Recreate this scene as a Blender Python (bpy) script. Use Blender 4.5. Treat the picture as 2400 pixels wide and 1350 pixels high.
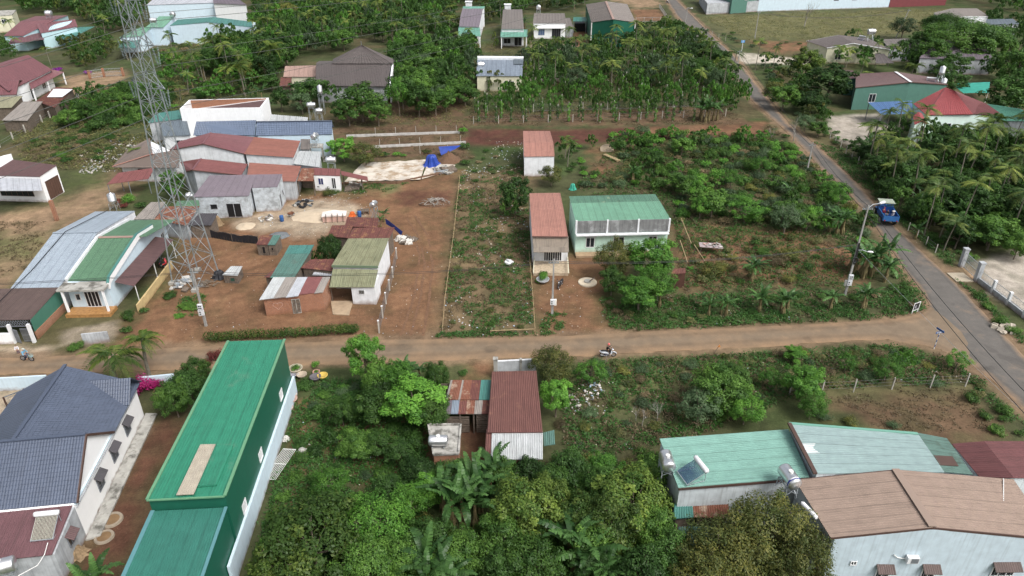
import bpy, math, random
import numpy as np
from mathutils import Vector, Matrix

for _o in list(bpy.data.objects):
    bpy.data.objects.remove(_o)
S = bpy.context.scene
COL = S.collection
R = math.radians

# ------------------------------------------------------------------ camera
CAM_H, PITCH, FPX = 44.0, R(29.5), 1666.0
cam_d = bpy.data.cameras.new('camera')
cam_d.sensor_width = 36.0
cam_d.lens = 36.0 * FPX / 2400.0
cam_d.clip_start, cam_d.clip_end = 0.5, 6000
cam = bpy.data.objects.new('camera', cam_d)
COL.objects.link(cam)
cam.location = (0, 0, CAM_H)
cam.rotation_euler = (R(90) - PITCH, 0, 0)
S.camera = cam

# ------------------------------------------------------------------ light: bright overcast
SUN_EL, SUN_AZ = R(52), R(132)      # azimuth measured from +Y clockwise
world = bpy.data.worlds.new('World')
S.world = world
world.use_nodes = True
_n = world.node_tree.nodes
_l = world.node_tree.links
_bg = _n['Background']
_sky = _n.new('ShaderNodeTexSky')
_sky.sky_type = 'NISHITA'
_sky.sun_disc = False
_sky.sun_elevation = SUN_EL
_sky.sun_rotation = SUN_AZ
_sky.air_density = 1.0
_sky.dust_density = 6.0
_sky.ozone_density = 1.0
_hs = _n.new('ShaderNodeHueSaturation')     # cloud cover: the sky's light is nearly white
_hs.inputs['Saturation'].default_value = 0.38
_l.new(_sky.outputs[0], _hs.inputs['Color'])
_l.new(_hs.outputs[0], _bg.inputs['Color'])
_bg.inputs['Strength'].default_value = 0.135
sun_d = bpy.data.lights.new('sun', 'SUN')
sun_d.energy = 1.5
sun_d.angle = R(26)
sun_d.color = (1.0, 0.985, 0.965)
sun = bpy.data.objects.new('sun', sun_d)
COL.objects.link(sun)
_sd = Vector((math.sin(SUN_AZ) * math.cos(SUN_EL), math.cos(SUN_AZ) * math.cos(SUN_EL), math.sin(SUN_EL)))
sun.rotation_euler = _sd.to_track_quat('Z', 'Y').to_euler()
sun.location = _sd * 200
S.view_settings.view_transform = 'Standard'
S.view_settings.look = 'None'
S.view_settings.gamma = 1.0
S.view_settings.exposure = 0.48
S.cycles.max_bounces = 6
S.cycles.diffuse_bounces = 3
S.cycles.transparent_max_bounces = 8

# ------------------------------------------------------------------ survey: turn a sighting in the 2400 x 1350 photograph into a place at height z
_c, _s = math.cos(PITCH), math.sin(PITCH)
def G(px, py, z=0.0):
    u, v = (px - 1200) / FPX, (py - 675) / FPX
    t = (z - CAM_H) / (-_s - v * _c)
    return Vector((u * t, (_c - v * _s) * t, z))
def PX(p):                         # the reverse: where a place shows up (used for wording only)
    d = p[1] * _c - (p[2] - CAM_H) * _s
    return 1200 + FPX * p[0] / d, 675 - FPX * (p[1] * _s + (p[2] - CAM_H) * _c) / d
def scale_at(p):                   # photograph pixels per metre at a place
    return FPX / (p[1] * _c - (p[2] - CAM_H) * _s)

rnd = random.Random(11)
rng = np.random.default_rng(7)

# ------------------------------------------------------------------ materials
MATS = {}
def _nt(name):
    m = bpy.data.materials.new(name)
    m.use_nodes = True
    nt = m.node_tree
    return m, nt, nt.nodes, nt.links, nt.nodes['Principled BSDF']
def _math(N, L, op, a, b=None, c=None, clamp=False):
    n = N.new('ShaderNodeMath'); n.operation = op; n.use_clamp = clamp
    for i, v in enumerate((a, b, c)):
        if v is None: continue
        if isinstance(v, (int, float)): n.inputs[i].default_value = v
        else: L.new(v, n.inputs[i])
    return n.outputs[0]
def _mix(N, L, f, a, b, mode='MIX'):
    n = N.new('ShaderNodeMix'); n.data_type = 'RGBA'; n.blend_type = mode
    for s_, v in ((n.inputs[0], f), (n.inputs[6], a), (n.inputs[7], b)):
        if isinstance(v, (int, float)): s_.default_value = v
        elif isinstance(v, tuple): s_.default_value = (*v[:3], 1)
        else: L.new(v, s_)
    return n.outputs[2]
def _noise(N, L, vec, scale, detail=4, rough=.55, sv=None):
    if sv is not None:
        mp = N.new('ShaderNodeMapping'); mp.inputs['Scale'].default_value = sv
        L.new(vec, mp.inputs['Vector']); vec = mp.outputs[0]
    n = N.new('ShaderNodeTexNoise')
    n.inputs['Scale'].default_value = scale; n.inputs['Detail'].default_value = detail; n.inputs['Roughness'].default_value = rough
    L.new(vec, n.inputs['Vector'])
    return n.outputs[0]
def _ramp(N, L, f, lo, hi):
    n = N.new('ShaderNodeMapRange'); n.clamp = True
    n.inputs[1].default_value = lo; n.inputs[2].default_value = hi
    L.new(f, n.inputs[0])
    return n.outputs[0]

def mk(key, col, rough=.75, var=.18, sc=1.3, metal=0.0, uv=False, col2=None, f2=.0, sc2=.5, streak=.0, scol=(.03, .028, .025),
       foot=0.0, fcol=(.20, .10, .05), bump=0.0, bsc=30, spec=.4):
    """weathered paint / metal / plaster: tone drift, patches of a second colour, streaks down the slope, splashed soil at the foot"""
    if key in MATS: return MATS[key]
    m, nt, N, L, P = _nt(key)
    tc = N.new('ShaderNodeTexCoord')
    vec = tc.outputs['UV'] if uv else tc.outputs['Object']
    oi = N.new('ShaderNodeObjectInfo')
    of = N.new('ShaderNodeVectorMath'); of.operation = 'MULTIPLY_ADD'
    cmb = N.new('ShaderNodeCombineXYZ')
    for i in range(3): L.new(oi.outputs['Random'], cmb.inputs[i])
    L.new(cmb.outputs[0], of.inputs[0]); of.inputs[1].default_value = (37, 91, 53); L.new(vec, of.inputs[2])
    v = of.outputs[0]
    n1 = _noise(N, L, v, sc, 5, .6)
    at = N.new('ShaderNodeAttribute'); at.attribute_name = 'tint'
    k = _math(N, L, 'MULTIPLY_ADD', _ramp(N, L, n1, .3, .7), 2 * var, 1 - var)
    k = _math(N, L, 'ADD', k, at.outputs['Fac'])
    hv = N.new('ShaderNodeHueSaturation'); hv.inputs['Color'].default_value = (*col, 1); L.new(k, hv.inputs['Value'])
    c = hv.outputs[0]
    if col2 is not None:
        n2 = _noise(N, L, v, sc2, 6, .65)
        c = _mix(N, L, _ramp(N, L, n2, .68 - .5 * f2, .80 - .5 * f2), c, col2)
    if streak:
        sv = (6, .35, 6) if uv else (5, 5, .25)
        n3 = _noise(N, L, v, 1.0, 4, .6, sv)
        c = _mix(N, L, _math(N, L, 'MULTIPLY', _ramp(N, L, n3, .5, .75), streak), c, scol)
    if foot:
        sx = N.new('ShaderNodeSeparateXYZ'); L.new(tc.outputs['Object'], sx.inputs[0])
        n4 = _noise(N, L, v, 1.6, 4)
        zz = _math(N, L, 'MULTIPLY_ADD', n4, .9, sx.outputs[2])
        c = _mix(N, L, _math(N, L, 'MULTIPLY', _ramp(N, L, zz, foot + .45, .3), .75), c, fcol)
    L.new(c, P.inputs['Base Color'])
    P.inputs['Roughness'].default_value = rough
    P.inputs['Metallic'].default_value = metal
    P.inputs['Specular IOR Level'].default_value = spec
    if bump:
        bn = N.new('ShaderNodeBump'); bn.inputs['Strength'].default_value = bump; bn.inputs['Distance'].default_value = .05
        L.new(_noise(N, L, v, bsc, 3), bn.inputs['Height']); L.new(bn.outputs[0], P.inputs['Normal'])
    MATS[key] = m
    return m

def leafmat(key, a, b, trans=.34, rough=.5, orand=.5, spec=.3):
    """foliage between colour a (mature) and b (young / dry): per leaf through the 'tint' attribute, per plant through the object"""
    if key in MATS: return MATS[key]
    m, nt, N, L, P = _nt(key)
    at = N.new('ShaderNodeAttribute'); at.attribute_name = 'tint'
    oi = N.new('ShaderNodeObjectInfo')
    f = _math(N, L, 'MULTIPLY_ADD', oi.outputs['Random'], orand, at.outputs['Fac'])
    f = _math(N, L, 'SUBTRACT', f, orand * .5, clamp=True)
    c = _mix(N, L, f, a, b)
    k = _math(N, L, 'MULTIPLY_ADD', oi.outputs['Random'], .5, .75)
    hv = N.new('ShaderNodeHueSaturation'); L.new(c, hv.inputs['Color']); L.new(k, hv.inputs['Value'])
    L.new(hv.outputs[0], P.inputs['Base Color'])
    P.inputs['Roughness'].default_value = rough
    P.inputs['Specular IOR Level'].default_value = spec
    tr = N.new('ShaderNodeBsdfTranslucent'); L.new(hv.outputs[0], tr.inputs['Color'])
    mx = N.new('ShaderNodeMixShader'); mx.inputs[0].default_value = trans
    L.new(P.outputs[0], mx.inputs[1]); L.new(tr.outputs[0], mx.inputs[2])
    L.new(mx.outputs[0], N['Material Output'].inputs['Surface'])
    MATS[key] = m
    return m

def brickmat(key, c1, c2, mortar, bw=.22, bh=.075, foot=.5):
    if key in MATS: return MATS[key]
    m, nt, N, L, P = _nt(key)
    tc = N.new('ShaderNodeTexCoord')
    sx = N.new('ShaderNodeSeparateXYZ'); L.new(tc.outputs['Object'], sx.inputs[0])
    cb = N.new('ShaderNodeCombineXYZ')
    L.new(_math(N, L, 'ADD', sx.outputs[0], sx.outputs[1]), cb.inputs[0]); L.new(sx.outputs[2], cb.inputs[1])
    b = N.new('ShaderNodeTexBrick'); L.new(cb.outputs[0], b.inputs['Vector'])
    b.inputs['Color1'].default_value = (*c1, 1); b.inputs['Color2'].default_value = (*c2, 1); b.inputs['Mortar'].default_value = (*mortar, 1)
    b.inputs['Scale'].default_value = 1; b.inputs['Brick Width'].default_value = bw; b.inputs['Row Height'].default_value = bh
    b.inputs['Mortar Size'].default_value = .008
    n1 = _noise(N, L, tc.outputs['Object'], 1.1, 5)
    c = _mix(N, L, .18, b.outputs[0], _mix(N, L, n1, (.05, .03, .02), (.45, .28, .18)))
    zz = _math(N, L, 'MULTIPLY_ADD', n1, .8, sx.outputs[2])
    c = _mix(N, L, _ramp(N, L, zz, foot + .4, .2), c, (.20, .10, .05))
    L.new(c, P.inputs['Base Color']); P.inputs['Roughness'].default_value = .9
    bn = N.new('ShaderNodeBump'); bn.inputs['Strength'].default_value = .6; bn.inputs['Distance'].default_value = .02
    L.new(b.outputs['Fac'], bn.inputs['Height']); bn.invert = True; L.new(bn.outputs[0], P.inputs['Normal'])
    MATS[key] = m
    return m

# ------------------------------------------------------------------ mesh building
class MB:
    def __init__(s): s.v = []; s.f = []; s.t = []; s.uv = None
    def add(s, vs, fs, tint=0.0):
        o = len(s.v); s.v += [tuple(p) for p in vs]
        s.f += [tuple(i + o for i in f) for f in fs]; s.t += [tint] * len(fs); return s
    def box(s, x0, y0, z0, x1, y1, z1, tint=0.0):
        return s.add([(x0, y0, z0), (x1, y0, z0), (x1, y1, z0), (x0, y1, z0), (x0, y0, z1), (x1, y0, z1), (x1, y1, z1), (x0, y1, z1)],
                     [(0, 3, 2, 1), (4, 5, 6, 7), (0, 1, 5, 4), (1, 2, 6, 5), (2, 3, 7, 6), (3, 0, 4, 7)], tint)
    def beam(s, p, q, w, h=None, up=(0, 0, 1), tint=0.0):
        h = h or w
        p, q = Vector(p), Vector(q); d = (q - p).normalized(); u = Vector(up)
        if abs(d.dot(u)) > .98: u = Vector((0, 1, 0))
        a = d.cross(u).normalized() * w / 2; b = a.cross(d).normalized() * h / 2
        vs = [p - a - b, p + a - b, p + a + b, p - a + b, q - a - b, q + a - b, q + a + b, q - a + b]
        return s.add(vs, [(0, 3, 2, 1), (4, 5, 6, 7), (0, 1, 5, 4), (1, 2, 6, 5), (2, 3, 7, 6), (3, 0, 4, 7)], tint)
    def tube(s, pts, rad, n=6, cap=True, tint=0.0):
        pts = [Vector(p) for p in pts]
        if isinstance(rad, (int, float)): rad = [rad] * len(pts)
        o = len(s.v); prev = None
        for i, p in enumerate(pts):
            d = (pts[min(i + 1, len(pts) - 1)] - pts[max(i - 1, 0)]).normalized()
            if prev is None:
                u = Vector((0, 0, 1)) if abs(d.z) < .9 else Vector((1, 0, 0))
                a = d.cross(u).normalized()
            else:
                a = (prev - d * prev.dot(d)).normalized()
            prev = a; b = d.cross(a)
            for k in range(n):
                t = 2 * math.pi * k / n
                s.v.append(tuple(p + (a * math.cos(t) + b * math.sin(t)) * rad[i]))
        m = len(pts)
        for i in range(m - 1):
            for k in range(n):
                s.f.append((o + i * n + k, o + i * n + (k + 1) % n, o + (i + 1) * n + (k + 1) % n, o + (i + 1) * n + k)); s.t.append(tint)
        if cap:
            s.f.append(tuple(o + k for k in reversed(range(n)))); s.t.append(tint)
            s.f.append(tuple(o + (m - 1) * n + k for k in range(n))); s.t.append(tint)
        return s
    def lathe(s, prof, n=16, c=(0, 0, 0), tint=0.0):
        o = len(s.v)
        for r, z in prof:
            for k in range(n):
                t = 2 * math.pi * k / n
                s.v.append((c[0] + r * math.cos(t), c[1] + r * math.sin(t), c[2] + z))
        for i in range(len(prof) - 1):
            for k in range(n):
                s.f.append((o + i * n + k, o + i * n + (k + 1) % n, o + (i + 1) * n + (k + 1) % n, o + (i + 1) * n + k)); s.t.append(tint)
        return s
    def prism(s, poly, z0, z1, tint=0.0):
        n = len(poly)
        vs = [(p[0], p[1], z0) for p in poly] + [(p[0], p[1], z1) for p in poly]
        fs = [tuple(reversed(range(n))), tuple(range(n, 2 * n))] + [(i, (i + 1) % n, n + (i + 1) % n, n + i) for i in range(n)]
        return s.add(vs, fs, tint)
    def slab(s, pts, t, tint=0.0):
        """a flat plate with its upper face at pts and thickness t (downwards)"""
        n = len(pts)
        vs = [tuple(p) for p in pts] + [(p[0], p[1], p[2] - t) for p in pts]
        fs = [tuple(range(n)), tuple(reversed(range(n, 2 * n)))] + [((i + 1) % n, i, n + i, n + (i + 1) % n) for i in range(n)]
        return s.add(vs, fs, tint)
    def sheet(s, A, B, C, D, pitch=.28, h=.045, t=.05, wave='sin', course=0.0, jit=.05, seg=None):
        """a profiled roof sheet: A-B the upper edge, D-C the lower one; ribs run from upper to lower edge; 'course' adds tile steps"""
        A, B, C, D = map(Vector, (A, B, C, D))
        Wd = ((B - A).length + (C - D).length) / 2; Ln = ((D - A).length + (C - B).length) / 2
        nw = max(2, int(round(Wd / pitch)))
        cs = []
        if wave == 'sin': cs = [(i + k / 4, (0, .5, 1, .5)[k]) for i in range(nw) for k in range(4)] + [(nw, 0)]
        else: cs = [(i + k, z) for i in range(nw) for k, z in ((0, 0), (.70, 0), (.78, 1), (.92, 1))] + [(nw, 0)]
        nrm = (B - A).cross(D - A).normalized()
        if nrm.z < 0: nrm = -nrm
        nr = max(1, int(round(Ln / course))) if course else (seg or 1)
        rows = []
        for r in range(nr):
            rows += [(r / nr, -course * .0), ((r + .97) / nr, course * .08 if course else 0)] if course else [(r / nr, 0)]
        rows.append((1.0, course * .08 if course else 0))
        o = len(s.v); nc = len(cs)
        if s.uv is None: s.uv = {}
        sheets = [rnd.uniform(-jit, jit) for _ in range(nw + 2)]
        per = max(1, int(round(1.05 / pitch)))
        for v, dz in rows:
            for u, z in cs:
                uu = u / nw
                p = (A.lerp(B, uu)).lerp(D.lerp(C, uu), v) + nrm * (z * h + dz)
                s.uv[len(s.v)] = (uu * Wd, v * Ln); s.v.append(tuple(p))
        flip = (B - A).cross(D - A).z > 0
        for r in range(len(rows) - 1):
            for k in range(nc - 1):
                q = (o + r * nc + k, o + r * nc + k + 1, o + (r + 1) * nc + k + 1, o + (r + 1) * nc + k)
                s.f.append(q if flip else q[::-1]); s.t.append(sheets[int(cs[k][0]) // per] - (.16 if k % (4 * per) == 0 and jit and k else 0))
        # underside and rim
        lo = [A, B, C, D]; o2 = len(s.v); nn = Vector((0, 0, -t))
        s.v += [tuple(p) for p in lo] + [tuple(p + nn) for p in lo]
        fs = [(4, 5, 6, 7), (0, 1, 5, 4), (1, 2, 6, 5), (2, 3, 7, 6), (3, 0, 4, 7)]
        for f in fs: s.f.append(tuple(i + o2 for i in f)); s.t.append(0)
        return s
    def mesh(s, name, mat, smooth=False):
        me = bpy.data.meshes.new(name)
        me.from_pydata(s.v, [], s.f)
        a = me.attributes.new('tint', 'FLOAT', 'FACE'); a.data.foreach_set('value', s.t)
        if s.uv is not None:
            ul = me.uv_layers.new(name='UVMap')
            li = np.zeros(len(me.loops), dtype=np.int32); me.loops.foreach_get('vertex_index', li)
            tab = np.zeros((len(s.v), 2))
            for i, q in s.uv.items(): tab[i] = q
            ul.data.foreach_set('uv', tab[li].ravel())
        if mat: me.materials.append(mat)
        if smooth: me.polygons.foreach_set('use_smooth', [True] * len(me.polygons))
        me.update()
        return me
    def build(s, name, mat, parent=None, smooth=False, loc=None, label=None):
        o = bpy.data.objects.new(name, s.mesh(name, mat, smooth)); COL.objects.link(o)
        if parent: o.parent = parent
        if loc is not None: o.location = loc
        if label: o['label'] = label
        return o

def tag(o, label=None, cat=None, group=None, kind=None):
    if label: o['label'] = label
    if cat: o['category'] = cat
    if group: o['group'] = group
    if kind: o['kind'] = kind
    return o
def empty(name, loc, rz=0.0, label=None, cat=None, group=None):
    o = bpy.data.objects.new(name, None); COL.objects.link(o)
    o.location = loc; o.rotation_euler = (0, 0, rz); o.empty_display_size = .3
    return tag(o, label, cat, group)
def obj(name, me, parent=None, loc=None, rot=None, sc=None):
    o = bpy.data.objects.new(name, me); COL.objects.link(o)
    if parent: o.parent = parent
    if loc is not None: o.location = loc
    if rot is not None: o.rotation_euler = rot
    if sc is not None: o.scale = sc
    return o
def copy_tree(o, parent=None):
    c = o.copy(); COL.objects.link(c); c.parent = parent
    for ch in o.children: copy_tree(ch, c)
    return c
def inpoly(x, y, poly):
    x = np.asarray(x, float); y = np.asarray(y, float); r = np.zeros(x.shape, bool); n = len(poly)
    for i in range(n):
        x0, y0 = poly[i][:2]; x1, y1 = poly[(i + 1) % n][:2]
        if y0 == y1: continue
        c = ((y0 > y) != (y1 > y)) & (x < (x1 - x0) * (y - y0) / (y1 - y0) + x0)
        r ^= c
    return r
def polydist(x, y, poly):
    """signed distance to the outline, positive inside"""
    d = np.full(np.shape(x), 1e9); n = len(poly)
    for i in range(n):
        ax, ay = poly[i][:2]; bx, by = poly[(i + 1) % n][:2]
        vx, vy = bx - ax, by - ay; l2 = vx * vx + vy * vy + 1e-9
        t = np.clip(((x - ax) * vx + (y - ay) * vy) / l2, 0, 1)
        d = np.minimum(d, np.hypot(x - ax - t * vx, y - ay - t * vy))
    return np.where(inpoly(x, y, poly), d, -d)
FOOT = []          # footprints nothing may grow in
def vnoise(x, y, sc, seed=0):
    """smooth value noise 0..1"""
    x = np.asarray(x) / sc + 100.3 + seed * 7.7; y = np.asarray(y) / sc + 57.1 + seed * 3.3
    tab = np.random.default_rng(seed + 900).random((256, 256))
    xi = np.floor(x).astype(int); yi = np.floor(y).astype(int); fx = x - xi; fy = y - yi
    fx = fx * fx * (3 - 2 * fx); fy = fy * fy * (3 - 2 * fy)
    g = lambda a, b: tab[a % 256, b % 256]
    return (g(xi, yi) * (1 - fx) + g(xi + 1, yi) * fx) * (1 - fy) + (g(xi, yi + 1) * (1 - fx) + g(xi + 1, yi + 1) * fx) * fy

# ================================================================== ground
def W2(pts, z=0.0): return [tuple(G(p[0], p[1], z)[:2]) for p in pts]
ROAD_L = [(1500, -60), (1561, 0), (1585, 37), (1633, 92), (1667, 116), (1711, 170), (1759, 235), (1822, 290), (1875, 341), (1926, 399), (1981, 445), (2035, 510),
          (2087, 576), (2117, 631), (2165, 690), (2200, 770), (2250, 830), (2310, 882), (2400, 962), (2560, 1110)]
ROAD_R = [(1530, -60), (1588, 0), (1626, 37), (1687, 99), (1718, 126), (1759, 177), (1802, 232), (1848, 290), (1916, 341), (1971, 392), (2020, 440), (2060, 488),
          (2107, 539), (2155, 583), (2209, 631), (2270, 692), (2332, 757), (2393, 825), (2480, 910), (2680, 1100)]
LANE_T = [(-150, 838), (0, 838), (110, 835), (250, 825), (420, 812), (600, 805), (760, 799), (900, 795), (1050, 793), (1200, 789), (1320, 786), (1500, 776), (1650, 770),
          (1820, 762), (1960, 756), (2090, 746), (2160, 732), (2195, 700), (2300, 730)]
LANE_B = [(-150, 884), (0, 878), (110, 876), (250, 872), (420, 868), (600, 860), (760, 854), (900, 850), (1050, 846), (1200, 838), (1320, 838), (1500, 828), (1650, 820),
          (1820, 811), (1960, 801), (2080, 797), (2190, 816), (2260, 850), (2330, 885)]
road_poly = W2(ROAD_L) + W2(ROAD_R)[::-1]
lane_poly = W2(LANE_T) + W2(LANE_B)[::-1]

RED, REDD, SAND = (.185, .101, .056), (.112, .054, .034), (.27, .185, .115)
PALE, CONC, GREEN, OLIVE = (.36, .29, .21), (.40, .355, .30), (.070, .085, .030), (.135, .130, .058)
LITT, DUST = (.125, .080, .048), (.205, .140, .088)
SOIL = [  # colour, feather (m), noise, sightings of the outline
    (SAND, 2.5, .6, [(0, 500), (140, 475), (260, 398), (340, 395), (245, 500), (130, 560), (40, 660), (0, 740), (-200, 760), (-200, 520)]),
    (OLIVE, 2.0, .8, [(-50, 545), (95, 552), (80, 590), (0, 625), (-80, 640)]),
    (GREEN, 2.0, .8, [(140, 400), (250, 395), (235, 440), (150, 450)]),
    (RED, 2.0, .4, [(225, 850), (330, 720), (400, 640), (440, 560), (500, 520), (600, 500), (680, 460), (870, 428), (1078, 400), (1060, 600), (1040, 795), (900, 805), (640, 805), (440, 815), (300, 850)]),
    (REDD, 1.2, .8, [(930, 450), (1070, 440), (1060, 480), (960, 480)]),
    (OLIVE, 1.5, .9, [(780, 430), (960, 428), (900, 452), (780, 455)]),
    (PALE, 1.2, .5, [(640, 500), (690, 472), (760, 466), (840, 482), (860, 505), (800, 530), (730, 555), (690, 560), (650, 530)]),
    (PALE, 1.0, .5, [(540, 512), (640, 500), (660, 530), (600, 545), (545, 535)]),
    (LITT, 1.5, .8, [(700, 296), (1095, 290), (1090, 372), (850, 372), (780, 350)]),
    ((.090, .038, .027), 1.2, .25, [(1090, 300), (1300, 304), (1500, 296), (1700, 292), (1795, 285), (1800, 318), (1500, 330), (1300, 340), (1095, 342)]),
    (RED, 1.2, .8, [(1480, 298), (1795, 285), (1800, 312), (1500, 320)]),
    ((.16, .115, .065), 1.5, .9, [(1078, 410), (1235, 395), (1250, 780), (1030, 786)]),
    (RED, 1.6, .35, [(1250, 630), (1340, 600), (1420, 590), (1460, 640), (1405, 690), (1415, 745), (1450, 790), (1275, 795), (1252, 720)]),
    (RED, 2.0, .8, [(1575, 540), (1760, 530), (1960, 560), (2040, 600), (1980, 660), (1760, 650), (1600, 690)]),
    (RED, 1.6, .9, [(1385, 345), (1440, 345), (1440, 400), (1400, 420)]),
    (LITT, 2.0, .7, [(1925, 930), (2080, 905), (2260, 905), (2330, 1010), (2260, 1060), (2080, 1010), (1960, 970)]),
    (OLIVE, 3.0, .8, [(1360, 850), (1800, 825), (2200, 835), (2300, 900), (1900, 910), (1400, 950)]),
    (OLIVE, 5, .8, [(1640, 40), (1900, 28), (2250, 22), (2230, 60), (2060, 84), (1900, 92), (1760, 92), (1690, 70)]),
    (RED, 3, .9, [(1760, 98), (1960, 96), (2040, 92), (2000, 110), (1800, 124)]),
    (CONC, .8, .5, [(1938, 272), (2060, 266), (2100, 300), (2012, 352), (1950, 318)]),
    (CONC, .8, .5, [(2285, 612), (2400, 585), (2500, 590), (2500, 800), (2400, 738), (2330, 690)]),
    ((.44, .40, .33), 1.0, .4, [(1722, 122), (1790, 128), (1880, 138), (1900, 152), (1790, 148), (1730, 150)]),
    (SAND, 1.2, .5, [(145, 178), (290, 163), (300, 180), (255, 205), (190, 235), (150, 215)]),
    (REDD, 1.4, .5, [(330, 985), (430, 955), (440, 1000), (360, 1170), (290, 1350), (150, 1400), (205, 1258)]),
    (PALE, .8, .5, [(300, 1010), (345, 985), (300, 1090), (235, 1200), (205, 1250), (215, 1220)]),
    (PALE, .8, .5, [(-100, 812), (122, 810), (112, 842), (0, 846), (-100, 850)]),
    ((.30, .25, .19), .6, .6, [(140, 775), (270, 755), (262, 800), (140, 812)]),
    (PALE, .8, .6, [(-80, 905), (55, 900), (20, 1000), (-80, 1010)]),
    (RED, .7, .5, [(695, 940), (725, 935), (718, 1010), (700, 1060), (712, 1110), (695, 1200), (684, 1195), (698, 1110), (684, 1060), (700, 1010)]),
    (REDD, 1.4, .8, [(780, 1000), (940, 985), (1010, 1010), (1000, 1080), (860, 1140), (790, 1110)]),
    (REDD, 1.0, .6, [(1060, 1000), (1150, 990), (1150, 1090), (1070, 1090)]),
    (RED, 1.0, .5, [(1095, 835), (1160, 835), (1165, 880), (1085, 890)]),
    (PALE, 1.5, .5, [(1250, 104), (1345, 102), (1400, 96), (1395, 118), (1330, 122), (1250, 116)]),
    (RED, 1.5, .5, [(1340, 62), (1382, 62), (1384, 110), (1345, 112)]),
    (RED, 1.2, .4, [(1480, 22), (1545, 22), (1566, 48), (1490, 49)]),
    (SAND, 3, .7, [(1400, -10), (1545, -8), (1550, 12), (1490, 22), (1470, 10)]),
    (LITT, 2.0, .9, [(1120, 262), (1700, 250), (1760, 292), (1100, 296)]),
    (LITT, 2.0, .9, [(800, 190), (1000, 230), (1100, 220), (1100, 290), (780, 290)]),
    (CONC, 1.0, .5, [(1240, 150), (1330, 140), (1330, 190), (1240, 190)]),
    (SAND, .8, .5, [(2215, 625), (2280, 620), (2300, 660), (2250, 655)]),
    (SAND, 2, .8, [(2320, 780), (2400, 850), (2460, 940), (2400, 835), (2340, 765)]),
]
def ground_mesh():
    ys = [24.0]
    while ys[-1] < 470: ys.append(ys[-1] + .34 + max(0, ys[-1] - 60) * .0075)
    xs = [0.0]
    while xs[-1] < 330: xs.append(xs[-1] + .42 + max(0, xs[-1] - 55) * .012)
    xs = [-v for v in xs[:0:-1]] + xs
    ys = [-4000, -1200, -300, -60, 0] + ys + [560, 800, 1500, 3500]
    xs = [-4000, -1500, -600] + xs + [600, 1500, 4000]
    X, Y = np.meshgrid(np.array(xs), np.array(ys))
    x, y = X.ravel(), Y.ravel()
    col = np.tile(np.array([.068, .074, .033]), (len(x), 1))
    n1, n2, n3 = vnoise(x, y, 9, 1), vnoise(x, y, 2.6, 2), vnoise(x, y, .9, 3)
    g = np.clip((n1 * .6 + n2 * .4 - .38) * 3, 0, 1)[:, None]
    col = col * (1 - g) + np.array([.052, .076, .025]) * g
    rdry = np.clip((vnoise(x, y, 6, 4) - .6) * 4, 0, 1)[:, None]
    col = col * (1 - rdry * .5) + np.array([.13, .092, .052]) * rdry * .5
    nz = (n2 * .6 + n3 * .4 - .5)
    for c, fe, am, pts in SOIL:
        w = np.clip((polydist(x, y, W2(pts)) + nz * fe * (1 + 2.4 * am)) / fe * .5 + .5, 0, 1)
        w = w * (1 - am * .55 * np.clip((vnoise(x, y, 1.7, 5) - .45) * 3, 0, 1))
        col = col * (1 - w[:, None]) + np.array(c) * w[:, None]
    for poly, wd in ((road_poly, 1.5), (lane_poly, 1.3)):
        w = np.clip((polydist(x, y, poly) + wd + nz * 1.8) / 1.0, 0, 1) * .85
        col = col * (1 - w[:, None]) + np.array(DUST) * w[:, None]
    col *= (.82 + .36 * (vnoise(x, y, .8, 6) * .5 + vnoise(x, y, 4.5, 8) * .5))[:, None]
    z = (vnoise(x, y, 1.3, 9) - .5) * .05 + (vnoise(x, y, 5, 10) - .5) * .06
    near = np.maximum(polydist(x, y, road_poly), polydist(x, y, lane_poly))
    z *= np.clip(-near / 1.5, 0, 1)
    z -= .05
    nx, ny = len(xs), len(ys)
    i = np.arange((nx - 1) * (ny - 1)); r, c_ = i // (nx - 1), i % (nx - 1); a = r * nx + c_
    quads = np.stack([a, a + 1, a + nx + 1, a + nx], 1)
    me = bpy.data.meshes.new('ground')
    me.from_pydata(np.stack([x, y, z], 1).tolist(), [], quads.tolist())
    at = me.color_attributes.new('soil', 'FLOAT_COLOR', 'POINT')
    at.data.foreach_set('color', np.concatenate([col, np.ones((len(x), 1))], 1).ravel())
    me.polygons.foreach_set('use_smooth', [True] * len(me.polygons))
    return me
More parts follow.
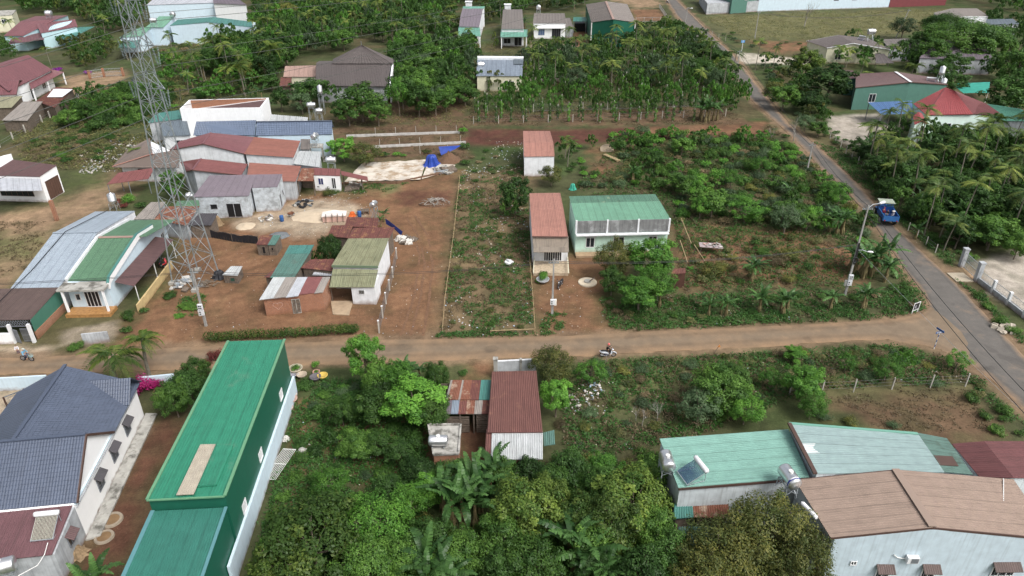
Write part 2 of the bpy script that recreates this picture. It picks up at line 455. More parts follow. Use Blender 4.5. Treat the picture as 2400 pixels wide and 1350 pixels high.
def ground_mat():
    m, nt, N, L, P = _nt('ground_soil')
    at = N.new('ShaderNodeAttribute'); at.attribute_name = 'soil'
    geo = N.new('ShaderNodeNewGeometry')
    n1 = _noise(N, L, geo.outputs['Position'], .9, 8, .7)
    n2 = _noise(N, L, geo.outputs['Position'], 7, 5, .7)
    k = _math(N, L, 'MULTIPLY_ADD', _ramp(N, L, n1, .25, .75), .55, .62)
    k = _math(N, L, 'MULTIPLY', k, _math(N, L, 'MULTIPLY_ADD', _ramp(N, L, n2, .3, .7), .5, .78))
    n3 = _noise(N, L, geo.outputs['Position'], .22, 6, .7); k = _math(N, L, 'MULTIPLY', k, _math(N, L, 'MULTIPLY_ADD', _ramp(N, L, n3, .35, .68), .5, .78))
    hv = N.new('ShaderNodeHueSaturation'); L.new(at.outputs['Color'], hv.inputs['Color']); L.new(k, hv.inputs['Value'])
    v = N.new('ShaderNodeTexVoronoi'); v.inputs['Scale'].default_value = 3.2; L.new(geo.outputs['Position'], v.inputs['Vector'])
    c = _mix(N, L, _math(N, L, 'MULTIPLY', _ramp(N, L, v.outputs['Distance'], .10, .05), .4), hv.outputs[0], (.34, .28, .22))
    L.new(c, P.inputs['Base Color']); P.inputs['Roughness'].default_value = .95; P.inputs['Specular IOR Level'].default_value = .2
    b = N.new('ShaderNodeBump'); b.inputs['Strength'].default_value = .7; b.inputs['Distance'].default_value = .08
    L.new(n1, b.inputs['Height']); L.new(b.outputs[0], P.inputs['Normal'])
    return m
gm = ground_mesh(); gm.materials.append(ground_mat())
tag(obj('ground', gm), kind='structure')

def road(name, left, right, z, asphalt, dusty):
    A, B = [Vector((*p, z)) for p in W2(left)], [Vector((*p, z)) for p in W2(right)]
    prof = [0, .04, .10, .2, .35, .5, .65, .8, .9, .96, 1]
    vs, fs, ed = [], [], []
    dens = []
    for i in range(len(A) - 1):
        k = max(1, int((A[i + 1] - A[i]).length / 1.2))
        dens += [(i, j / k) for j in range(k)]
    dens.append((len(A) - 2, 1.0))
    for i, t in dens:
        a, b = A[i].lerp(A[i + 1], t), B[i].lerp(B[i + 1], t)
        for q in prof:
            p = a.lerp(b, q)
            if q in (0, 1):
                o = (rnd.random() - .5) * .5; p = p + (b - a).normalized() * (o if q == 0 else -o)
            crown = .05 * (1 - (2 * q - 1) ** 2) - (.1 if q in (0, 1) else .02 if q in (.04, .96) else 0)
            vs.append((p.x, p.y, z + crown)); ed.append(min(q, 1 - q) * (b - a).length)
    n = len(prof)
    for r in range(len(dens) - 1):
        for k in range(n - 1): fs.append((r * n + k, r * n + k + 1, (r + 1) * n + k + 1, (r + 1) * n + k)[::-1])
    me = bpy.data.meshes.new(name); me.from_pydata(vs, [], fs)
    at = me.attributes.new('edge', 'FLOAT', 'POINT'); at.data.foreach_set('value', ed)
    m, nt, N, L, P = _nt(name + '_surface')
    a = N.new('ShaderNodeAttribute'); a.attribute_name = 'edge'
    geo = N.new('ShaderNodeNewGeometry')
    n1 = _noise(N, L, geo.outputs['Position'], .55, 7, .7); n2 = _noise(N, L, geo.outputs['Position'], 14, 4, .7); n3 = _noise(N, L, geo.outputs['Position'], .16, 3, .6)
    k = _math(N, L, 'MULTIPLY_ADD', _ramp(N, L, n1, .3, .7), .35, .80)
    k = _math(N, L, 'MULTIPLY', k, _math(N, L, 'MULTIPLY_ADD', _ramp(N, L, n2, .3, .7), .3, .86))
    tr_ = _math(N, L, 'ABSOLUTE', _math(N, L, 'SUBTRACT', _math(N, L, 'MULTIPLY_ADD', n1, .5, a.outputs['Fac']), 1.45)); k = _math(N, L, 'MULTIPLY', k, _math(N, L, 'MULTIPLY_ADD', _ramp(N, L, tr_, .1, .45), .14, .86))
    pt = _noise(N, L, geo.outputs['Position'], .35, 2, .4); k = _math(N, L, 'MULTIPLY', k, _math(N, L, 'MULTIPLY_ADD', _ramp(N, L, pt, .62, .64), -.16, 1.0))
    f = _math(N, L, 'ADD', _ramp(N, L, a.outputs['Fac'], dusty, .1), _math(N, L, 'MULTIPLY_ADD', n1, 1.5, -.78))
    f = _math(N, L, 'ADD', f, _math(N, L, 'MULTIPLY_ADD', n3, 1.2, -.66), clamp=True)
    c = _mix(N, L, f, asphalt, (.240, .156, .090))
    hv = N.new('ShaderNodeHueSaturation'); L.new(c, hv.inputs['Color']); L.new(k, hv.inputs['Value'])
    L.new(hv.outputs[0], P.inputs['Base Color']); P.inputs['Roughness'].default_value = .92
    b = N.new('ShaderNodeBump'); b.inputs['Strength'].default_value = .3; b.inputs['Distance'].default_value = .03
    L.new(n2, b.inputs['Height']); L.new(b.outputs[0], P.inputs['Normal'])
    me.materials.append(m)
    return tag(obj(name, me), kind='structure')
road('lane', LANE_T, LANE_B, .004, (.186, .138, .092), 2.2)
road('road', ROAD_L, ROAD_R, .012, (.118, .108, .097), 1.3)
FOOT += [road_poly, lane_poly]
_rut = mk('rut_soil', (.150, .082, .046), .95, .25, sc=3)
for pts in ([(962, 786), (985, 700), (996, 620), (985, 560), (950, 505)], [(992, 786), (1006, 700), (1014, 620), (1004, 555), (968, 498)], [(940, 786), (972, 690), (984, 600), (968, 545)]):
    P_ = [G(*p) for p in pts]; m_ = []
    for a, b in zip(P_, P_[1:]): m_ += [a.lerp(b, i / 8) for i in range(8)]
    m_ = [Vector((q.x + rnd.uniform(-.05, .05), q.y, .0)) for q in m_]; w_ = [rnd.uniform(.12, .2) for _ in m_]
    me_ = bpy.data.meshes.new('wheel_rut'); n_ = len(m_)
    me_.from_pydata([(q.x - w, q.y, -.02) for q, w in zip(m_, w_)] + [(q.x + w, q.y, -.02) for q, w in zip(m_, w_)], [], [(i, n_ + i, n_ + i + 1, i + 1) for i in range(n_ - 1)]); me_.materials.append(_rut); tag(obj('wheel_rut', me_), kind='structure')

# ================================================================== buildings
def C(r, g, b, k=.66):
    l_ = .3 * r + .59 * g + .11 * b; r, g, b = (l_ + (v - l_) * .80 for v in (r, g, b))
    f = lambda v: ((v / 255 + .055) / 1.055) ** 2.4 if v > 10 else v / 255 / 12.92
    return (f(r) * k + .012, f(g) * k + .008, f(b) * k + .010)  # small lift in every channel puts sky reflection and haze into the colour
def rf(key, r, g, b, k=.66, rough=.5, **kw):
    kw.setdefault('streak', .35); kw.setdefault('var', .10)
    return mk('roof_' + key, C(r, g, b, k), rough, uv=True, **kw)
RUST = (.115, .045, .022)
M_WHITE = mk('wall_white', (.84, .85, .86), .8, .04, foot=.4, streak=.12, scol=(.25, .24, .22))
M_PLASTER = mk('wall_plaster_white', (.70, .72, .74), .85, .12, foot=.55, streak=.22, scol=(.2, .2, .19), sc2=.7)
M_BLUEWALL = mk('wall_pale_blue', (.56, .68, .76), .8, .06, foot=.4, streak=.15, scol=(.2, .2, .2))
M_CYAN = mk('wall_cyan', (.45, .63, .68), .8, .05, foot=.4)
M_GREYW = mk('wall_grey_render', (.40, .42, .44), .9, .25, sc=.9, streak=.45, scol=(.08, .08, .08), foot=.5)
M_RAW = mk('wall_raw_render', (.45, .49, .52), .92, .22, sc=1.6, col2=(.30, .32, .33), f2=.35, sc2=1.2, foot=.4)
M_STAIN = mk('wall_stained', (.55, .60, .62), .9, .15, streak=.4, scol=(.1, .1, .1), col2=(.25, .26, .26), f2=.2, sc2=.5)
M_SOOT = mk('wall_sooty', (.19, .195, .195), .9, .2, streak=.7, scol=(.05, .05, .05), col2=(.32, .33, .33), f2=.3, sc2=.6)
M_MINT = mk('wall_mint', (.48, .68, .58), .85, .1, foot=.75, fcol=(.34, .20, .08), streak=.2, scol=(.2, .2, .18))
M_CREAM = mk('wall_cream', (.62, .60, .45), .85, .1, foot=.5, streak=.2)
M_MINTW = mk('wall_mint_white', (.66, .80, .74), .8, .06, foot=.3)
M_TEALW = mk('wall_teal_sheet', C(82, 146, 128), .6, .06, streak=.15)
M_DGREEN = mk('wall_dark_green_sheet', (.012, .105, .066), .45, .08, streak=.1)
M_WOOD = mk('old_planks', (.145, .115, .09), .9, .35, sc=3, streak=.4)
M_CONC = mk('concrete', (.36, .35, .32), .92, .25, sc=1.2, col2=(.12, .115, .10), f2=.35, sc2=.8)
M_BRICK = brickmat('brickwork', (.40, .16, .08), (.30, .11, .058), (.34, .28, .22))
M_DARK = mk('dark_opening', (.012, .012, .014), .5, .05)
M_GLASS = mk('window_glass', (.022, .028, .034), .12, .1, spec=.6)
M_FRAME = mk('frame_white', (.72, .73, .74), .5, .05)
M_FRAMEG = mk('frame_grey', (.25, .27, .30), .45, .1, metal=.4)
M_BROWN = mk('trim_brown', (.085, .05, .04), .55, .1)
M_TILE = mk('porch_tile', (.36, .19, .07), .5, .3, sc=3)
M_STEEL = mk('tank_steel', (.72, .73, .74), .28, .1, metal=.85, streak=.1)
M_GALV = mk('galvanised_steel', (.46, .50, .53), .42, .15, metal=.55)
M_PIPE = mk('pipe_white', (.7, .7, .68), .4, .05)
RM = dict(
    bright=rf('bright_green', 34, 158, 118, rough=.42, streak=.25, col2=(.10, .22, .15), f2=.12, sc2=.25),
    bright2=rf('teal_green', 42, 138, 118, rough=.42, streak=.15),
    limetrim=mk('trim_lime', C(104, 176, 126), .5, .05), cyantrim=mk('trim_cyan', C(88, 160, 166), .5, .05),
    navy=rf('navy_tile', 84, 101, 126, rough=.4, streak=.15), bluetile=rf('blue_tile', 104, 126, 156, rough=.42, streak=.15),
    burg=rf('burgundy', 132, 88, 92, rough=.5), paleblue=rf('pale_blue', 172, 190, 205, rough=.4, streak=.12), grass=rf('grass_green', 92, 146, 106, rough=.5, streak=.15),
    brown=rf('dusty_brown', 108, 88, 80, rough=.6), plum=rf('plum_brown', 112, 80, 78, rough=.6), maroon=rf('maroon', 146, 88, 92, rough=.5, streak=.2),
    salmon=rf('salmon', 176, 110, 92, rough=.55, streak=.25), redr=rf('faded_red', 150, 84, 80, rough=.55, streak=.3), taupe=rf('taupe', 128, 112, 100, rough=.6),
    mauve=rf('mauve_grey', 140, 128, 138, rough=.5, streak=.15), slate=rf('slate_blue', 112, 130, 142, rough=.5), teal=rf('teal', 70, 150, 138, rough=.5),
    whiter=rf('whitish', 206, 212, 212, rough=.5, streak=.4, col2=RUST, f2=.05), rust=rf('rust', 126, 68, 56, rough=.8, streak=.4, col2=(.22, .11, .06), f2=.3, sc2=1.5),
    rusto=rf('rust_orange', 150, 86, 58, rough=.85, streak=.5, scol=(.06, .03, .02), col2=(.36, .27, .2), f2=.3, sc2=1.2), moss=rf('moss_green', 150, 154, 112, rough=.75, streak=.75, scol=(.06, .065, .04), col2=(.17, .17, .10), f2=.3),
    oldteal=rf('old_teal', 84, 138, 124, rough=.7, streak=.4, col2=(.09, .14, .12), f2=.3), seafoam=rf('seafoam', 134, 196, 178, rough=.5, streak=.2), greyteal=rf('grey_teal', 158, 190, 188, rough=.5, streak=.25),
    mossteal=rf('mossy_teal', 96, 140, 126, rough=.75, streak=.7, col2=(.07, .11, .09), f2=.35), tan=rf('tan', 176, 150, 130, rough=.55, streak=.25), brick=rf('brick_red', 124, 68, 66, rough=.5, streak=.2),
    ironred=rf('iron_red', 126, 76, 64, rough=.65, streak=.5, scol=(.05, .02, .02), col2=(.2, .1, .07), f2=.15, sc2=1), greyroof=rf('grey_brown', 138, 130, 122, rough=.6), greyt=rf('grey_tile', 104, 96, 92, rough=.65, streak=.35),
    bluegrey=rf('blue_grey', 142, 160, 178, rough=.45), mintr=rf('mint_sheet', 112, 188, 162, rough=.5), scarlet=rf('scarlet_tile', 178, 66, 66, rough=.45, streak=.1), dred=rf('dark_red', 132, 62, 60, rough=.55),
    blue=rf('blue_sheet', 78, 132, 196, rough=.45, streak=.2), green2=rf('leaf_green', 84, 168, 138, rough=.5), pink=rf('pinkish', 196, 132, 112, rough=.55, streak=.3), peach=rf('peach', 198, 158, 140, rough=.55),
    beige=rf('beige', 158, 144, 124, rough=.6, streak=.5), purple=rf('purple_grey', 128, 116, 126, rough=.55, streak=.3), fibro=rf('fibre_cement', 168, 160, 150, rough=.85, streak=.5), gfront=rf('green_faded', 118, 186, 150, rough=.5, streak=.15),
    gtop=rf('green_weathered', 92, 150, 120, rough=.6, streak=.5, col2=(.35, .38, .25), f2=.15), olive=rf('olive_sheet', 170, 168, 130, rough=.7, streak=.5), charcoal=rf('charcoal', 78, 78, 82, rough=.6, streak=.3), white2=rf('cool_white', 200, 206, 214, rough=.5, streak=.25))

def V(*p): return p[0] if isinstance(p[0], Vector) else G(*p)
def vv(pts): return [q if isinstance(q, Vector) else G(*q) for q in pts]
def back_of(ridge, eave): return Vector((2 * ridge.x - eave.x, 2 * ridge.y - eave.y, eave.z))

class H:
    def __init__(s, name, label, cat, base, group=None):
        p = V(*base) if not isinstance(base, Vector) else base
        s.o = Vector((p.x, p.y, 0)); s.root = empty(name, s.o, 0, label, cat, group)
        s.a0 = s.o
    def loc(s, pts): return [p - s.o for p in vv(pts)]
    def roof(s, mat, A, B, Cc, D, name='roof', label=None, **kw):
        kw.setdefault('wave', 'trap'); kw.setdefault('pitch', .30); kw.setdefault('h', .05)
        return MB().sheet(*s.loc([A, B, Cc, D]), **kw).build(name, RM[mat] if isinstance(mat, str) else mat, s.root, label=label)
    def plate(s, mat, pts, t=.15, name='slab', label=None):
        return MB().slab(s.loc(pts), t).build(name, mat, s.root, label=label)
    def wall(s, mat, pts, inset=.25, drop=.10, z0=-.15, name='wall', cap=True, foot=True):
        P = vv(pts); c = sum((Vector((p.x, p.y, 0)) for p in P), Vector()) / len(P)
        Q = []
        for p in P:
            d = Vector((c.x - p.x, c.y - p.y, 0)); l = max(d.length, .01)
            Q.append(Vector((p.x + d.x / l * inset * 1.3, p.y + d.y / l * inset * 1.3, p.z - drop)))
        s.w = Q; s.c = c; n = len(Q); m = MB()
        L = [q - s.o for q in Q]
        for i in range(n):
            a, b = L[i], L[(i + 1) % n]
            m.add([(a.x, a.y, z0), (b.x, b.y, z0), tuple(b), tuple(a)], [(0, 1, 2, 3)])
        if cap: m.add([tuple(q) for q in L], [tuple(range(n))])
        if foot: FOOT.append([(q.x, q.y) for q in Q])
        return m.build(name, mat, s.root)
    def _fr(s, k):
        a, b = s.w[k], s.w[(k + 1) % len(s.w)]
        a2, b2 = Vector((a.x, a.y, 0)), Vector((b.x, b.y, 0)); d = (b2 - a2); ln = d.length; d /= ln
        n = Vector((d.y, -d.x, 0))
        if n.dot(a2 - s.c) < 0: n = -n
        return a2 - s.o, d, n, ln
    def _box(s, m, fr, u0, u1, n0, n1, z0, z1, tint=0):
        a, d, n, ln = fr
        q = lambda u, w, z: tuple(a + d * u + n * w + Vector((0, 0, z)))
        return m.add([q(u0, n0, z0), q(u1, n0, z0), q(u1, n1, z0), q(u0, n1, z0), q(u0, n0, z1), q(u1, n0, z1), q(u1, n1, z1), q(u0, n1, z1)],
                     [(0, 3, 2, 1), (4, 5, 6, 7), (0, 1, 5, 4), (1, 2, 6, 5), (2, 3, 7, 6), (3, 0, 4, 7)], tint)
    def win(s, k, t, z, w, h, frame=None, pane=None, mull=1, bars=0, awn=None, door=False, sill=True, name=None):
        fr = s._fr(k); u = t * fr[3]; u0, u1 = u - w / 2, u + w / 2; f = .07
        name = name or ('door' if door else 'window')
        o = s._box(MB(), fr, u0 + .01, u1 - .01, -.02, .025, z, z + h).build(name, pane or M_GLASS, s.root)
        m = MB()
        for a, b, c_, d_ in ((u0, u0 + f, z, z + h), (u1 - f, u1, z, z + h), (u0 + f, u1 - f, z + h - f, z + h), (u0 + f, u1 - f, z, z + f)):
            s._box(m, fr, a, b, -.02, .07, c_, d_)
        for i in range(mull):
            x = u0 + (u1 - u0) * (i + 1) / (mull + 1); s._box(m, fr, x - .03, x + .03, .026, .065, z + f, z + h - f)
        m.build('frame', frame or M_FRAME, o)
        for i in range(bars):
            x = u0 + f + (u1 - u0 - 2 * f) * (i + .5) / bars
            s._box(MB(), fr, x - .015, x + .015, .07, .1, z + f, z + h - f).build('bar', M_FRAMEG, o)
        if awn:
            a, d, n, ln = fr; e = .12
            A, B = a + d * (u0 - e) + Vector((0, 0, z + h + .42)), a + d * (u1 + e) + Vector((0, 0, z + h + .42))
            Cc, D = B + n * .55 - Vector((0, 0, .38)), A + n * .55 - Vector((0, 0, .38))
            MB().sheet(A, B, Cc, D, pitch=.16, h=.03).build('awning', RM[awn], o)
        return o
    def at(s, k, px, py):
        """sighting -> position along wall k and height on it"""
        a, d, n, ln = s._fr(k); a = a + s.o; r = G(px, py, 1.0) - Vector((0, 0, CAM_H)); q = (a - Vector((0, 0, CAM_H))).dot(n) / r.dot(n); p = Vector((0, 0, CAM_H)) + r * q
        return (p - a).dot(d) / ln, p.z
    def ledge(s, k, z, out=.5, t=.12, t0=0., t1=1., mat=None, name='ledge'):
        fr = s._fr(k)
        return s._box(MB(), fr, fr[3] * t0, fr[3] * t1, .002, out, z, z + t).build(name, mat or M_CONC, s.root)
    def beam(s, name, mat, pts, w=.12, h=None):
        m = MB(); L = s.loc(pts)
        for a, b in zip(L, L[1:]): m.beam(a, b, w, h)
        return m.build(name, mat, s.root)
    def posts(s, mat, pts, w=.1, name='post'):
        for p in vv(pts):
            q = p - s.o; MB().box(q.x - w / 2, q.y - w / 2, -.1, q.x + w / 2, q.y + w / 2, q.z).build(name, mat, s.root)
    def gable(s, mat, R0, R1, E0, E1, wallmat, back=None, inset=.35, ridge=None, fascia=None, **kw):
        """ridge R0-R1, visible eave E0-E1; the far eave mirrors it unless given"""
        R0, R1, E0, E1 = vv([R0, R1, E0, E1])
        B0, B1 = vv(back) if back else (back_of(R0, E0), back_of(R1, E1))
        s.roof(mat, R0, R1, E1, E0, **kw); s.roof(mat, R1, R0, B0, B1, **kw)
        s.wall(wallmat, [E0, E1, R1, B1, B0, R0], inset)
        if ridge: s.beam('ridge_cap', ridge, [R0 + Vector((0, 0, .05)), R1 + Vector((0, 0, .05))], .3, .06)
        if fascia:
            dz = Vector((0, 0, -.08))
            s.beam('fascia', fascia, [E0 + dz, R0 + dz, B0 + dz], .08, .16); s.beam('fascia', fascia, [E1 + dz, R1 + dz, B1 + dz], .08, .16)
    def mono(s, mat, A, B, Cc, D, wallmat, inset=.25, **kw):
        A, B, Cc, D = vv([A, B, Cc, D])
        s.roof(mat, A, B, Cc, D, **kw); s.wall(wallmat, [D, Cc, B, A], inset)
UP = Vector((0, 0, 1))

# ---- long green metal warehouse, lower left
h = H('warehouse', 'long bright green metal warehouse with skylight beside the red soil strip', 'warehouse', (440, 1000, 0))
A, B, Cc, D = vv([(535, 800, 6.5), (667, 796, 6.5), (527, 1163, 6.5), (345, 1172, 6.5)])
h.roof('bright', A, B, Cc, D, pitch=.2, h=.035, seg=3, jit=.035)
h.wall(M_DGREEN, [D, Cc, B, A], .08, .06)
x_ = (Cc - D).normalized(); y_ = (A - D).normalized(); WW, DD = (Cc - D).length, (A - D).length
h.beam('verge_trim', RM['limetrim'], [D + UP * .06, A + UP * .06], .22, .10); h.beam('verge_trim', RM['limetrim'], [Cc + UP * .06, B + UP * .06], .22, .10)
h.beam('eave_trim', RM['limetrim'], [D + UP * .03 - y_ * .06, Cc + UP * .03 - y_ * .06], .12, .1)
def wl(u, v, z): return D + x_ * u + y_ * v + UP * (z - 6.5)
m = MB()
P = [wl(WW - .05, -2.4, 0), wl(WW + .16, -2.4, 0), wl(WW + .16, DD + .1, 0), wl(WW - .05, DD + .1, 0)]
m.prism([(p.x - h.o.x, p.y - h.o.y) for p in P], -.1, 2.1); m.build('base_wall', M_BLUEWALL, h.root)
for t, z in ((.80, 2.6), (.40, 2.5), (.13, 2.2)):
    h.win(1, t, z, .9, 1.0, mull=0, pane=M_FRAME)
sk = h.roof('bright', wl(2.2, 5.3, 6.68), wl(4.55, 5.1, 6.68), wl(4.5, 1.0, 6.68), wl(2.2, .9, 6.68), name='raised_sheet', pitch=.2, h=.03, t=.1)
mt = mk('skylight_fibreglass', (.40, .36, .29), .5, .12, uv=True, streak=.2, scol=(.3, .22, .14))
h.roof(mt, wl(2.05, 5.3, 6.76), wl(3.2, 5.25, 6.76), wl(3.2, .1, 6.76), wl(2.0, .1, 6.76), name='skylight', pitch=.16, h=.03, label='pale tan translucent skylight strip')
E_ = [wl(.15, -.04, 5.45), wl(WW - .1, -.04, 5.45), wl(WW - .1, -9.5, 4.9), wl(.15, -9.5, 4.9)]
h.roof('bright2', *E_, name='lower_roof', pitch=.17, h=.035, jit=.015, label='darker teal lower roof')
h.wall(M_DGREEN, [E_[3], E_[2], E_[1], E_[0]], .05, .05)
h.beam('lower_trim', RM['cyantrim'], [E_[0] + UP * .05, E_[3] + UP * .05], .28, .08); h.beam('lower_trim', RM['cyantrim'], [E_[1] + UP * .05, E_[2] + UP * .05], .22, .08)

# ---- navy tiled house, bottom left corner
h = H('house', 'white house with navy blue tiled gable roofs at the bottom left corner', 'house', (203, 1256, 0))
a8 = R(8.0); ex, ey = Vector((math.cos(a8), math.sin(a8), 0)), Vector((-math.sin(a8), math.cos(a8), 0))
def nl(x, y, z): return h.o + ex * x + ey * y + UP * z
kw = dict(pitch=.22, h=.028, course=.34, wave='sin', jit=.03)
h.roof('navy', nl(-5.1, 14.3, 6.5), nl(-5.1, 4.3, 6.5), nl(.3, 8.0, 3.45), nl(.3, 15.1, 3.45), **kw)
h.roof('navy', nl(-5.1, 4.3, 6.5), nl(-5.1, 14.3, 6.5), nl(-10.4, 15.1, 3.45), nl(-10.4, 8, 3.45), **kw)
h.roof('navy', nl(-10.5, 4.3, 6.5), nl(.2, 4.3, 6.5), nl(.2, .1, 3.45), nl(-10.5, .1, 3.45), **kw)
h.roof('navy', nl(.2, 4.3, 6.5), nl(-10.5, 4.3, 6.5), nl(-10.5, 8.2, 3.42), nl(.2, 8.2, 3.42), **kw)
h.roof('navy', nl(-3.2, 13.3, 5.35), nl(.5, 13.3, 5.35), nl(.5, 11.6, 3.6), nl(-3.2, 11.6, 3.6), name='porch_roof', **kw)
h.roof('navy', nl(.5, 13.3, 5.35), nl(-3.2, 13.3, 5.35), nl(-3.2, 15.2, 3.5), nl(.5, 15.2, 3.5), name='porch_roof', **kw)
h.beam('ridge_cap', RM['navy'], [nl(-5.1, 14.4, 6.58), nl(-5.1, 4.2, 6.58)], .28, .12); h.beam('ridge_cap', RM['navy'], [nl(-10.5, 4.3, 6.58), nl(.2, 4.3, 6.58)], .26, .1)
h.beam('verge_trim', M_BROWN, [nl(.26, .1, 3.42), nl(.26, 4.3, 6.46), nl(.26, 8.2, 3.4)], .1, .2)
h.wall(mk('wall_bright_white', (.90, .90, .90), .8, .02, streak=.05, scol=(.4, .4, .38), foot=.2), [nl(0, 0, 3.4), nl(0, 4.3, 6.35), nl(0, 8.1, 3.5), nl(0, 14.6, 3.4), nl(-5.1, 14.4, 6.35), nl(-10.2, 14.6, 3.4), nl(-10.2, 0, 3.4)], 0, .05)
wz = h.w
for px, py in ((298, 1003), (268, 1064), (235, 1130)):
    y_n = nl(0, 0, 0); t, z = h.at(0, px, py); L4 = h._fr(0)[3] * t; k = 0 if L4 < 4.2 else 1 if L4 < 7.9 else 2; t = (L4 - (0, 4.3, 8.1)[k]) / (4.3, 3.8, 6.5)[k]
    h.win(k, t, z - .6, 1.15, 1.2, mull=1, bars=6, frame=M_FRAMEG, awn='charcoal')
h.beam('cornice', M_BLUEWALL, [nl(.05, .1, 3.3), nl(.05, 14.6, 3.3)], .16, .1); h.beam('cornice', M_GREYW, [nl(.06, .1, 2.95), nl(.06, 14.6, 2.95)], .1, .06)
h.roof('burg', nl(-9, .25, 3.35), nl(-.1, .25, 3.35), nl(-.1, -4.1, 2.75), nl(-9, -4.1, 2.75), name='lean_to_roof', pitch=.16, h=.03, label='burgundy sheet roof of the kitchen lean-to')
h.wall(M_GREYW, [nl(-9, -4, 2.7), nl(0, -4, 2.7), nl(0, 0, 3.2), nl(-9, 0, 3.2)], .0, .05, name='lean_to_wall')
h.win(1, .55, 1.2, .9, .9, mull=1, frame=M_FRAMEG, awn='plum')
h.plate(M_CONC, [nl(.1, -.5, .12), nl(1.1, -.2, .12), nl(1.2, 14.6, .12), nl(.1, 14.8, .12)], .25, 'apron')

# ---- pale blue roofed house and its green roofed neighbour, left middle
h = H('house', 'pale blue sheet-roofed house with brown front porch roof by the lane', 'house', (60, 700, 0))
O = Vector((-58.7, 72.4, 0)); a8 = R(2.6); ex, ey = Vector((math.cos(a8), math.sin(a8), 0)), Vector((-math.sin(a8), math.cos(a8), 0))
def nl(x, y, z): return O + ex * x + ey * y + UP * z
kw = dict(pitch=.25, h=.03, jit=.02)
h.roof('paleblue', nl(0, 10.9, 5), nl(5.6, 10.9, 5), nl(5.6, 0, 3), nl(0, 0, 3), **kw); h.roof('paleblue', nl(5.6, 10.9, 5), nl(0, 10.9, 5), nl(0, 21.6, 3.4), nl(5.6, 21.6, 3.4), **kw)
h.beam('ridge_cap', RM['paleblue'], [nl(0, 10.9, 5.07), nl(5.6, 10.9, 5.07)], .35, .06)
h.wall(M_PLASTER, [nl(0, 0, 3), nl(5.6, 0, 3), nl(5.6, 10.9, 5), nl(5.6, 21.6, 3.4), nl(0, 21.6, 3.4), nl(0, 10.9, 5)], .12)
h.roof('brown', nl(-2.2, -.02, 2.98), nl(5.6, -.02, 2.98), nl(5.5, -6.4, 2.55), nl(-2.6, -6.4, 2.55), name='porch_roof', pitch=.22, h=.03)
h.wall(M_WHITE, [nl(-2.4, -7.2, 1.25), nl(3.3, -7.2, 1.25), nl(3.3, -6.95, 1.25), nl(-2.4, -6.95, 1.25)], 0, 0, name='front_wall')
m = MB(); q = nl(5.45, -6.4, 0) - h.o; q2 = nl(5.45, -.1, 0) - h.o
m.add([(q.x, q.y, .9), (q2.x, q2.y, .9), (q2.x, q2.y, 2.85), (q.x, q.y, 2.45), (q.x + .06, q.y, .9), (q2.x + .06, q2.y, .9), (q2.x + .06, q2.y, 2.85), (q.x + .06, q.y, 2.45)],
      [(0, 1, 2, 3), (4, 7, 6, 5), (0, 4, 5, 1), (3, 2, 6, 7), (0, 3, 7, 4), (1, 5, 6, 2)]).build('side_sheet', mk('sheet_green_side', C(60, 140, 116), .5, .08), h.root)
m = MB(); m.add([(q.x - .05, q.y, -.1), (q2.x - .05, q2.y, -.1), (q2.x - .05, q2.y, .95), (q.x - .05, q.y, .95), (q.x + .13, q.y, -.1), (q2.x + .13, q2.y, -.1), (q2.x + .13, q2.y, .95), (q.x + .13, q.y, .95)],
      [(0, 1, 2, 3), (4, 7, 6, 5), (0, 4, 5, 1), (3, 2, 6, 7), (0, 3, 7, 4), (1, 5, 6, 2)]).build('brick_side_wall', M_BRICK, h.root)
for i in range(30):     # steel lattice under the porch eave
    for sg in (-1, 1):
        x = -2.4 + i * .27
        a, b = nl(x, -6.5, 1.75), nl(x + sg * .42, -6.5, 2.5)
        if -2.5 < x + sg * .42 < 5.6: h.beam('lattice_bar', M_FRAMEG, [a, b], .035)
h.beam('lattice_rail', M_FRAMEG, [nl(-2.5, -6.5, 1.75), nl(5.5, -6.5, 1.75)], .06); h.posts(M_FRAME, [nl(3.35, -7.0, 2.3), nl(5.45, -7.0, 2.3)], .3, 'gate_post')
for u0, ang in ((3.55, -.45), (5.25, math.pi)):
    g = empty('gate_leaf', nl(u0, -7.0, 0) - h.o, a8 + ang); g.parent = h.root
    MB().box(0, -.02, .1, .85, .02, .16).box(0, -.02, 1.7, .85, .02, 1.76).box(0, -.02, .9, .85, .02, .95).build('rail', M_FRAMEG, g)
    for i in range(9): MB().box(.02 + i * .1, -.015, .1, .05 + i * .1, .015, 1.75).build('bar', M_FRAMEG, g)
h.beam('roof_cable', M_DARK, [nl(1.8, 21.6, 3.6), nl(1.6, 10.9, 5.2), nl(1.0, 3, 3.7), nl(.3, -6.3, 2.7)], .06)

h = H('house', 'green roofed white house with purple side awning and tiled porch', 'house', (200, 700, 0))
O = Vector((-52.2, 73.1, 0))
kw = dict(pitch=.25, h=.03, jit=.015); W_ = 4.7
h.roof('grass', nl(0, 8.7, 5), nl(W_, 8.7, 5), nl(W_, 0, 3.6), nl(0, 0, 3.6), **kw); h.roof('grass', nl(W_ + 1.2, 9.0, 5), nl(0, 9.0, 5), nl(0, 17.4, 3.6), nl(W_ + 1.6, 17.4, 3.6), **kw)
h.beam('ridge_cap', RM['peach'], [nl(0, 8.85, 5.06), nl(W_, 8.85, 5.06)], .5, .06)
h.wall(M_BLUEWALL, [nl(0, -.6, 3.2), nl(W_, -.6, 3.2), nl(W_, 0, 3.6), nl(W_, 8.7, 5), nl(W_, 17.2, 3.6), nl(0, 17.2, 3.6), nl(0, 8.7, 5), nl(0, 0, 3.6)], 0, .06)
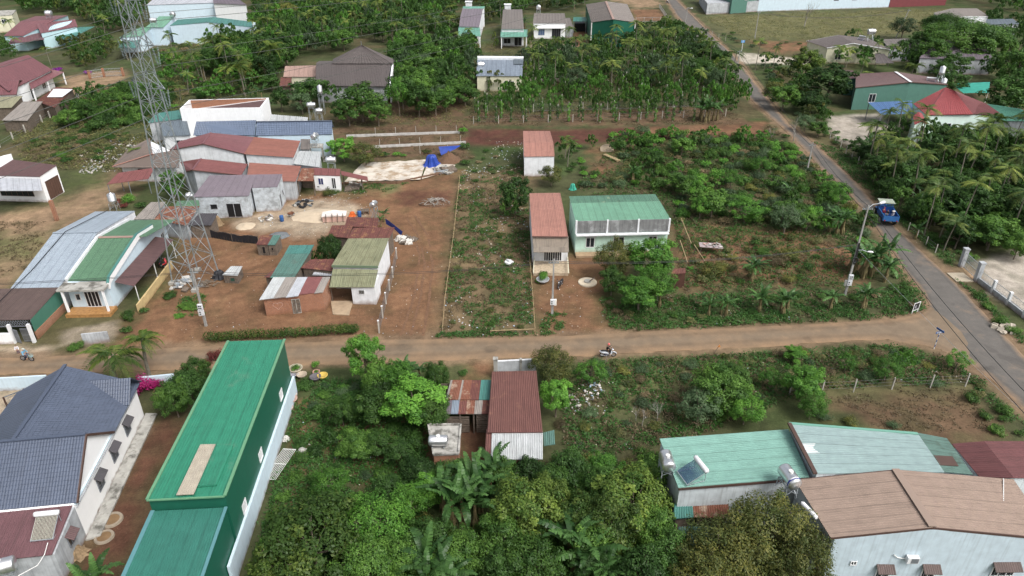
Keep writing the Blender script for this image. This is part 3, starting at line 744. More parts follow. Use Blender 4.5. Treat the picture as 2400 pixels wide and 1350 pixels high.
h.win(0, .55, .38, 1.7, 2.1, mull=3, door=True, pane=M_DARK, name='folding_door'); h.win(0, .2, 1.3, .6, .9, mull=0, pane=M_GLASS)
h.win(3, .25, 1.2, 1.2, 1.2, bars=5); h.win(3, .8, .35, 1.0, 2.1, door=True, pane=M_DARK); h.win(2, .6, 1.2, 1.1, 1.1, bars=5)
pr = MB()
for y0, z0, y1, z1 in ((-.6, 3.5, 0, 4.05), (0, 4.05, 8.7, 5.45), (8.7, 5.45, 13.2, 4.75)):
    a, b = nl(W_ + .02, y0, z0) - h.o, nl(W_ + .02, y1, z1) - h.o; d = ex * .24
    pr.add([a - UP * .75, b - UP * .75, b, a, a - UP * .75 + d, b - UP * .75 + d, b + d, a + d], [(0, 1, 2, 3), (4, 7, 6, 5), (3, 2, 6, 7), (0, 4, 5, 1), (0, 3, 7, 4), (1, 5, 6, 2)])
pr.build('parapet', M_WHITE, h.root)
h.beam('parapet_trim', mk('trim_teal', C(70, 150, 140), .5, .1), [nl(W_ + .13, -.6, 3.55), nl(W_ + .13, 0, 4.1), nl(W_ + .13, 8.7, 5.5), nl(W_ + .13, 13.2, 4.8)], .3, .08)
m = MB()
for y0, z0, y1, z1 in ((0, 3.9, 8.7, 5.3), (8.7, 5.3, 17.4, 3.9)):
    a, b = nl(-.28, y0, z0) - h.o, nl(-.28, y1, z1) - h.o; d = ex * .26
    m.add([a - UP * .9, b - UP * .9, b, a, a - UP * .9 + d, b - UP * .9 + d, b + d, a + d], [(0, 1, 2, 3), (4, 7, 6, 5), (3, 2, 6, 7), (0, 4, 5, 1), (0, 3, 7, 4), (1, 5, 6, 2)])
m.build('party_wall', M_PLASTER, h.root)
h.plate(M_CONC, [nl(-.5, -1.9, 3.4), nl(W_ + .2, -1.9, 3.4), nl(W_ + .2, 0, 3.45), nl(-.5, 0, 3.45)], .22, 'canopy_slab', 'flat stained concrete canopy over the porch')
h.posts(M_WHITE, [nl(W_ - .1, -1.7, 3.2), nl(0, -1.7, 3.2)], .22, 'porch_post')
h.plate(M_TILE, [nl(-.1, -2.4, .36), nl(W_ + .3, -2.4, .36), nl(W_ + .3, -.5, .38), nl(-.1, -.5, .38)], .5, 'porch_floor', 'orange tiled porch floor')
h.roof('plum', nl(W_ + .27, .6, 3.0), nl(W_ + .27, 13, 3.05), nl(W_ + 2.5, 13.2, 2.55), nl(W_ + 2.5, .4, 2.5), name='side_awning', pitch=.2, h=.03)
h.posts(M_PIPE, [nl(W_ + 2.4, .8, 2.5), nl(W_ + 2.4, 6.5, 2.5), nl(W_ + 2.4, 12.8, 2.5)], .08)
FOOT.append([tuple(nl(*p)[:2]) for p in ((-.5, -2.5, 0), (W_ + 3.4, -2.5, 0), (W_ + 3.4, 13.4, 0), (-.5, 13.4, 0))])

def lowwall(name, label, pts, z, mat, t=.2, cat='wall', cap=None):
    """a free-standing wall along sightings on the ground"""
    P = [G(*p) if not isinstance(p, Vector) else p for p in pts]; o = P[0].copy(); o.z = 0
    m = MB()
    for a, b in zip(P, P[1:]): m.beam(a - o + UP * (z / 2 - .1), b - o + UP * (z / 2 - .1), t, z + .2)
    r = m.build(name, mat, None); r.location = o
    return tag(r, label, cat)
lowwall('wall', 'low yellow plastered yard wall beside the purple awning', [(405, 628), (326, 733)], 1.1, mk('wall_yellow', (.50, .38, .19), .85, .15, foot=.3))
lowwall('wall', 'stained grey concrete front wall of the green roofed house', [(198, 806), (258, 800)], 1.3, M_GREYW)
lowwall('wall', 'low white wall between the lane and the bougainvillea', [(330, 905), (412, 897)], 1.1, M_BLUEWALL)
lowwall('wall', 'pale blue roadside wall at the left edge of the lane', [(-60, 918), (118, 908)], 1.5, M_BLUEWALL)

# ---- left edge
h = H('house', 'white house with flat brown roof and pale blue awning at the left edge', 'house', (60, 480, 0))
A, B, Cc, D = vv([(30, 374, 4.6), (133, 387, 4.6), (92, 414, 4.3), (-30, 411, 4.3)])
h.roof('plum', A, B, Cc, D, pitch=.22, h=.03); h.wall(M_WHITE, [D, Cc, B, A], .1)
h.win(0, .45, .9, 5.5, 1.1, mull=5, frame=M_BROWN); h.win(1, .55, .1, 3.2, 3.0, mull=5, door=True, pane=mk('gate_brown', (.10, .055, .04), .6, .15), frame=M_BROWN)
h.roof('white2', D + UP * -.35, Cc + UP * -.35, G(99, 447, 3.2), G(-30, 447, 3.2), name='awning', pitch=.25, h=.03)
h.posts(M_BRICK, [G(118, 470, 3.2)], .45, 'pillar'); h.wall(M_WHITE, [(-40, 383, 5.4), (6, 365, 5.4), (26, 360, 5.4), (-20, 378, 5.4)], 0, 0, name='parapet')
h = H('house', 'white house with maroon tiled gable roofs and sandy yard', 'house', (60, 220, 0))
kw = dict(pitch=.4, h=.05, course=.55, wave='sin', jit=.03)
h.roof('maroon', (-40, 168, 6.6), (66, 129, 6.6), (123, 164, 4.2), (20, 214, 4.2), **kw)
h.roof('maroon', (66, 129, 6.6), (-40, 168, 6.6), back_of(G(-40, 168, 6.6), G(20, 214, 4.2)), back_of(G(66, 129, 6.6), G(123, 164, 4.2)), **kw)
h.wall(M_WHITE, [(20, 214, 4.2), (123, 164, 4.2), (66, 129, 6.6), back_of(G(66, 129, 6.6), G(123, 164, 4.2)), back_of(G(-40, 168, 6.6), G(20, 214, 4.2)), (-40, 168, 6.6)], .4)
h.win(0, .75, 1, 1.8, 1.6); h.win(0, .45, .1, 1.4, 2.4, door=True, pane=M_DARK)
h.roof('maroon', (67, 191, 3.9), (123, 163, 3.9), (150, 169, 3.0), (73, 210, 3.0), name='porch_roof', pitch=.3, h=.03); h.posts(M_WHITE, [G(147, 170, 3), G(110, 189, 3), G(76, 208, 3)], .25, 'porch_post')
h.gable('maroon', (45, 188, 5.2), (-25, 190, 5.2), (38, 222, 3.6), (-30, 224, 3.6), M_WHITE, inset=.3, fascia=M_BROWN, **kw)
h = H('house', 'light blue house with maroon roof and hipped porch, top left', 'house', (90, 90, 0))
A, B, Cc, D = vv([(48, 50, 7), (172, 45, 7), (110, 84, 4.6), (6, 85, 4.6)])
h.gable('maroon', (48, 50, 6.5), (128, 47, 6.5), (8, 84, 4.5), (54, 84, 4.5), M_CYAN, back=[(84, 38, 4.6), (160, 36, 4.6)], inset=.3, pitch=.5, h=.05)
h.mono('maroon', (85, 55, 6.2), (176, 45, 6.2), (182, 62, 4.8), (95, 78, 4.8), M_CYAN, pitch=.5, h=.05)
h.roof('burg', (95, 76, 4.2), (25, 92, 4.2), (20, 104, 3.2), (104, 92, 3.2), name='porch_roof', pitch=.5, h=.05)
h.win(0, .5, 1, 2, 1.5); h.roof('teal', (184, 64, 3.6), (222, 62, 3.4), (158, 94, 2.8), (131, 88, 2.8), name='lean_to_roof', pitch=.5, h=.05)
h = H('house', 'flat roofed beige block at the top left edge', 'house', (15, 60, 0))
A, B, Cc, D = vv([(-40, 26, 5.5), (38, 23, 5.5), (28, 34, 5.5), (-50, 40, 5.5)])
h.plate(M_CONC, [D, Cc, B, A], .2, 'roof_slab'); h.wall(M_CREAM, [D, Cc, B, A], .1); h.win(0, .7, 2.8, 1.4, 1.4)
h = H('shed', 'cluster shed with cream and rusty sheets below the maroon roofed house', 'shed', (70, 260, 0))
for mt, pts in (('olive', [(-20, 228, 3.2), (53, 225, 3.2), (27, 252, 2.7), (-30, 254, 2.7)]), ('fibro', [(54, 238, 3), (100, 238, 3), (64, 283, 2.4), (4, 282, 2.4)]), ('rust', [(84, 237, 3), (131, 204, 3), (172, 208, 2.6), (128, 252, 2.5)])):
    h.mono(mt, *pts, M_WOOD, pitch=.3)
h.plate(M_FRAME, [(110, 227, 3.02), (126, 208, 3.05), (170, 209, 2.95), (146, 227, 2.95)], .06, 'white_panel')

# ---- teal roofed compound, top left
h = H('house', 'pale blue compound with long teal metal roofs behind the pylon', 'house', (420, 90, 0))
h.mono('teal', (416, 46, 6), (501, 40, 7), (489, 52, 6.6), (398, 60, 5.6), M_BLUEWALL, pitch=.5, h=.06)
h.mono('teal', (501, 40, 7), (592, 51, 5.6), (592, 64, 5.2), (489, 52, 6.6), M_BLUEWALL, pitch=.5, h=.06)
h.wall(M_BLUEWALL, [(398, 60, 5.6), (489, 52, 6.6), (592, 64, 5.2), (600, 52, 5.2), (501, 40, 6.8), (410, 50, 5.6)], .1, .1)
h.mono('gfront', (373, 38, 6.8), (410, 38, 6.8), (383, 64, 5.6), (341, 64, 5.6), M_BLUEWALL, pitch=.5, h=.06)
h.mono('gfront', (327, 65, 5.4), (355, 64, 5.4), (333, 84, 4.6), (279, 88, 4.6), M_BLUEWALL, pitch=.5, h=.06)
h.roof('teal', (285, 96, 3.6), (330, 94, 3.6), (322, 112, 3.2), (275, 112, 3.2), name='porch_roof', pitch=.5)
h = H('house', 'large lilac and white roofed house at the top edge', 'house', (450, 40, 0))
h.mono('white2', (370, -12, 7.6), (560, -14, 7.6), (520, 6, 6.2), (343, 12, 6), M_BLUEWALL, pitch=.6, h=.06)
h.gable('purple', (500, -18, 8), (540, -16, 8), (500, 8, 6.4), (578, 11, 6.2), M_WHITE, pitch=.6, h=.06)

# ---- clustered houses left of centre
h = H('house', 'tall white parapet house with maroon roof set inside its walls', 'house', (520, 300, 0))
T = vv([(421, 255, 6.3), (612, 252, 6.3), (630, 229, 6.3), (443, 234, 6.3)])
h.wall(M_WHITE, T, 0, .9, cap=False)
m = MB(); Lp = [p - h.o for p in T]; cc = sum(Lp, Vector()) / 4
for i in range(4):
    a, b = Lp[i], Lp[(i + 1) % 4]; ia, ib = a + (cc - a).normalized() * .35, b + (cc - b).normalized() * .35; ia.z = ib.z = a.z
    dn = UP * 1.6
    m.add([a - UP * .9, b - UP * .9, b, a, ia - dn, ib - dn, ib, ia], [(0, 1, 2, 3), (4, 7, 6, 5), (3, 2, 6, 7)])
m.build('parapet', M_WHITE, h.root)
Ti = [p + (sum(T, Vector()) / 4 - p).normalized() * .4 for p in T]
h.roof('plum', Ti[3] - UP * 2.0, Ti[0] - UP * 1.9, Ti[1] - UP * .4, Ti[2] - UP * .35, pitch=.4, h=.05)
m = MB(); a, b = Ti[3] - h.o, Ti[2] - h.o; off = Vector((0, -.12, 0))
m.add([a - UP * 2 + off, b - UP * .4 + off, b - UP * .05 + off, a - UP * .05 + off], [(0, 1, 2, 3)]).build('inner_brick_face', M_BRICK, h.root)
h.beam('flashing', M_FRAME, [Ti[3] - UP * 1.85 + Vector((0, -.2, 0)), Ti[2] - UP * .3 + Vector((0, -.2, 0))], .3, .1)
h.mono('whiter', (634, 268, 4.6), (722, 275, 4.2), (720, 287, 4.1), (630, 288, 4.5), M_WHITE, pitch=.4)
h = H('house', 'house with long blue-grey tiled roof behind the red roofs', 'house', (620, 330, 0))
kw = dict(pitch=.3, h=.05, course=.42, wave='sin', jit=.02)
h.gable('bluetile', (460, 285, 6.2), (600, 282, 6.2), (453, 317, 4.2), (597, 317, 4.2), M_BLUEWALL, inset=.3, **kw)
h.gable('bluetile', (602, 286, 6.0), (778, 284, 6.0), (599, 318, 4.2), (779, 315, 4.2), M_BLUEWALL, inset=.25, **kw)
h.beam('ridge_cap', RM['navy'], [G(602, 285, 6.1), G(778, 283, 6.1)], .3, .1); h.win(1, .3, 2.2, .9, 1.2); h.win(1, .7, 1.2, .9, 1.2)
h = H('shed', 'grey sheet shed with teal roof behind it next to the white parapet house', 'shed', (405, 330, 0))
h.mono('teal', (364, 266, 4.6), (420, 258, 4.6), (427, 278, 4.0), (346, 288, 4.0), M_GREYW); h.mono('slate', (373, 289, 4), (437, 278, 4), (447, 317, 3.1), (380, 319, 3.1), M_PLASTER); h.win(0, .6, .8, 1.6, 1.4)
h = H('house', 'house with maroon gable and long salmon roof in the crowded row', 'house', (560, 375, 0))
h.gable('maroon', (494, 311, 5.6), (476, 337, 5.6), (596, 321, 4.2), (572, 360, 4.0), M_PLASTER, back=[(420, 332, 4.4), (398, 351, 4.4)], inset=.2, pitch=.28, ridge=RM['maroon'], fascia=M_BROWN)
h.mono('salmon', (596, 321, 4.2), (572, 361, 4.0), (688, 369, 3.6), (704, 330, 3.8), M_PLASTER, pitch=.28)
h.roof('pink', (398, 352, 3.6), (517, 357, 3.6), (518, 361, 3.4), (396, 356, 3.4), name='canopy')
h.wall(mk('wall_taupe', (.34, .30, .25), .85, .1), [(398, 356, 3.3), (516, 361, 3.3), (516, 352, 3.3), (400, 348, 3.3)], 0, 0, name='front_wall')
h.win(3, .35, 2.2, .35, .25, mull=0)
h = H('house', 'taupe hip-roofed veranda house beside the rubble strip', 'house', (320, 385, 0))
h.roof('taupe', (351, 323, 4.2), (358, 361, 4.4), (263, 391, 2.9), (300, 350, 2.9)); h.roof('taupe', (358, 361, 4.4), (420, 350, 4.4), (420, 393, 2.9), (263, 392, 2.85))
h.beam('ridge_cap', RM['pink'], [G(263, 390, 2.95), G(358, 360, 4.5)], .3, .08); h.wall(M_PLASTER, [(270, 392, 2.8), (418, 393, 2.8), (418, 350, 2.9), (352, 325, 2.9), (300, 352, 2.8)], .9); h.win(0, .4, .8, 2.2, 1.5, pane=M_DARK)
h = H('house', 'red roofed house with maroon gable behind the unfinished grey house', 'house', (560, 430, 0))
h.gable('redr', (471, 372, 5.0), (451, 398, 5.0), (581, 384, 3.8), (566, 410, 3.7), M_GREYW, back=[(423, 380, 4.0), (434, 402, 4.0)], inset=.2, ridge=RM['maroon'], fascia=M_BROWN)
h.mono('salmon', (584, 381, 3.9), (577, 424, 3.7), (693, 425, 3.2), (706, 389, 3.4), M_GREYW, pitch=.28)
h = H('carport', 'low maroon sheet carport roof left of the pylon', 'carport', (310, 430, 0))
h.roof('redr', (277, 405, 3.2), (362, 393, 3.2), (348, 419, 2.5), (250, 432, 2.5)); h.posts(M_FRAMEG, [G(252, 431, 2.5), G(300, 425, 2.5), G(346, 419, 2.5), G(279, 406, 3.1), G(360, 394, 3.1)], .1)
h = H('shed', 'shed with whitish peeling sheet roof at the end of the salmon roof', 'shed', (715, 390, 0))
h.mono('whiter', (701, 354, 3.4), (753, 355, 3.4), (749, 392, 2.9), (686, 384, 2.9), M_GREYW); h.mono('greyroof', (705, 326, 3.6), (727, 326, 3.6), (726, 350, 3.2), (704, 350, 3.2), M_GREYW)
h.plate(M_CONC, [(724, 345, 2.9), (756, 345, 2.9), (758, 336, 2.9), (726, 336, 2.9)], .2, 'tank_slab'); h.posts(M_CONC, [G(726, 345, 2.7), G(755, 345, 2.7)], .3, 'pillar')
h = H('shed', 'open rusty roofed shed adjoining the small white hut', 'shed', (715, 430, 0))
h.roof('rusto', (707, 394, 3.2), (736, 394, 3.2), (735, 424, 2.6), (696, 424, 2.6)); h.posts(M_WOOD, [G(697, 424, 2.5), G(734, 424, 2.5), G(708, 395, 3.1), G(735, 395, 3.1)], .14)
h.wall(M_WOOD, [(704, 404, 2.7), (736, 404, 2.7), (737, 393, 2.8), (708, 393, 2.8)], 0, .3)
h = H('hut', 'small white hut with dark blue window and red roof edge', 'hut', (767, 430, 0))
h.mono('redr', (735, 393, 3.1), (798, 396, 3.1), (797, 412, 2.7), (733, 410, 2.7), M_WHITE, inset=.1)
h.win(0, .25, 1.0, .9, 1.2, pane=mk('shutter_blue', (.02, .03, .12), .5, .1)); h.win(0, .75, .4, .7, 1.9, door=True, pane=M_DARK); h.win(0, .48, .5, .3, .3, mull=0, pane=M_DARK); h.win(0, .12, .5, .5, .3, mull=0, pane=M_DARK)
h = H('canopy', 'leaning rusty sheet canopy on posts next to the white hut', 'canopy', (830, 420, 0))
h.roof('redr', (799, 400, 2.9), (800, 410, 2.8), (863, 424, 2.0), (861, 414, 2.1), pitch=.28); h.posts(M_WOOD, [G(848, 420, 2.1), G(846, 411, 2.2), G(803, 402, 2.8)], .16)
h = H('house', 'unfinished grey rendered house with mauve sheet roof and open doorway', 'house', (545, 515, 0))
A, B, Cc, D = vv([(491, 411, 4.6), (662, 408, 4.6), (649, 438, 3.9), (593, 440, 3.9)])
h.roof('mauve', (491, 411, 4.6), (601, 409, 4.6), (583, 459, 3.5), (451, 462, 3.5), pitch=.22, h=.03, jit=.02)
h.roof('mauve', (601, 409, 4.6), (662, 408, 4.6), (650, 438, 3.9), (591, 440, 3.9), pitch=.22, h=.03, jit=.02)
h.wall(M_RAW, [(451, 463, 3.5), (583, 460, 3.5), (601, 410, 4.5), (491, 412, 4.5)], .3); h.win(0, .32, 1.4, 1.1, .9, mull=0, pane=M_DARK, frame=M_GREYW); h.win(0, .70, .05, 2.2, 2.3, mull=1, pane=M_DARK, frame=M_GREYW, door=True)
h.wall(M_RAW, [(588, 441, 3.9), (650, 439, 3.9), (663, 409, 4.5), (596, 410, 4.5)], .15); h.win(1, .25, .2, .7, 2.2, mull=0, pane=M_DARK, frame=M_GREYW, door=True); h.win(1, .7, 1.5, .7, .9, mull=0, pane=M_DARK, frame=M_GREYW)

# ---- sheds round the pylon
h = H('shed', 'low shed with orange rusted and grey fibre sheets beside the pylon', 'shed', (400, 500, 0))
for mt, pts in (('fibro', [(353, 474, 3), (388, 473, 3), (361, 514, 2.5), (313, 514, 2.5)]), ('rusto', [(388, 484, 2.95), (467, 483, 2.95), (437, 529, 2.4), (361, 514, 2.5)]), ('grass', [(416, 471, 3.1), (466, 469, 3.1), (468, 484, 2.9), (408, 485, 2.9)])):
    h.mono(mt, *pts, M_GREYW)
h = H('shed', 'dark tarpaper lean-to with bundles of thatch by the black net', 'shed', (475, 530, 0))
h.mono('charcoal', (467, 500, 2.5), (510, 500, 2.5), (495, 528, 2.0), (440, 528, 2.0), M_WOOD)
h = H('coop', 'small plank chicken coop with patched rusty roof', 'coop', (630, 590, 0))
h.mono('rust', (611, 552, 1.9), (640, 551, 1.9), (627, 574, 1.6), (600, 573, 1.6), M_WOOD, inset=.08); h.win(0, .6, .2, .5, 1.1, mull=0, pane=M_DARK, frame=M_WOOD, door=True)
h.mono('oldteal', (640, 551, 1.95), (658, 551, 1.95), (645, 574, 1.6), (627, 574, 1.6), M_WOOD, inset=.08); h.win(0, .5, .7, .35, .5, mull=0, pane=M_DARK, frame=M_WOOD)
h = H('hutch', 'little plank hutch with whitish lid near the pylon foot', 'hutch', (540, 655, 0))
h.mono('whiter', (541, 624, 1.35), (568, 624, 1.35), (557, 646, 1.15), (521, 644, 1.15), M_WOOD, inset=.08); h.win(0, .6, .2, .7, .6, mull=0, pane=mk('netting_green', (.02, .07, .05), .8, .2), frame=M_WOOD)

# ---- brick and sheet compound, centre
h = H('shed', 'brick shed with wooden door and patchwork grey and red sheets', 'shed', (690, 735, 0))
T = vv([(640, 650, 3.0), (774, 649, 3.0), (757, 684, 2.5), (607, 703, 2.4)])
h.wall(M_BRICK, [(614, 699, 2.45), (757, 685, 2.5), (775, 652, 2.9), (640, 652, 2.9)], .1, .08)
fr = [(0, .22, 'whiter'), (.22, .42, 'fibro'), (.42, .60, 'white2'), (.60, .86, 'redr'), (.86, 1, 'fibro')]
for i, (u0, u1, mt) in enumerate(fr):
    z = UP * (.012 * (i % 2)); q = .12 * (i % 3)
    h.roof(mt, T[0].lerp(T[1], u0) + z, T[0].lerp(T[1], min(1, u1 + .015)) + z, T[3].lerp(T[2], min(1, u1 + .015)) + z - Vector((0, q, 0)), T[3].lerp(T[2], u0) + z - Vector((0, q, 0)), name='roof_sheet', wave='sin', pitch=.16, h=.035)
h.win(0, .53, -.02, .95, 1.95, mull=1, door=True, pane=M_WOOD, frame=M_CONC)
hm = mk('chalk', (.5, .33, .27), .9, .1)       # the chalk heart on the bricks
fr_ = h._fr(0); pts = []
for i in range(25):
    t = 2 * math.pi * i / 24; pts.append(fr_[0] + fr_[1] * (fr_[3] * .22 + .035 * 16 * math.sin(t) ** 3) + fr_[2] * .006 + UP * (1.25 + .033 * (13 * math.cos(t) - 5 * math.cos(2 * t) - 2 * math.cos(3 * t) - math.cos(4 * t))))
MB().tube(pts, .018, 4).build('chalk_heart', hm, h.root)
h = H('house', 'small house with mossy yellow-green stepped roof in the dirt yard', 'house', (850, 690, 0))
U = vv([(816, 559, 3.9), (912, 558, 3.9), (886, 624, 3.3), (777, 622, 3.3)]); Lw = vv([(780, 630, 3.1), (886, 632, 3.1), (877, 673, 2.45), (772, 673, 2.45)])
h.roof('moss', *U, pitch=.22, h=.035); h.roof('moss', *Lw, name='porch_roof', pitch=.22, h=.035)
h.beam('step_fascia', mk('sheet_moss_green', C(120, 150, 112), .6, .1), [U[3] - UP * .12, U[2] - UP * .12], .06, .3)
h.wall(M_PLASTER, [U[3], U[2], U[1], U[0]], .15, .1)
f1, f2_ = G(828, 712, 0), G(882, 713, 0); dy = Vector((.15, 2.6, 0))
h.wall(M_PLASTER, [f1 + UP * 2.35, f2_ + UP * 2.35, f2_ + dy + UP * 2.7, f1 + dy + UP * 2.7], 0, 0, name='porch_room'); h.win(0, .42, 1.35, .8, .65, mull=0, bars=3, pane=M_CONC)
h.posts(M_WOOD, [G(780, 706, 0) + UP * 2.45], .1); h.plate(mk('porch_concrete', (.36, .27, .18), .9, .2), [G(775, 705, .05), G(828, 705, .05), G(818, 738, .05), G(780, 736, .05)], .12, 'porch_floor')
h = H('shed', 'rust red roofed store behind the mossy roofed house', 'shed', (850, 560, 0))
h.mono('rust', (778, 528, 3.3), (828, 528, 3.3), (816, 558, 3.0), (768, 553, 3.0), M_WOOD); h.mono('rust', (828, 534, 3.4), (925, 533, 3.4), (912, 559, 3.05), (816, 559, 3.05), M_WOOD); h.mono('rust', (814, 508, 3.2), (888, 511, 3.2), (884, 534, 3.0), (808, 530, 3.0), M_WOOD)
h = H('shed', 'teal sheet-roofed shed left of the mango sapling in the yard', 'shed', (680, 630, 0))
h.mono('teal', (678, 575, 3.0), (736, 574, 3.0), (725, 594, 2.9), (667, 595, 2.9), M_WOOD); h.mono('oldteal', (667, 595, 2.88), (725, 594, 2.88), (691, 649, 2.4), (633, 651, 2.4), M_WOOD); h.mono('rust', (652, 621, 2.5), (660, 621, 2.5), (634, 650, 2.25), (618, 650, 2.25), M_WOOD)
h = H('shed', 'rusty patched lean-to between the teal shed and mossy roof', 'shed', (745, 640, 0))
h.mono('rust', (728, 608, 2.7), (783, 607, 2.7), (779, 635, 2.4), (704, 628, 2.4), M_WOOD); h.roof('white2', (738, 634, 2.0), (780, 634, 2.0), (778, 646, 1.8), (732, 644, 1.8), name='roof_sheet')

# ---- houses right of centre
h = H('house', 'narrow house with curved pink roof, beige awning and white folding gate', 'house', (1290, 600, 0))
def bow(hs, mat, rows, **kw):
    rows = [vv(r) for r in rows]
    for (a, b), (c_, d) in zip(rows, rows[1:]): hs.roof(mat, a, b, d, c_, **kw)
    hs.wall(M_PLASTER, [rows[-1][0], rows[-1][1]] + [r[1] for r in rows[-2::-1]] + [r[0] for r in rows[:-1]], .12, .1)
bow(h, 'pink', [[(1241, 453, 5.0), (1313, 452, 5.0)], [(1243, 492, 4.9), (1321, 490, 4.9)], [(1246, 535, 4.35), (1328, 534, 4.35)], [(1247, 553, 3.95), (1331, 554, 3.95)]], pitch=.22, h=.03)
h.roof('beige', (1248, 553, 3.75), (1332, 554, 3.75), (1333, 580, 3.1), (1250, 579, 3.1), name='awning', wave='sin', pitch=.14, h=.03); h.roof('beige', (1250, 579, 3.1), (1333, 580, 3.1), (1333, 591, 2.65), (1250, 591, 2.65), name='awning', wave='sin', pitch=.14, h=.03)
f0, f1 = G(1252, 617, 0), G(1330, 617, 0)
h.wall(M_PLASTER, [f0 + UP * 2.8, f1 + UP * 2.8, f1 + Vector((0, 2, 2.8)), f0 + Vector((0, 2, 2.8))], 0, 0, name='front_wall')
h.win(0, .55, .35, 2.4, 2.2, mull=7, door=True, pane=M_DARK, name='folding_gate')
h.plate(mk('porch_speckled', (.42, .34, .24), .8, .3, sc=4), [G(1250, 640, .35), G(1332, 640, .35), f1 + UP * .35, f0 + UP * .35], .5, 'porch_floor')
for p in ((1250, 640), (1333, 640)): h.beam('porch_rail', M_CREAM, [G(*p, .9), (f0 if p[0] < 1300 else f1) + UP * .9], .1, .12)
h.beam('gutter', M_BROWN, [G(1247, 555, 3.9), G(1331, 556, 3.9)], .12, .12)
h = H('house', 'mint green house with green roof and sooty parapet', 'house', (1450, 590, 0))
T = vv([(1334, 460, 5.5), (1536, 455, 5.5), (1572, 514, 4.95), (1349, 519, 4.95)])
mid0, mid1 = T[0].lerp(T[3], .3), T[1].lerp(T[2], .3)
h.roof('gtop', T[0], T[1], mid1, mid0, pitch=.24, h=.035, label='older mossy rear roof sheets'); h.roof('gfront', mid0 + UP * .04, mid1 + UP * .04, T[2], T[3], pitch=.24, h=.035)
h.wall(M_MINT, [T[3], T[2], T[1], T[0]], .12, .1)
for t, w in ((.16, 1.2), (.47, 1.5), (.84, 1.2)): h.win(0, t, 1.0 if w < 1.4 else .3, w, 1.5 if w < 1.4 else 2.2, mull=1, door=w > 1.4); 
h.ledge(0, 3.0, .7, .14, 0, 1, M_PLASTER, 'canopy')
fr_ = h._fr(0)
for i in range(3): h._box(MB(), fr_, fr_[3] * (i / 3 + .012), fr_[3] * ((i + 1) / 3 - .012), .05, .16, 3.25, 5.0).build('parapet_panel', M_SOOT, h.root)
for i in range(4): h._box(MB(), fr_, fr_[3] * i / 3 - .12, fr_[3] * i / 3 + .12, .0, .22, 3.15, 5.1).build('parapet_pier', M_PLASTER, h.root)
for t in (.16, .84): h.ledge(0, 2.7, .35, .1, t - .06, t + .06, M_GREYW, 'window_hood')
h.ledge(0, 0, 1.2, .3, 0, 1, mk('plinth', (.34, .24, .15), .9, .2), 'plinth')
h = H('house', 'small white house with curved dusty pink roof beside the ploughed strip', 'house', (1265, 400, 0))
bow(h, 'pink', [[(1226, 307, 4.6), (1289, 307, 4.6)], [(1227, 335, 4.5), (1297, 334, 4.5)], [(1228, 367, 3.6), (1300, 366, 3.6)]], pitch=.25, h=.03)
h = H('coop', 'dark rusted metal coop behind the bright green tree', 'coop', (1585, 655, 0))
h.mono('rust', (1580, 630, 2.3), (1607, 628, 2.3), (1608, 640, 2.0), (1572, 642, 2.0), mk('rust_dark_wall', (.07, .03, .02), .85, .3, streak=.4), inset=.05)

# ---- sheds south of the lane
h = H('shed', 'iron red corrugated shed with white lower sheet, centre foreground', 'shed', (1210, 1010, 0))
h.mono('ironred', (1153, 871, 3.9), (1257, 869, 3.9), (1272, 1013, 3.0), (1142, 1014, 3.0), M_WOOD, wave='sin', pitch=.17, h=.04)
h.roof('whiter', (1153, 1010, 2.9), (1272, 1010, 2.9), (1272, 1076, 2.45), (1150, 1077, 2.45), name='lower_roof', wave='sin', pitch=.15, h=.04, label='whitish corrugated lower roof sheet'); h.roof('ironred', (1140, 1006, 2.85), (1154, 1006, 2.85), (1152, 1079, 2.4), (1135, 1079, 2.4), name='lower_roof', wave='sin', pitch=.17)
h.wall(M_BRICK, [(1140, 1074, 2.4), (1270, 1073, 2.4), (1271, 1012, 2.8), (1145, 1012, 2.8)], .15, .1)
h.roof('oldteal', (1273, 1014, 2.0), (1299, 1008, 2.0), (1301, 1041, 1.5), (1274, 1045, 1.5), name='side_flap', wave='sin', pitch=.17)
h = H('shed', 'plank shed roofed with rusty, teal and bluish patchwork sheets', 'shed', (1095, 960, 0))
def strip(h, a0, a1, d0, d1, fr):
    a0, a1, d0, d1 = vv([a0, a1, d0, d1])
    for i, (u0, u1, mt) in enumerate(fr):
        z = UP * (.014 * (i % 2)); e = min(1, u1 + .01)
        h.roof(mt, a0.lerp(a1, u0) + z, a0.lerp(a1, e) + z, d0.lerp(d1, e) + z, d0.lerp(d1, u0) + z, name='roof_sheet', wave='sin', pitch=.14, h=.035, jit=.08)
strip(h, (1056, 891, 3.1), (1151, 891, 3.1), (1044, 937, 2.75), (1148, 937, 2.75), [(0, .05, 'fibro'), (.05, .28, 'rusto'), (.28, .33, 'fibro'), (.33, .52, 'rusto'), (.52, .75, 'rust'), (.75, 1, 'teal')])
strip(h, (1046, 932, 2.72), (1149, 932, 2.72), (1042, 970, 2.4), (1145, 970, 2.4), [(0, .14, 'purple'), (.14, .3, 'bluegrey'), (.3, .48, 'rust'), (.48, .66, 'rusto'), (.66, .84, 'fibro'), (.84, 1, 'rust')])
h.posts(M_WOOD, [G(1046, 968, 2.3), G(1078, 968, 2.3), G(1110, 968, 2.3), G(1143, 968, 2.3), G(1060, 895, 3), G(1148, 895, 3)], .13)
a, b = G(1046, 968, 2.3), G(1143, 968, 2.3); a.z = b.z = 0; a -= h.o; b -= h.o
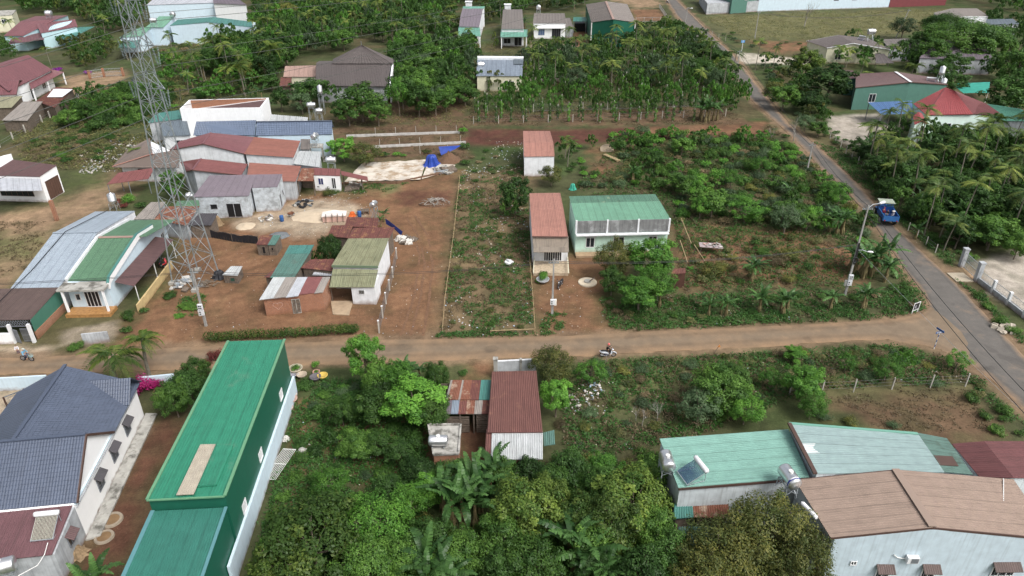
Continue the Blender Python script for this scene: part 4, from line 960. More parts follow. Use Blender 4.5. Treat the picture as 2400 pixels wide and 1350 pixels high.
for i in range(9):
    for u0, u1 in ((-.25, .55), (.72, 1.0)):
        if i == 8 and u0 < 0: continue
        z = .12 + i * .24; MB().beam(a.lerp(b, u0) + UP * (z + rnd.uniform(-.02, .02)), a.lerp(b, u1) + UP * (z + rnd.uniform(-.03, .03)), .03, .19).build('plank', M_WOOD, h.root)
m = MB(); p, q = a.lerp(b, -.25), b; bk = Vector((.1, 3.9, 0))
m.add([p + bk, q + bk, q + bk + UP * 2.7, p + bk + UP * 2.7], [(0, 1, 2, 3)]).build('back_wall', M_WOOD, h.root)
FOOT.append([tuple((v + h.o)[:2]) for v in (p, q, q + bk, p + bk)])
h = H('shed', 'low brick box with weathered concrete roof slab carrying a steel tank', 'shed', (1040, 1060, 0))
T = vv([(1016, 1066, 2.1), (1075, 1064, 2.1), (1080, 996, 2.1), (1004, 997, 2.1)])
h.wall(M_BRICK, T, .05, .12); h.plate(M_CONC, T, .14, 'roof_slab')
for a, b in ((0, 1), (1, 2), (2, 3), (3, 0)): h.beam('rim', M_CONC, [T[a] + UP * .08, T[b] + UP * .08], .16, .16)

# ---- bottom right compound
h = H('house', 'house with seafoam green ribbed roof and stained grey wall, lower right', 'house', (1700, 1120, 0))
h.mono('seafoam', (1848, 1006, 5.0), (1897, 1118, 5.0), (1590, 1143, 4.6), (1546, 1028, 4.6), M_STAIN, inset=.12, pitch=.2, h=.03, jit=.015)
h.beam('gutter', M_BROWN, [G(1590, 1146, 4.45), G(1897, 1122, 4.8)], .14, .2)
h = H('house', 'house with large grey-teal roof and brown edge trim, lower right', 'house', (2030, 1080, 0))
h.mono('greyteal', (1850, 992, 5.7), (1911, 1110, 5.7), (2214, 1107, 5.0), (2151, 1016, 5.0), M_STAIN, inset=.15, pitch=.2, h=.03, jit=.015)
h.mono('mossteal', (2150, 1014, 4.98), (2213, 1106, 4.98), (2280, 1112, 4.7), (2219, 1027, 4.7), M_STAIN, inset=.15, pitch=.2, h=.03)
h.beam('verge_trim', M_BROWN, [G(1850, 992, 5.75), G(1911, 1110, 5.75)], .3, .16); h.beam('verge_trim', RM['mintr'], [G(1850, 992, 5.7), G(2151, 1016, 5.05)], .25, .08)
h.plate(M_FRAME, [(1876, 1039, 5.70), (1925, 1040, 5.58), (1936, 1062, 5.58), (1890, 1062, 5.70)], .03, 'patch_sheet'); h.plate(M_BROWN, [(2188, 1067, 5.0), (2232, 1069, 4.9), (2247, 1092, 4.9), (2203, 1090, 5.0)], .03, 'dark_patch')
h = H('house', 'house with wide tan gable roof and pale blue stained wall, bottom right', 'house', (2150, 1300, 0))
R0, R1 = G(2098, 1101, 6.1), G(2186, 1236, 6.1)
h.gable('tan', R0, R1, (1863, 1124, 5.0), (1947, 1260, 5.0), M_STAIN, back=[(2376, 1124, 5.0), (2470, 1263, 4.95)], inset=.2, pitch=.2, h=.03, jit=.02, fascia=M_BROWN)
h.beam('ridge_cap', RM['tan'], [R0 + UP * .09, R1 + UP * .09], .55, .06)
M_WPB = mk('wall_pale_stained', (.50, .60, .66), .88, .1, streak=.25, scol=(.12, .12, .12))
a, b, r = G(1956, 1264, 4.85), G(2462, 1266, 4.8), G(2186, 1241, 5.95)
h.wall(M_WPB, [a, r, b, b + Vector((0, .3, 0)), a + Vector((0, .3, 0))], 0, 0, name='front_wall', foot=False)
for k, px, py, w, hh, aw in ((0, 2000, 1319, .45, .45, None), (0, 2068, 1342, 1.0, .9, 'brown'), (0, 2175, 1342, 1.0, .9, 'brown'), (1, 2350, 1338, 1.7, 1.0, 'brown')): t, z = h.at(k, px, py); h.win(k, t, z - hh / 2, w, hh, awn=aw, bars=0 if aw is None else 4, mull=2 if w > 1.5 else 1)
fr_ = h._fr(0); ta, za = h.at(0, 2135, 1305); za -= 3.27; ac = h._box(MB(), fr_, fr_[3] * ta - .4, fr_[3] * ta + .4, .05, .38, 3.0 + za, 3.55 + za).build('air_conditioner', M_FRAME, h.root)
h._box(MB(), fr_, fr_[3] * ta - .15, fr_[3] * ta + .35, .381, .4, 3.05 + za, 3.5 + za).build('grille', M_FRAMEG, ac)
p = [fr_[0] + fr_[1] * (fr_[3] * (ta + t)) + fr_[2] * .08 + UP * (z + za) for t, z in ((-.06, 3.2), (-.11, 3.2), (-.16, 3.3), (-.2, 3.55))]; MB().tube(p, .035, 6).build('pipe', M_PIPE, ac)
h.beam('roof_pipe', M_PIPE, [G(2352, 1122, 5.2), G(2352, 1246, 5.2)], .05)
h = H('house', 'brick red ribbed roof house at the right edge below the brown field', 'house', (2330, 1090, 0))
h.gable('brick', (2306, 1034, 5.2), (2376, 1120, 5.2), (2231, 1040, 4.6), (2296, 1118, 4.6), M_STAIN, back=[(2420, 1034, 4.5), (2490, 1120, 4.5)], inset=.2, pitch=.22, h=.03)
h = H('shed', 'low lean-to of teal and rusty sheets behind the olive mango tree', 'shed', (1640, 1220, 0))
h.mono('teal', (1581, 1180, 2.6), (1622, 1175, 2.6), (1626, 1212, 2.2), (1578, 1216, 2.2), M_WOOD, wave='sin', pitch=.18); h.mono('rusto', (1622, 1173, 2.6), (1705, 1168, 2.6), (1712, 1214, 2.2), (1626, 1212, 2.2), M_WOOD, wave='sin', pitch=.18)
h.mono('oldteal', (1590, 1235, 2.1), (1700, 1232, 2.1), (1705, 1300, 1.8), (1588, 1302, 1.8), M_WOOD, wave='sin', pitch=.18)

# ---- far row at the top centre
h = H('house', 'grey house with hip roof and broad grey tiled front roof', 'house', (850, 230, 0))
kw = dict(pitch=.4, h=.05, course=.6, wave='sin', jit=.03)
h.gable('greyt', (741, 148, 6.3), (916, 148, 6.3), (740, 201, 4.0), (908, 203, 4.0), M_GREYW, inset=.5, **kw)
ap = G(847, 106, 10.2); a, b = G(778, 149, 6.4), G(922, 149, 6.4); a2, b2 = back_of(ap, b), back_of(ap, a); a2.z = b2.z = 6.4
h.roof('greyt', ap - Vector((.2, 0, 0)), ap + Vector((.2, 0, 0)), b, a, **kw)
h.roof('greyt', ap, ap + Vector((0, .1, 0)), b2, b, **kw); h.roof('greyt', ap, ap + Vector((0, .1, 0)), a, a2, **kw); h.roof('greyt', ap, ap + Vector((.1, 0, 0)), a2, b2, **kw)
h.wall(M_GREYW, [a, b, b2, a2], .6, .2, name='tower_wall'); h.beam('finial', M_FRAMEG, [ap, ap + UP * 1.0], .1)
gw = vv([(912, 200, 4.0), (919, 148, 6.2)]); h.wall(M_WHITE, [gw[0], gw[0] + Vector((.3, .1, 0)), gw[1] + Vector((.3, 0, 0)), gw[1]], 0, 0, name='gable_wall')
h.mono('peach', (668, 155, 4.6), (741, 153, 4.6), (741, 180, 3.6), (664, 180, 3.6), M_CREAM, pitch=.4); h.mono('rust', (658, 181, 3.4), (684, 181, 3.4), (681, 202, 2.8), (655, 202, 2.8), M_WOOD)
def tube_house(label, roofm, frontm, rows, front, base_y, wallm, awn):
    h = H('house', label, 'house', (front[0], base_y, 0))
    rows = [vv(r) for r in rows]
    for (a, b), (c_, d) in zip(rows, rows[1:]): h.roof(roofm, a, b, d, c_, pitch=.5, h=.05)
    h.wall(wallm, [rows[-1][0], rows[-1][1]] + [r[1] for r in rows[-2::-1]] + [r[0] for r in rows[:-1]], .25)
    if awn:
        aw = vv(awn); h.roof(frontm, *aw, name='awning', pitch=.5, h=.05); h.posts(M_WHITE, [aw[2] - Vector((.3, -.3, 0)), aw[3] + Vector((.3, .3, 0))], .25)
    return h
h = tube_house('narrow house with mauve curved roof and mint front awning, left of the pair', 'mauve', 'mintr', [[(1084, 20, 6.6), (1132, 20, 6.6)], [(1079, 38, 6.4), (1128, 39, 6.4)], [(1076, 62, 5.2), (1123, 63, 5.2)]], (1100, 0), 116, M_PLASTER, [(1075, 62, 5.0), (1124, 63, 5.0), (1127, 85, 3.7), (1073, 84, 3.7)])
h.win(0, .3, .8, 2, 1.6, pane=M_DARK); h.win(0, .75, .1, 2, 2.6, pane=M_DARK, door=True); h.mono('mintr', (1085, 15, 6.8), (1137, 15, 6.8), (1132, 21, 6.4), (1084, 21, 6.4), M_PLASTER)
h = tube_house('narrow house with grey-brown roof and mint awning, right of the pair', 'greyroof', 'mintr', [[(1179, 22, 6.6), (1224, 22, 6.6)], [(1177, 45, 6.0), (1226, 45, 6.0)], [(1175, 68, 5.2), (1228, 68, 5.2)]], (1200, 0), 113, M_PLASTER, [(1174, 69, 4.6), (1236, 69, 4.6), (1236, 86, 3.6), (1173, 87, 3.6)])
h.win(0, .25, .8, 2.2, 1.6, pane=M_DARK); h.win(0, .75, .1, 2.4, 2.6, pane=M_DARK, door=True)
h = H('house', 'white bungalow with grey roof and grilled front door, far row', 'house', (1290, 100, 0))
h.mono('greyroof', (1252, 31, 6.2), (1323, 31, 6.2), (1327, 54, 4.9), (1249, 54, 4.9), M_WHITE, pitch=.5, h=.05); h.win(0, .25, 1.0, 2.2, 2.0, bars=8, mull=2, pane=mk('curtain_blue', (.10, .16, .3), .5, .2)); h.win(0, .72, .2, 2.9, 2.9, mull=3, door=True, pane=M_DARK, frame=M_FRAMEG)
h.ledge(0, 3.3, .8, .15, .02, .98, M_WHITE, 'canopy'); h.mono('greyroof', (1323, 42, 4.2), (1336, 42, 4.2), (1344, 64, 3.4), (1326, 63, 3.4), M_GREYW, pitch=.5)
h = H('warehouse', 'tall dark green sheet warehouse with grey gable roof in the far row', 'warehouse', (1435, 104, 0))
h.gable('greyroof', (1420, 3, 8.4), (1438, 45, 8.4), (1373, 10, 7.0), (1386, 52, 7.0), M_DGREEN, back=[(1470, 10, 7.0), (1490, 52, 7.0)], inset=.15, pitch=.5, h=.06); h.beam('ridge_cap', RM['peach'], [G(1420, 3, 8.5), G(1438, 45, 8.5)], .7, .08)
h.beam('downpipe', M_PIPE, [G(1387, 53, 6.9), Vector((*G(1387, 53, 6.9)[:2], 0))], .25); h.beam('downpipe', M_PIPE, [G(1489, 53, 6.9), Vector((*G(1489, 53, 6.9)[:2], 0))], .25)
h = H('carport', 'open dark green carport between the bungalow and the warehouse', 'carport', (1360, 65, 0))
h.roof('bright2', (1344, 40, 4.2), (1374, 40, 4.2), (1376, 50, 3.8), (1343, 50, 3.8), pitch=.5); h.posts(M_FRAMEG, [G(1345, 50, 3.7), G(1374, 50, 3.7)], .2)
h.wall(M_DARK, [(1347, 52, 3.0), (1372, 52, 3.0), (1370, 44, 3.0), (1348, 44, 3.0)], 0, .4, name='back_wall')
h = H('house', 'cream house with blue-grey mono-pitch roof above the pepper vines', 'house', (1170, 210, 0))
h.mono('bluegrey', (1119, 136, 4.8), (1227, 137, 4.8), (1224, 178, 3.7), (1116, 178, 3.7), M_CREAM, pitch=.4); h.win(0, .72, .2, 2.6, 2.2, pane=M_DARK, mull=2)
h.plate(M_PLASTER, [(1119, 135, 5.2), (1227, 136, 5.2), (1227, 132, 5.2), (1119, 131, 5.2)], .7, 'back_parapet'); h.roof('slate', (1203, 137, 4.95), (1227, 137, 4.95), (1226, 150, 4.6), (1204, 150, 4.6), name='roof_patch')
# ---- far right
h = H('house', 'house with brown gable roof, white bargeboard and solar heater', 'house', (2000, 140, 0))
h.gable('greyt', (1966, 82, 5.6), (2000, 101, 5.6), (1890, 96, 4.2), (1938, 112, 4.2), M_CREAM, back=[(2036, 90, 4.2), (2088, 116, 4.2)], inset=.3, pitch=.5, h=.05, fascia=M_WHITE)
h.roof('greyt', (2051, 125, 3.6), (2072, 126, 3.6), (2096, 148, 2.9), (2053, 148, 2.9), name='porch_roof', pitch=.5); h.win(1, .5, 1, 1.6, 1.4)
h = H('house', 'grey roofed house half hidden by the spreading tree', 'house', (2220, 170, 0))
h.mono('purple', (2185, 96, 5.4), (2300, 94, 5.4), (2330, 140, 4.0), (2155, 136, 4.0), M_GREYW, pitch=.5); h.mono('greyroof', (2064, 92, 4.6), (2168, 89, 4.6), (2180, 112, 3.8), (2085, 112, 3.8), M_GREYW, pitch=.5)
h = H('house', 'teal sheet-walled house with dark maroon roof beside the road', 'house', (2090, 245, 0))
h.gable('plum', (2099, 168, 6.0), (2135, 192, 6.0), (2006, 173, 5.0), (2005, 205, 5.0), M_TEALW, back=[(2176, 180, 4.9), (2222, 198, 4.9)], inset=.15, pitch=.4, h=.05, fascia=M_BROWN)
h.win(1, .35, 1.6, 1.6, 1.9, mull=1, pane=M_GLASS); h.beam('ridge_flash', M_FRAME, [G(2099, 168, 6.1), G(2135, 192, 6.1)], .6, .08)
h.mono('plum', (1975, 163, 4.4), (2000, 165, 4.4), (2010, 184, 4.0), (1986, 184, 4.0), M_TEALW, inset=.1)
h = H('house', 'mint white house with scarlet hip roof and small front gable', 'house', (2230, 290, 0))
kw = dict(pitch=.35, h=.05, course=.5, wave='sin', jit=.02)
P1, P2 = G(2216, 205, 7.0), G(2236, 213, 7.0); F0, F1 = G(2172, 270, 4.4), G(2281, 268, 4.4); F2 = G(2351, 270, 4.2); L0 = G(2140, 243, 4.4)
h.roof('scarlet', P1, P2, F1, F0, **kw); h.roof('scarlet', P1, P1 + Vector((0, .1, 0)), F0, L0, **kw); h.roof('dred', P2 + Vector((0, .1, 0)), P2, F1, G(2312, 243, 4.3), **kw)
h.roof('scarlet', P2, P1, L0, G(2312, 243, 4.3), **kw); h.roof('dred', (2258, 240, 5.0), (2312, 243, 4.6), F2, (2280, 268, 4.3), name='wing_roof', **kw)
h.wall(M_MINTW, [F0, F1, F2, G(2316, 240, 4.2), L0], .35, .2); h.win(0, .5, 1.2, 1.8, 1.4); h.gable('scarlet', (2152, 262, 5.0), (2160, 284, 5.0), (2160, 266, 4.4), (2172, 290, 4.4), M_MINTW, inset=.1, **kw)
h.beam('hip_cap', RM['dred'], [P1, F0 + UP * .1], .2, .1)
h = H('carport', 'bright blue sheet carport in front of the teal walled house', 'carport', (2085, 262, 0))
h.roof('blue', (2035, 240, 3.6), (2138, 236, 3.6), (2140, 266, 3.0), (2066, 268, 3.0), pitch=.4); h.posts(M_FRAMEG, [G(2066, 268, 3), G(2138, 266, 3), G(2037, 241, 3.5)], .14)
h = H('shed', 'green roofed shed with grey wall at the right edge', 'shed', (2370, 310, 0))
h.gable('green2', (2386, 254, 4.9), (2425, 284, 4.9), (2312, 243, 4.2), (2331, 283, 4.0), M_GREYW, inset=.15, pitch=.4)
h = H('shade_net', 'teal shade net on thin posts behind the scarlet roof', 'canopy', (2285, 215, 0))
h.plate(mk('net_teal', (.03, .26, .20), .8, .2), [(2229, 196, 3.0), (2320, 192, 3.0), (2318, 217, 2.8), (2258, 218, 2.8)], .04, 'net'); h.posts(M_PIPE, [G(2230, 197, 2.9), G(2318, 193, 2.9), G(2316, 217, 2.7), G(2260, 217, 2.7)], .1)
h = H('warehouse', 'long pale blue-grey walled building at the top right beyond the field', 'warehouse', (1850, 20, 0))
a, b, c_ = G(1655, 34, 0), G(1775, 27, 0), G(2082, 17, 0); bk = Vector((4, 30, 0))
h.wall(M_BLUEWALL, [b + UP * 8, c_ + UP * 8, c_ + bk + UP * 8, b + bk + UP * 8], 0, 0); h.win(0, .58, 3.2, 2.2, 2.2, frame=M_FRAMEG); h.win(0, .72, 3.2, 2.2, 2.2, frame=M_FRAMEG); h.win(0, .85, 3.2, 2.2, 2.2, frame=M_FRAMEG)
h.wall(M_GREYW, [a + UP * 4, b + UP * 4, b + bk + UP * 4, a + bk + UP * 4], 0, 0, name='low_wall'); h.wall(M_TEALW, [a + Vector((10, 2, 8)), b + Vector((0, 1, 8)), b + bk + UP * 8, a + bk + UP * 8], 0, 0, name='teal_block'); h.win(0, .55, 4.5, 2, 2)
h.plate(RM['greyroof'], [b + Vector((-1, -1, 8.2)), c_ + Vector((1, -1, 8.2)), c_ + bk + UP * 9, b + bk + UP * 9], .2, 'roof')
h = H('warehouse', 'red sheet-walled building adjoining the long pale wall', 'warehouse', (2150, 14, 0))
d = G(2215, 12, 0); h.wall(mk('wall_red_sheet', C(150, 62, 66), .6, .1, streak=.3), [c_ + Vector((.2, 0, 5)), d + UP * 5, d + bk + UP * 5, c_ + bk + UP * 5], 0, 0); h.plate(RM['dred'], [c_ + Vector((.2, -.5, 5.2)), d + Vector((0, -.5, 5.2)), d + bk + UP * 6, c_ + bk + UP * 6], .2, 'roof')
h = H('house', 'grey gable-roofed house among trees at the top right', 'house', (2240, 45, 0))
h.gable('greyroof', (2232, 20, 6), (2262, 38, 6), (2188, 30, 4.8), (2215, 48, 4.8), M_PLASTER, back=[(2290, 20, 4.8), (2318, 38, 4.8)], inset=.2, pitch=.6, fascia=M_WHITE)
h = H('shed', 'long grey wall shed with brick foot at the far right edge', 'shed', (2360, 70, 0))
h.mono('slate', (2312, 45, 4.6), (2374, 44, 4.6), (2390, 56, 4.0), (2310, 58, 4.0), M_GREYW, pitch=.6)

# ================================================================== pylon, poles, cables, fences
TC = Vector((-40.4, 79.7, 0)); TA = math.atan2(-3.4, 1.1)
def tw(z):
    ks = [(0, 2.85), (14, 1.72), (24.6, 1.10), (44, .62)]
    for (a, b), (c, d) in zip(ks, ks[1:]):
        if z <= c: return b + (d - b) * (z - a) / (c - a)
    return .72
def tl(k, z): return Vector((math.cos(TA + k * math.pi / 2), math.sin(TA + k * math.pi / 2), 0)) * tw(z) + UP * z
M_PYL = mk('pylon_steel', (.30, .335, .35), .5, .2, metal=.4)
pyl = empty('lattice_pylon', TC, 0, 'tall grey lattice steel power pylon standing in the red dirt yard', 'pylon')
LV = [0, 3.4, 6.6, 9.4, 11.9, 14.1, 16.1, 18.0, 19.8, 21.5, 23.1, 24.6, 26.1, 27.6, 29.1, 30.6, 32.1, 33.6, 35.2, 37, 39, 41.5, 44]
for k in range(4):
    m = MB()
    for a, b in zip(LV, LV[1:]): m.beam(tl(k, a), tl(k, b), .115 if a < 24 else .09)
    m.build('leg', M_PYL, pyl)
    m = MB(); p = tl(k, 0); m.box(p.x - .35, p.y - .35, -.3, p.x + .35, p.y + .35, .35); m.build('footing', M_CONC, pyl)
for a, b in zip(LV, LV[1:]):
    for k in range(4):
        w = .06 if a < 14 else .048
        MB().beam(tl(k, a), tl(k + 1, b), w, w * .6).build('brace', M_PYL, pyl); MB().beam(tl(k + 1, a), tl(k, b), w, w * .6).build('brace', M_PYL, pyl)
        if a in (0, 6.6, 14.1, 21.5, 24.6, 29.1, 33.6): MB().beam(tl(k, b), tl(k + 1, b), w).build('brace', M_PYL, pyl)
M_INS = mk('insulator_glass', (.20, .24, .25), .25, .1)
ARMV = Vector((5.4, -4.0, 0)).normalized(); LINE = Vector((30, 49, 0)).normalized()
wires = []
for z, ln, nm in ((24.6, 3.5, 'lower'), (29.1, 3.5, 'middle'), (33.6, 3.1, 'top')):
    for sg, sd in ((1, 'right'), (-1, 'left')):
        tip = ARMV * sg * ln + UP * (z + .25); m = MB()
        for dz in (0, 1.35):
            for q in (-1, 1):
                root = ARMV * sg * tw(z) * .6 + LINE * q * tw(z) * .55 + UP * (z + dz)
                m.beam(root, tip, .07)
        for t in (.33, .66):
            for q in (-1, 1):
                r0 = ARMV * sg * tw(z) * .6 + LINE * q * tw(z) * .55
                m.beam((r0 + UP * z).lerp(tip, t), (r0 + UP * (z + 1.35)).lerp(tip, t), .045)
        m.build('cross_arm', M_PYL, pyl)
        att = tip - UP * 2.1
        for q in (-.35, .35):
            top = tip + LINE * q * .9; m = MB(); m.tube([top, att + LINE * q * .3], .02, 4)
            for i in range(11): c = top.lerp(att + LINE * q * .3, .12 + i * .075); m.lathe([(.02, -.03), (.11, -.02), (.11, .01), (.02, .03)], 6, c)
            m.build('insulator_string', M_INS, pyl)
        wires.append((att + TC, '%s %s' % (nm, sd)))
M_WIRE = mk('conductor_aluminium', (.075, .08, .075), .6, .1); M_CABLE = mk('cable_black', (.02, .02, .022), .5, .1)
def cable(label, pts, r, mat, sag=0.0, name='power_cable', group=None):
    P = vv(pts); out = []
    for a, b in zip(P, P[1:]):
        n = 14
        out += [a.lerp(b, i / n) - UP * sag * 4 * (i / n) * (1 - i / n) for i in range(n)]
    out.append(P[-1]); o = P[0].copy()
    r_ = MB().tube([p - o for p in out], r, 5).build(name, mat); r_.location = o
    return tag(r_, label, 'cable', group)
for p, nm in wires:
    far = p + LINE * 260 + UP * 6; near = p - LINE * 75 - UP * 5.5
    n = [near.lerp(p, i / 10) + UP * (-1.2 * 4 * (i / 10) * (1 - i / 10)) for i in range(10)] + [p] + [p.lerp(far, i / 24) - UP * 5.5 * 4 * (i / 24) * (1 - i / 24) for i in range(1, 25)]
    o = MB().tube([q - p for q in n], .026, 5).build('power_cable', M_WIRE); o.location = p
    tag(o, 'high-voltage conductor held by the %s arm of the lattice pylon' % nm, 'cable', 'pylon conductors')

M_POLE = mk('pole_concrete', (.30, .295, .28), .9, .15)
M_BOX = mk('meter_box_white', (.66, .68, .70), .5, .05)
def pole(base, hgt, label, meters=0, lamp=None, lean=(0, 0), side=1):
    p = G(*base); r = empty('utility_pole', p, 0, label, 'utility pole', 'concrete utility poles')
    top = Vector((lean[0], lean[1], hgt)); m = MB(); f = lambda z, w: [(s_ * w + top.x * z / hgt, t_ * w * .75 + top.y * z / hgt, z) for s_, t_ in ((-1, -1), (1, -1), (1, 1), (-1, 1))]
    m.add(f(-.3, .14) + f(hgt, .075), [(4, 5, 6, 7), (0, 1, 5, 4), (1, 2, 6, 5), (2, 3, 7, 6), (3, 0, 4, 7)]); m.build('pole', M_POLE, r)
    m = MB(); m.beam(top + Vector((-.6, 0, -.5)), top + Vector((.6, 0, -.5)), .07); m.build('cross_bar', M_GALV, r)
    for i in range(4): MB().lathe([(.03, 0), (.06, .02), (.06, .10), (.02, .13)], 8, (top.x - .5 + i * .33, top.y, top.z - .46)).build('insulator', M_INS, r)
    for i in range(meters):
        z = 1.6 + i * .75; b = MB().box(-.26, -.42, z, .26, -.16, z + .66).build('meter_box', M_BOX, r)
        for q in range(2):
            for w in range(2 if i else 1): MB().box(-.18 + w * .2, -.435, z + .12 + q * .26, -.02 + w * .2, -.415, z + .26 + q * .26).build('meter_window', M_DARK, b)
    if meters: MB().box(side * .34 - .12, -.2, 1.4, side * .34 + .12, .05, 2.15).build('junction_box', mk('box_pale', (.72, .70, .64), .5, .05), r)
    if lamp:
        z, v = lamp; a = Vector((top.x * z / hgt, 0, z)); b = a + Vector(v)
        MB().tube([a, a.lerp(b, .4) + UP * .25, b], .035, 6).build('lamp_arm', M_GALV, r)
        d = (b - a).normalized(); e = b + Vector((d.x, d.y, .1)).normalized() * .85
        hd = MB().tube([b, b.lerp(e, .15), b.lerp(e, .6), b.lerp(e, .92), e], [.05, .13, .17, .14, .05], 8).build('lamp_head', M_FRAME, r)
    return r, p + top
_, P3 = pole((1980, 692), 12.0, 'tall concrete street pole with lamp and meter boxes between the bananas', 2, (11.6, (1.5, .6, .35)), side=-1)
l2 = G(1980, 692); lr = bpy.data.objects['utility_pole']
MB().tube([(0, 0, 6.2), (.6, -.1, 6.3), (1.25, -.2, 6.1)], .03, 6).build('lamp_arm', M_GALV, lr); MB().tube([(1.2, -.2, 6.1), (1.4, -.22, 6.12), (1.7, -.26, 6.1), (1.9, -.28, 6.06)], [.05, .12, .13, .04], 8).build('lamp_head', M_FRAME, lr)
MB().tube([(.34 * math.cos(t * .524), -.22, 5.0 + .34 * math.sin(t * .524)) for t in range(13)], .06, 6).build('cable_coil', M_CABLE, lr); MB().beam((.05, -.13, 4.4), (.05, -.1, 7.2), .2, .08).build('cable_bundle', M_CABLE, lr)
_, P2 = pole((1294, 738), 7.4, 'concrete utility pole with white box in front of the pink roofed house', 1, None, side=1)
_, P1 = pole((483, 763), 7.4, 'concrete utility pole with meter boxes in front of the pylon', 2, None, side=-1)
_, Q1 = pole((1892, 398), 5.0, 'slim concrete pole at the left edge of the road', 0, None)
_, Q2 = pole((1722, 198), 8.5, 'concrete pole at the bend of the road by the side turning', 0, None)
_, Q3 = pole((1604, 80), 8.5, 'concrete pole beside the road near the far green warehouse', 0, (8.2, (.9, -.3, .1)))
_, Q4 = pole((1769, 90), 8.5, 'concrete pole across the road on the grassy field edge', 0, None)
_, Q5 = pole((2100, 88), 9.0, 'leaning pale concrete pole behind the brown gable house', 0, None, lean=(2.0, 0))
OFF = G(2500, 1010, 9.5); OFFL = Vector((P1.x - 42, P1.y - 3, 7.0))
for d in (-.4, .25):
    dv = Vector((d, 0, -.4 + d * .3))
    cable('black low-voltage cable over the lane, %s strand left of the pylon' % ('upper' if d > 0 else 'lower'), [OFFL + dv, P1 + dv], .022, M_CABLE, .5, group='lane cables')
    cable('black low-voltage cable over the dirt yard, %s strand' % ('upper' if d > 0 else 'lower'), [P1 + dv, P2 + dv], .022, M_CABLE, .9, group='lane cables')
    cable('black low-voltage cable over the banana plot, %s strand' % ('upper' if d > 0 else 'lower'), [P2 + dv, P3 - UP * 4.6 + dv], .022, M_CABLE, .9, group='lane cables')
    cable('black cable along the paved road below the tall street pole, %s strand' % ('right' if d > 0 else 'left'), [P3 + dv, OFF + dv * 2], .028, M_CABLE, .8, group='road cables')
    cable('black cable along the paved road above the tall street pole, %s strand' % ('right' if d > 0 else 'left'), [P3 + dv, Q1 + dv], .028, M_CABLE, .7, group='road cables')
    cable('black cable between the slim roadside pole and the road bend, %s strand' % ('right' if d > 0 else 'left'), [Q1 + dv, Q2 + dv], .03, M_CABLE, 1.0, group='road cables')
    cable('black cable between the road bend and far roadside pole, %s strand' % ('right' if d > 0 else 'left'), [Q2 + dv, Q3 + dv], .03, M_CABLE, 1.0, group='road cables')
    cable('black cable crossing the far road to the field edge, %s strand' % ('right' if d > 0 else 'left'), [Q3 + dv, Q4 + dv], .03, M_CABLE, .8, group='road cables')
    cable('black cable from the field edge to the leaning pole, %s strand' % ('right' if d > 0 else 'left'), [Q4 + dv, Q5 + dv], .035, M_CABLE, 2.0, group='road cables')
cable('pale stay wire slanting from the tall street pole across the junction', [P3 - UP * 5.6, G(2215, 790, 3.6), G(2420, 985, 4.2)], .012, M_GALV, .1)
cable('thin cable from the front pole to the mint house', [P2 - UP * .5, G(1350, 520, 4.6)], .015, M_CABLE, .3)

def fence(label, pts, h, sp, pmat, rails=(), rmat=None, net=None, pw=.1, name='fence', rw=.05, cap=None):
    P = vv(pts); o = P[0].copy(); o.z = 0; r = empty(name, o, 0, label, 'fence')
    for a, b in zip(P, P[1:]):
        L_ = (b - a).length; n = max(1, int(round(L_ / sp)))
        for i in range(0 if a is P[0] else 1, n + 1):
            p = a.lerp(b, i / n) - o; hh = h * rnd.uniform(.93, 1.05)
            MB().box(p.x - pw / 2, p.y - pw / 2, -.2, p.x + pw / 2, p.y + pw / 2, hh).build('post', pmat, r)
            if cap: MB().box(p.x - pw * .7, p.y - pw * .7, hh, p.x + pw * .7, p.y + pw * .7, hh + .1).build('post_cap', cap, r)
        for z in rails: MB().beam(a - o + UP * z, b - o + UP * z, rw, rw * 1.3).build('rail', rmat or pmat, r)
        if net:
            m = MB(); st = .35; k = max(2, int(L_ / st))
            for i in range(k + 1): m.beam(a.lerp(b, i / k) - o + UP * .05, a.lerp(b, i / k) - o + UP * (h - .05), .014)
            for i in range(int(h / .3) + 1): m.beam(a - o + UP * (.06 + i * .3), b - o + UP * (.06 + i * .3), .014)
            m.build('wire_mesh', net, r)
    return r
M_BAMB = mk('bamboo', (.36, .27, .15), .7, .25, sc=3); M_STAKE = mk('stake_concrete', (.42, .40, .36), .9, .2); M_MESHW = mk('wire_mesh', (.25, .25, .25), .5, .1, metal=.5)
fence('tan bamboo rail fence on the left side of the littered plot', [(1078, 420), (1063, 560), (1043, 710), (1038, 778)], .75, 3.0, M_BAMB, (.6,), M_BAMB, pw=.06, rw=.05)
fence('tan bamboo rail fence on the right side of the littered plot', [(1240, 600), (1248, 690), (1254, 782)], .75, 2.6, M_BAMB, (.6,), M_BAMB, pw=.06, rw=.05)
fence('low bamboo rail along the lane end of the littered plot', [(1150, 782), (1254, 778)], .5, 2.5, M_BAMB, (.4,), M_BAMB, pw=.06, rw=.07)
fence('wire mesh fence with concrete posts right of the mossy roofed house', [(889, 780), (905, 712), (921, 650), (930, 606)], 1.5, 4.0, M_STAKE, (), None, M_MESHW, .14, cap=M_FRAME)
fence('concrete stake fence along the right roadside below the gate wall', [(2128, 540), (2192, 592)], 1.3, 2.5, M_STAKE, (.6, 1.1), M_MESHW, rw=.015)
fence('wire fence with concrete stakes along the right roadside above the truck', [(1945, 325), (2010, 385), (2075, 455)], 1.4, 3.0, M_STAKE, (.5, 1.0), M_MESHW, rw=.015)
fence('row of concrete stakes with wire along the brown field', [(1850, 925), (2000, 918), (2090, 912), (2180, 908), (2262, 905)], 1.5, 4.2, M_STAKE, (.5, .9, 1.3), M_MESHW, rw=.012)
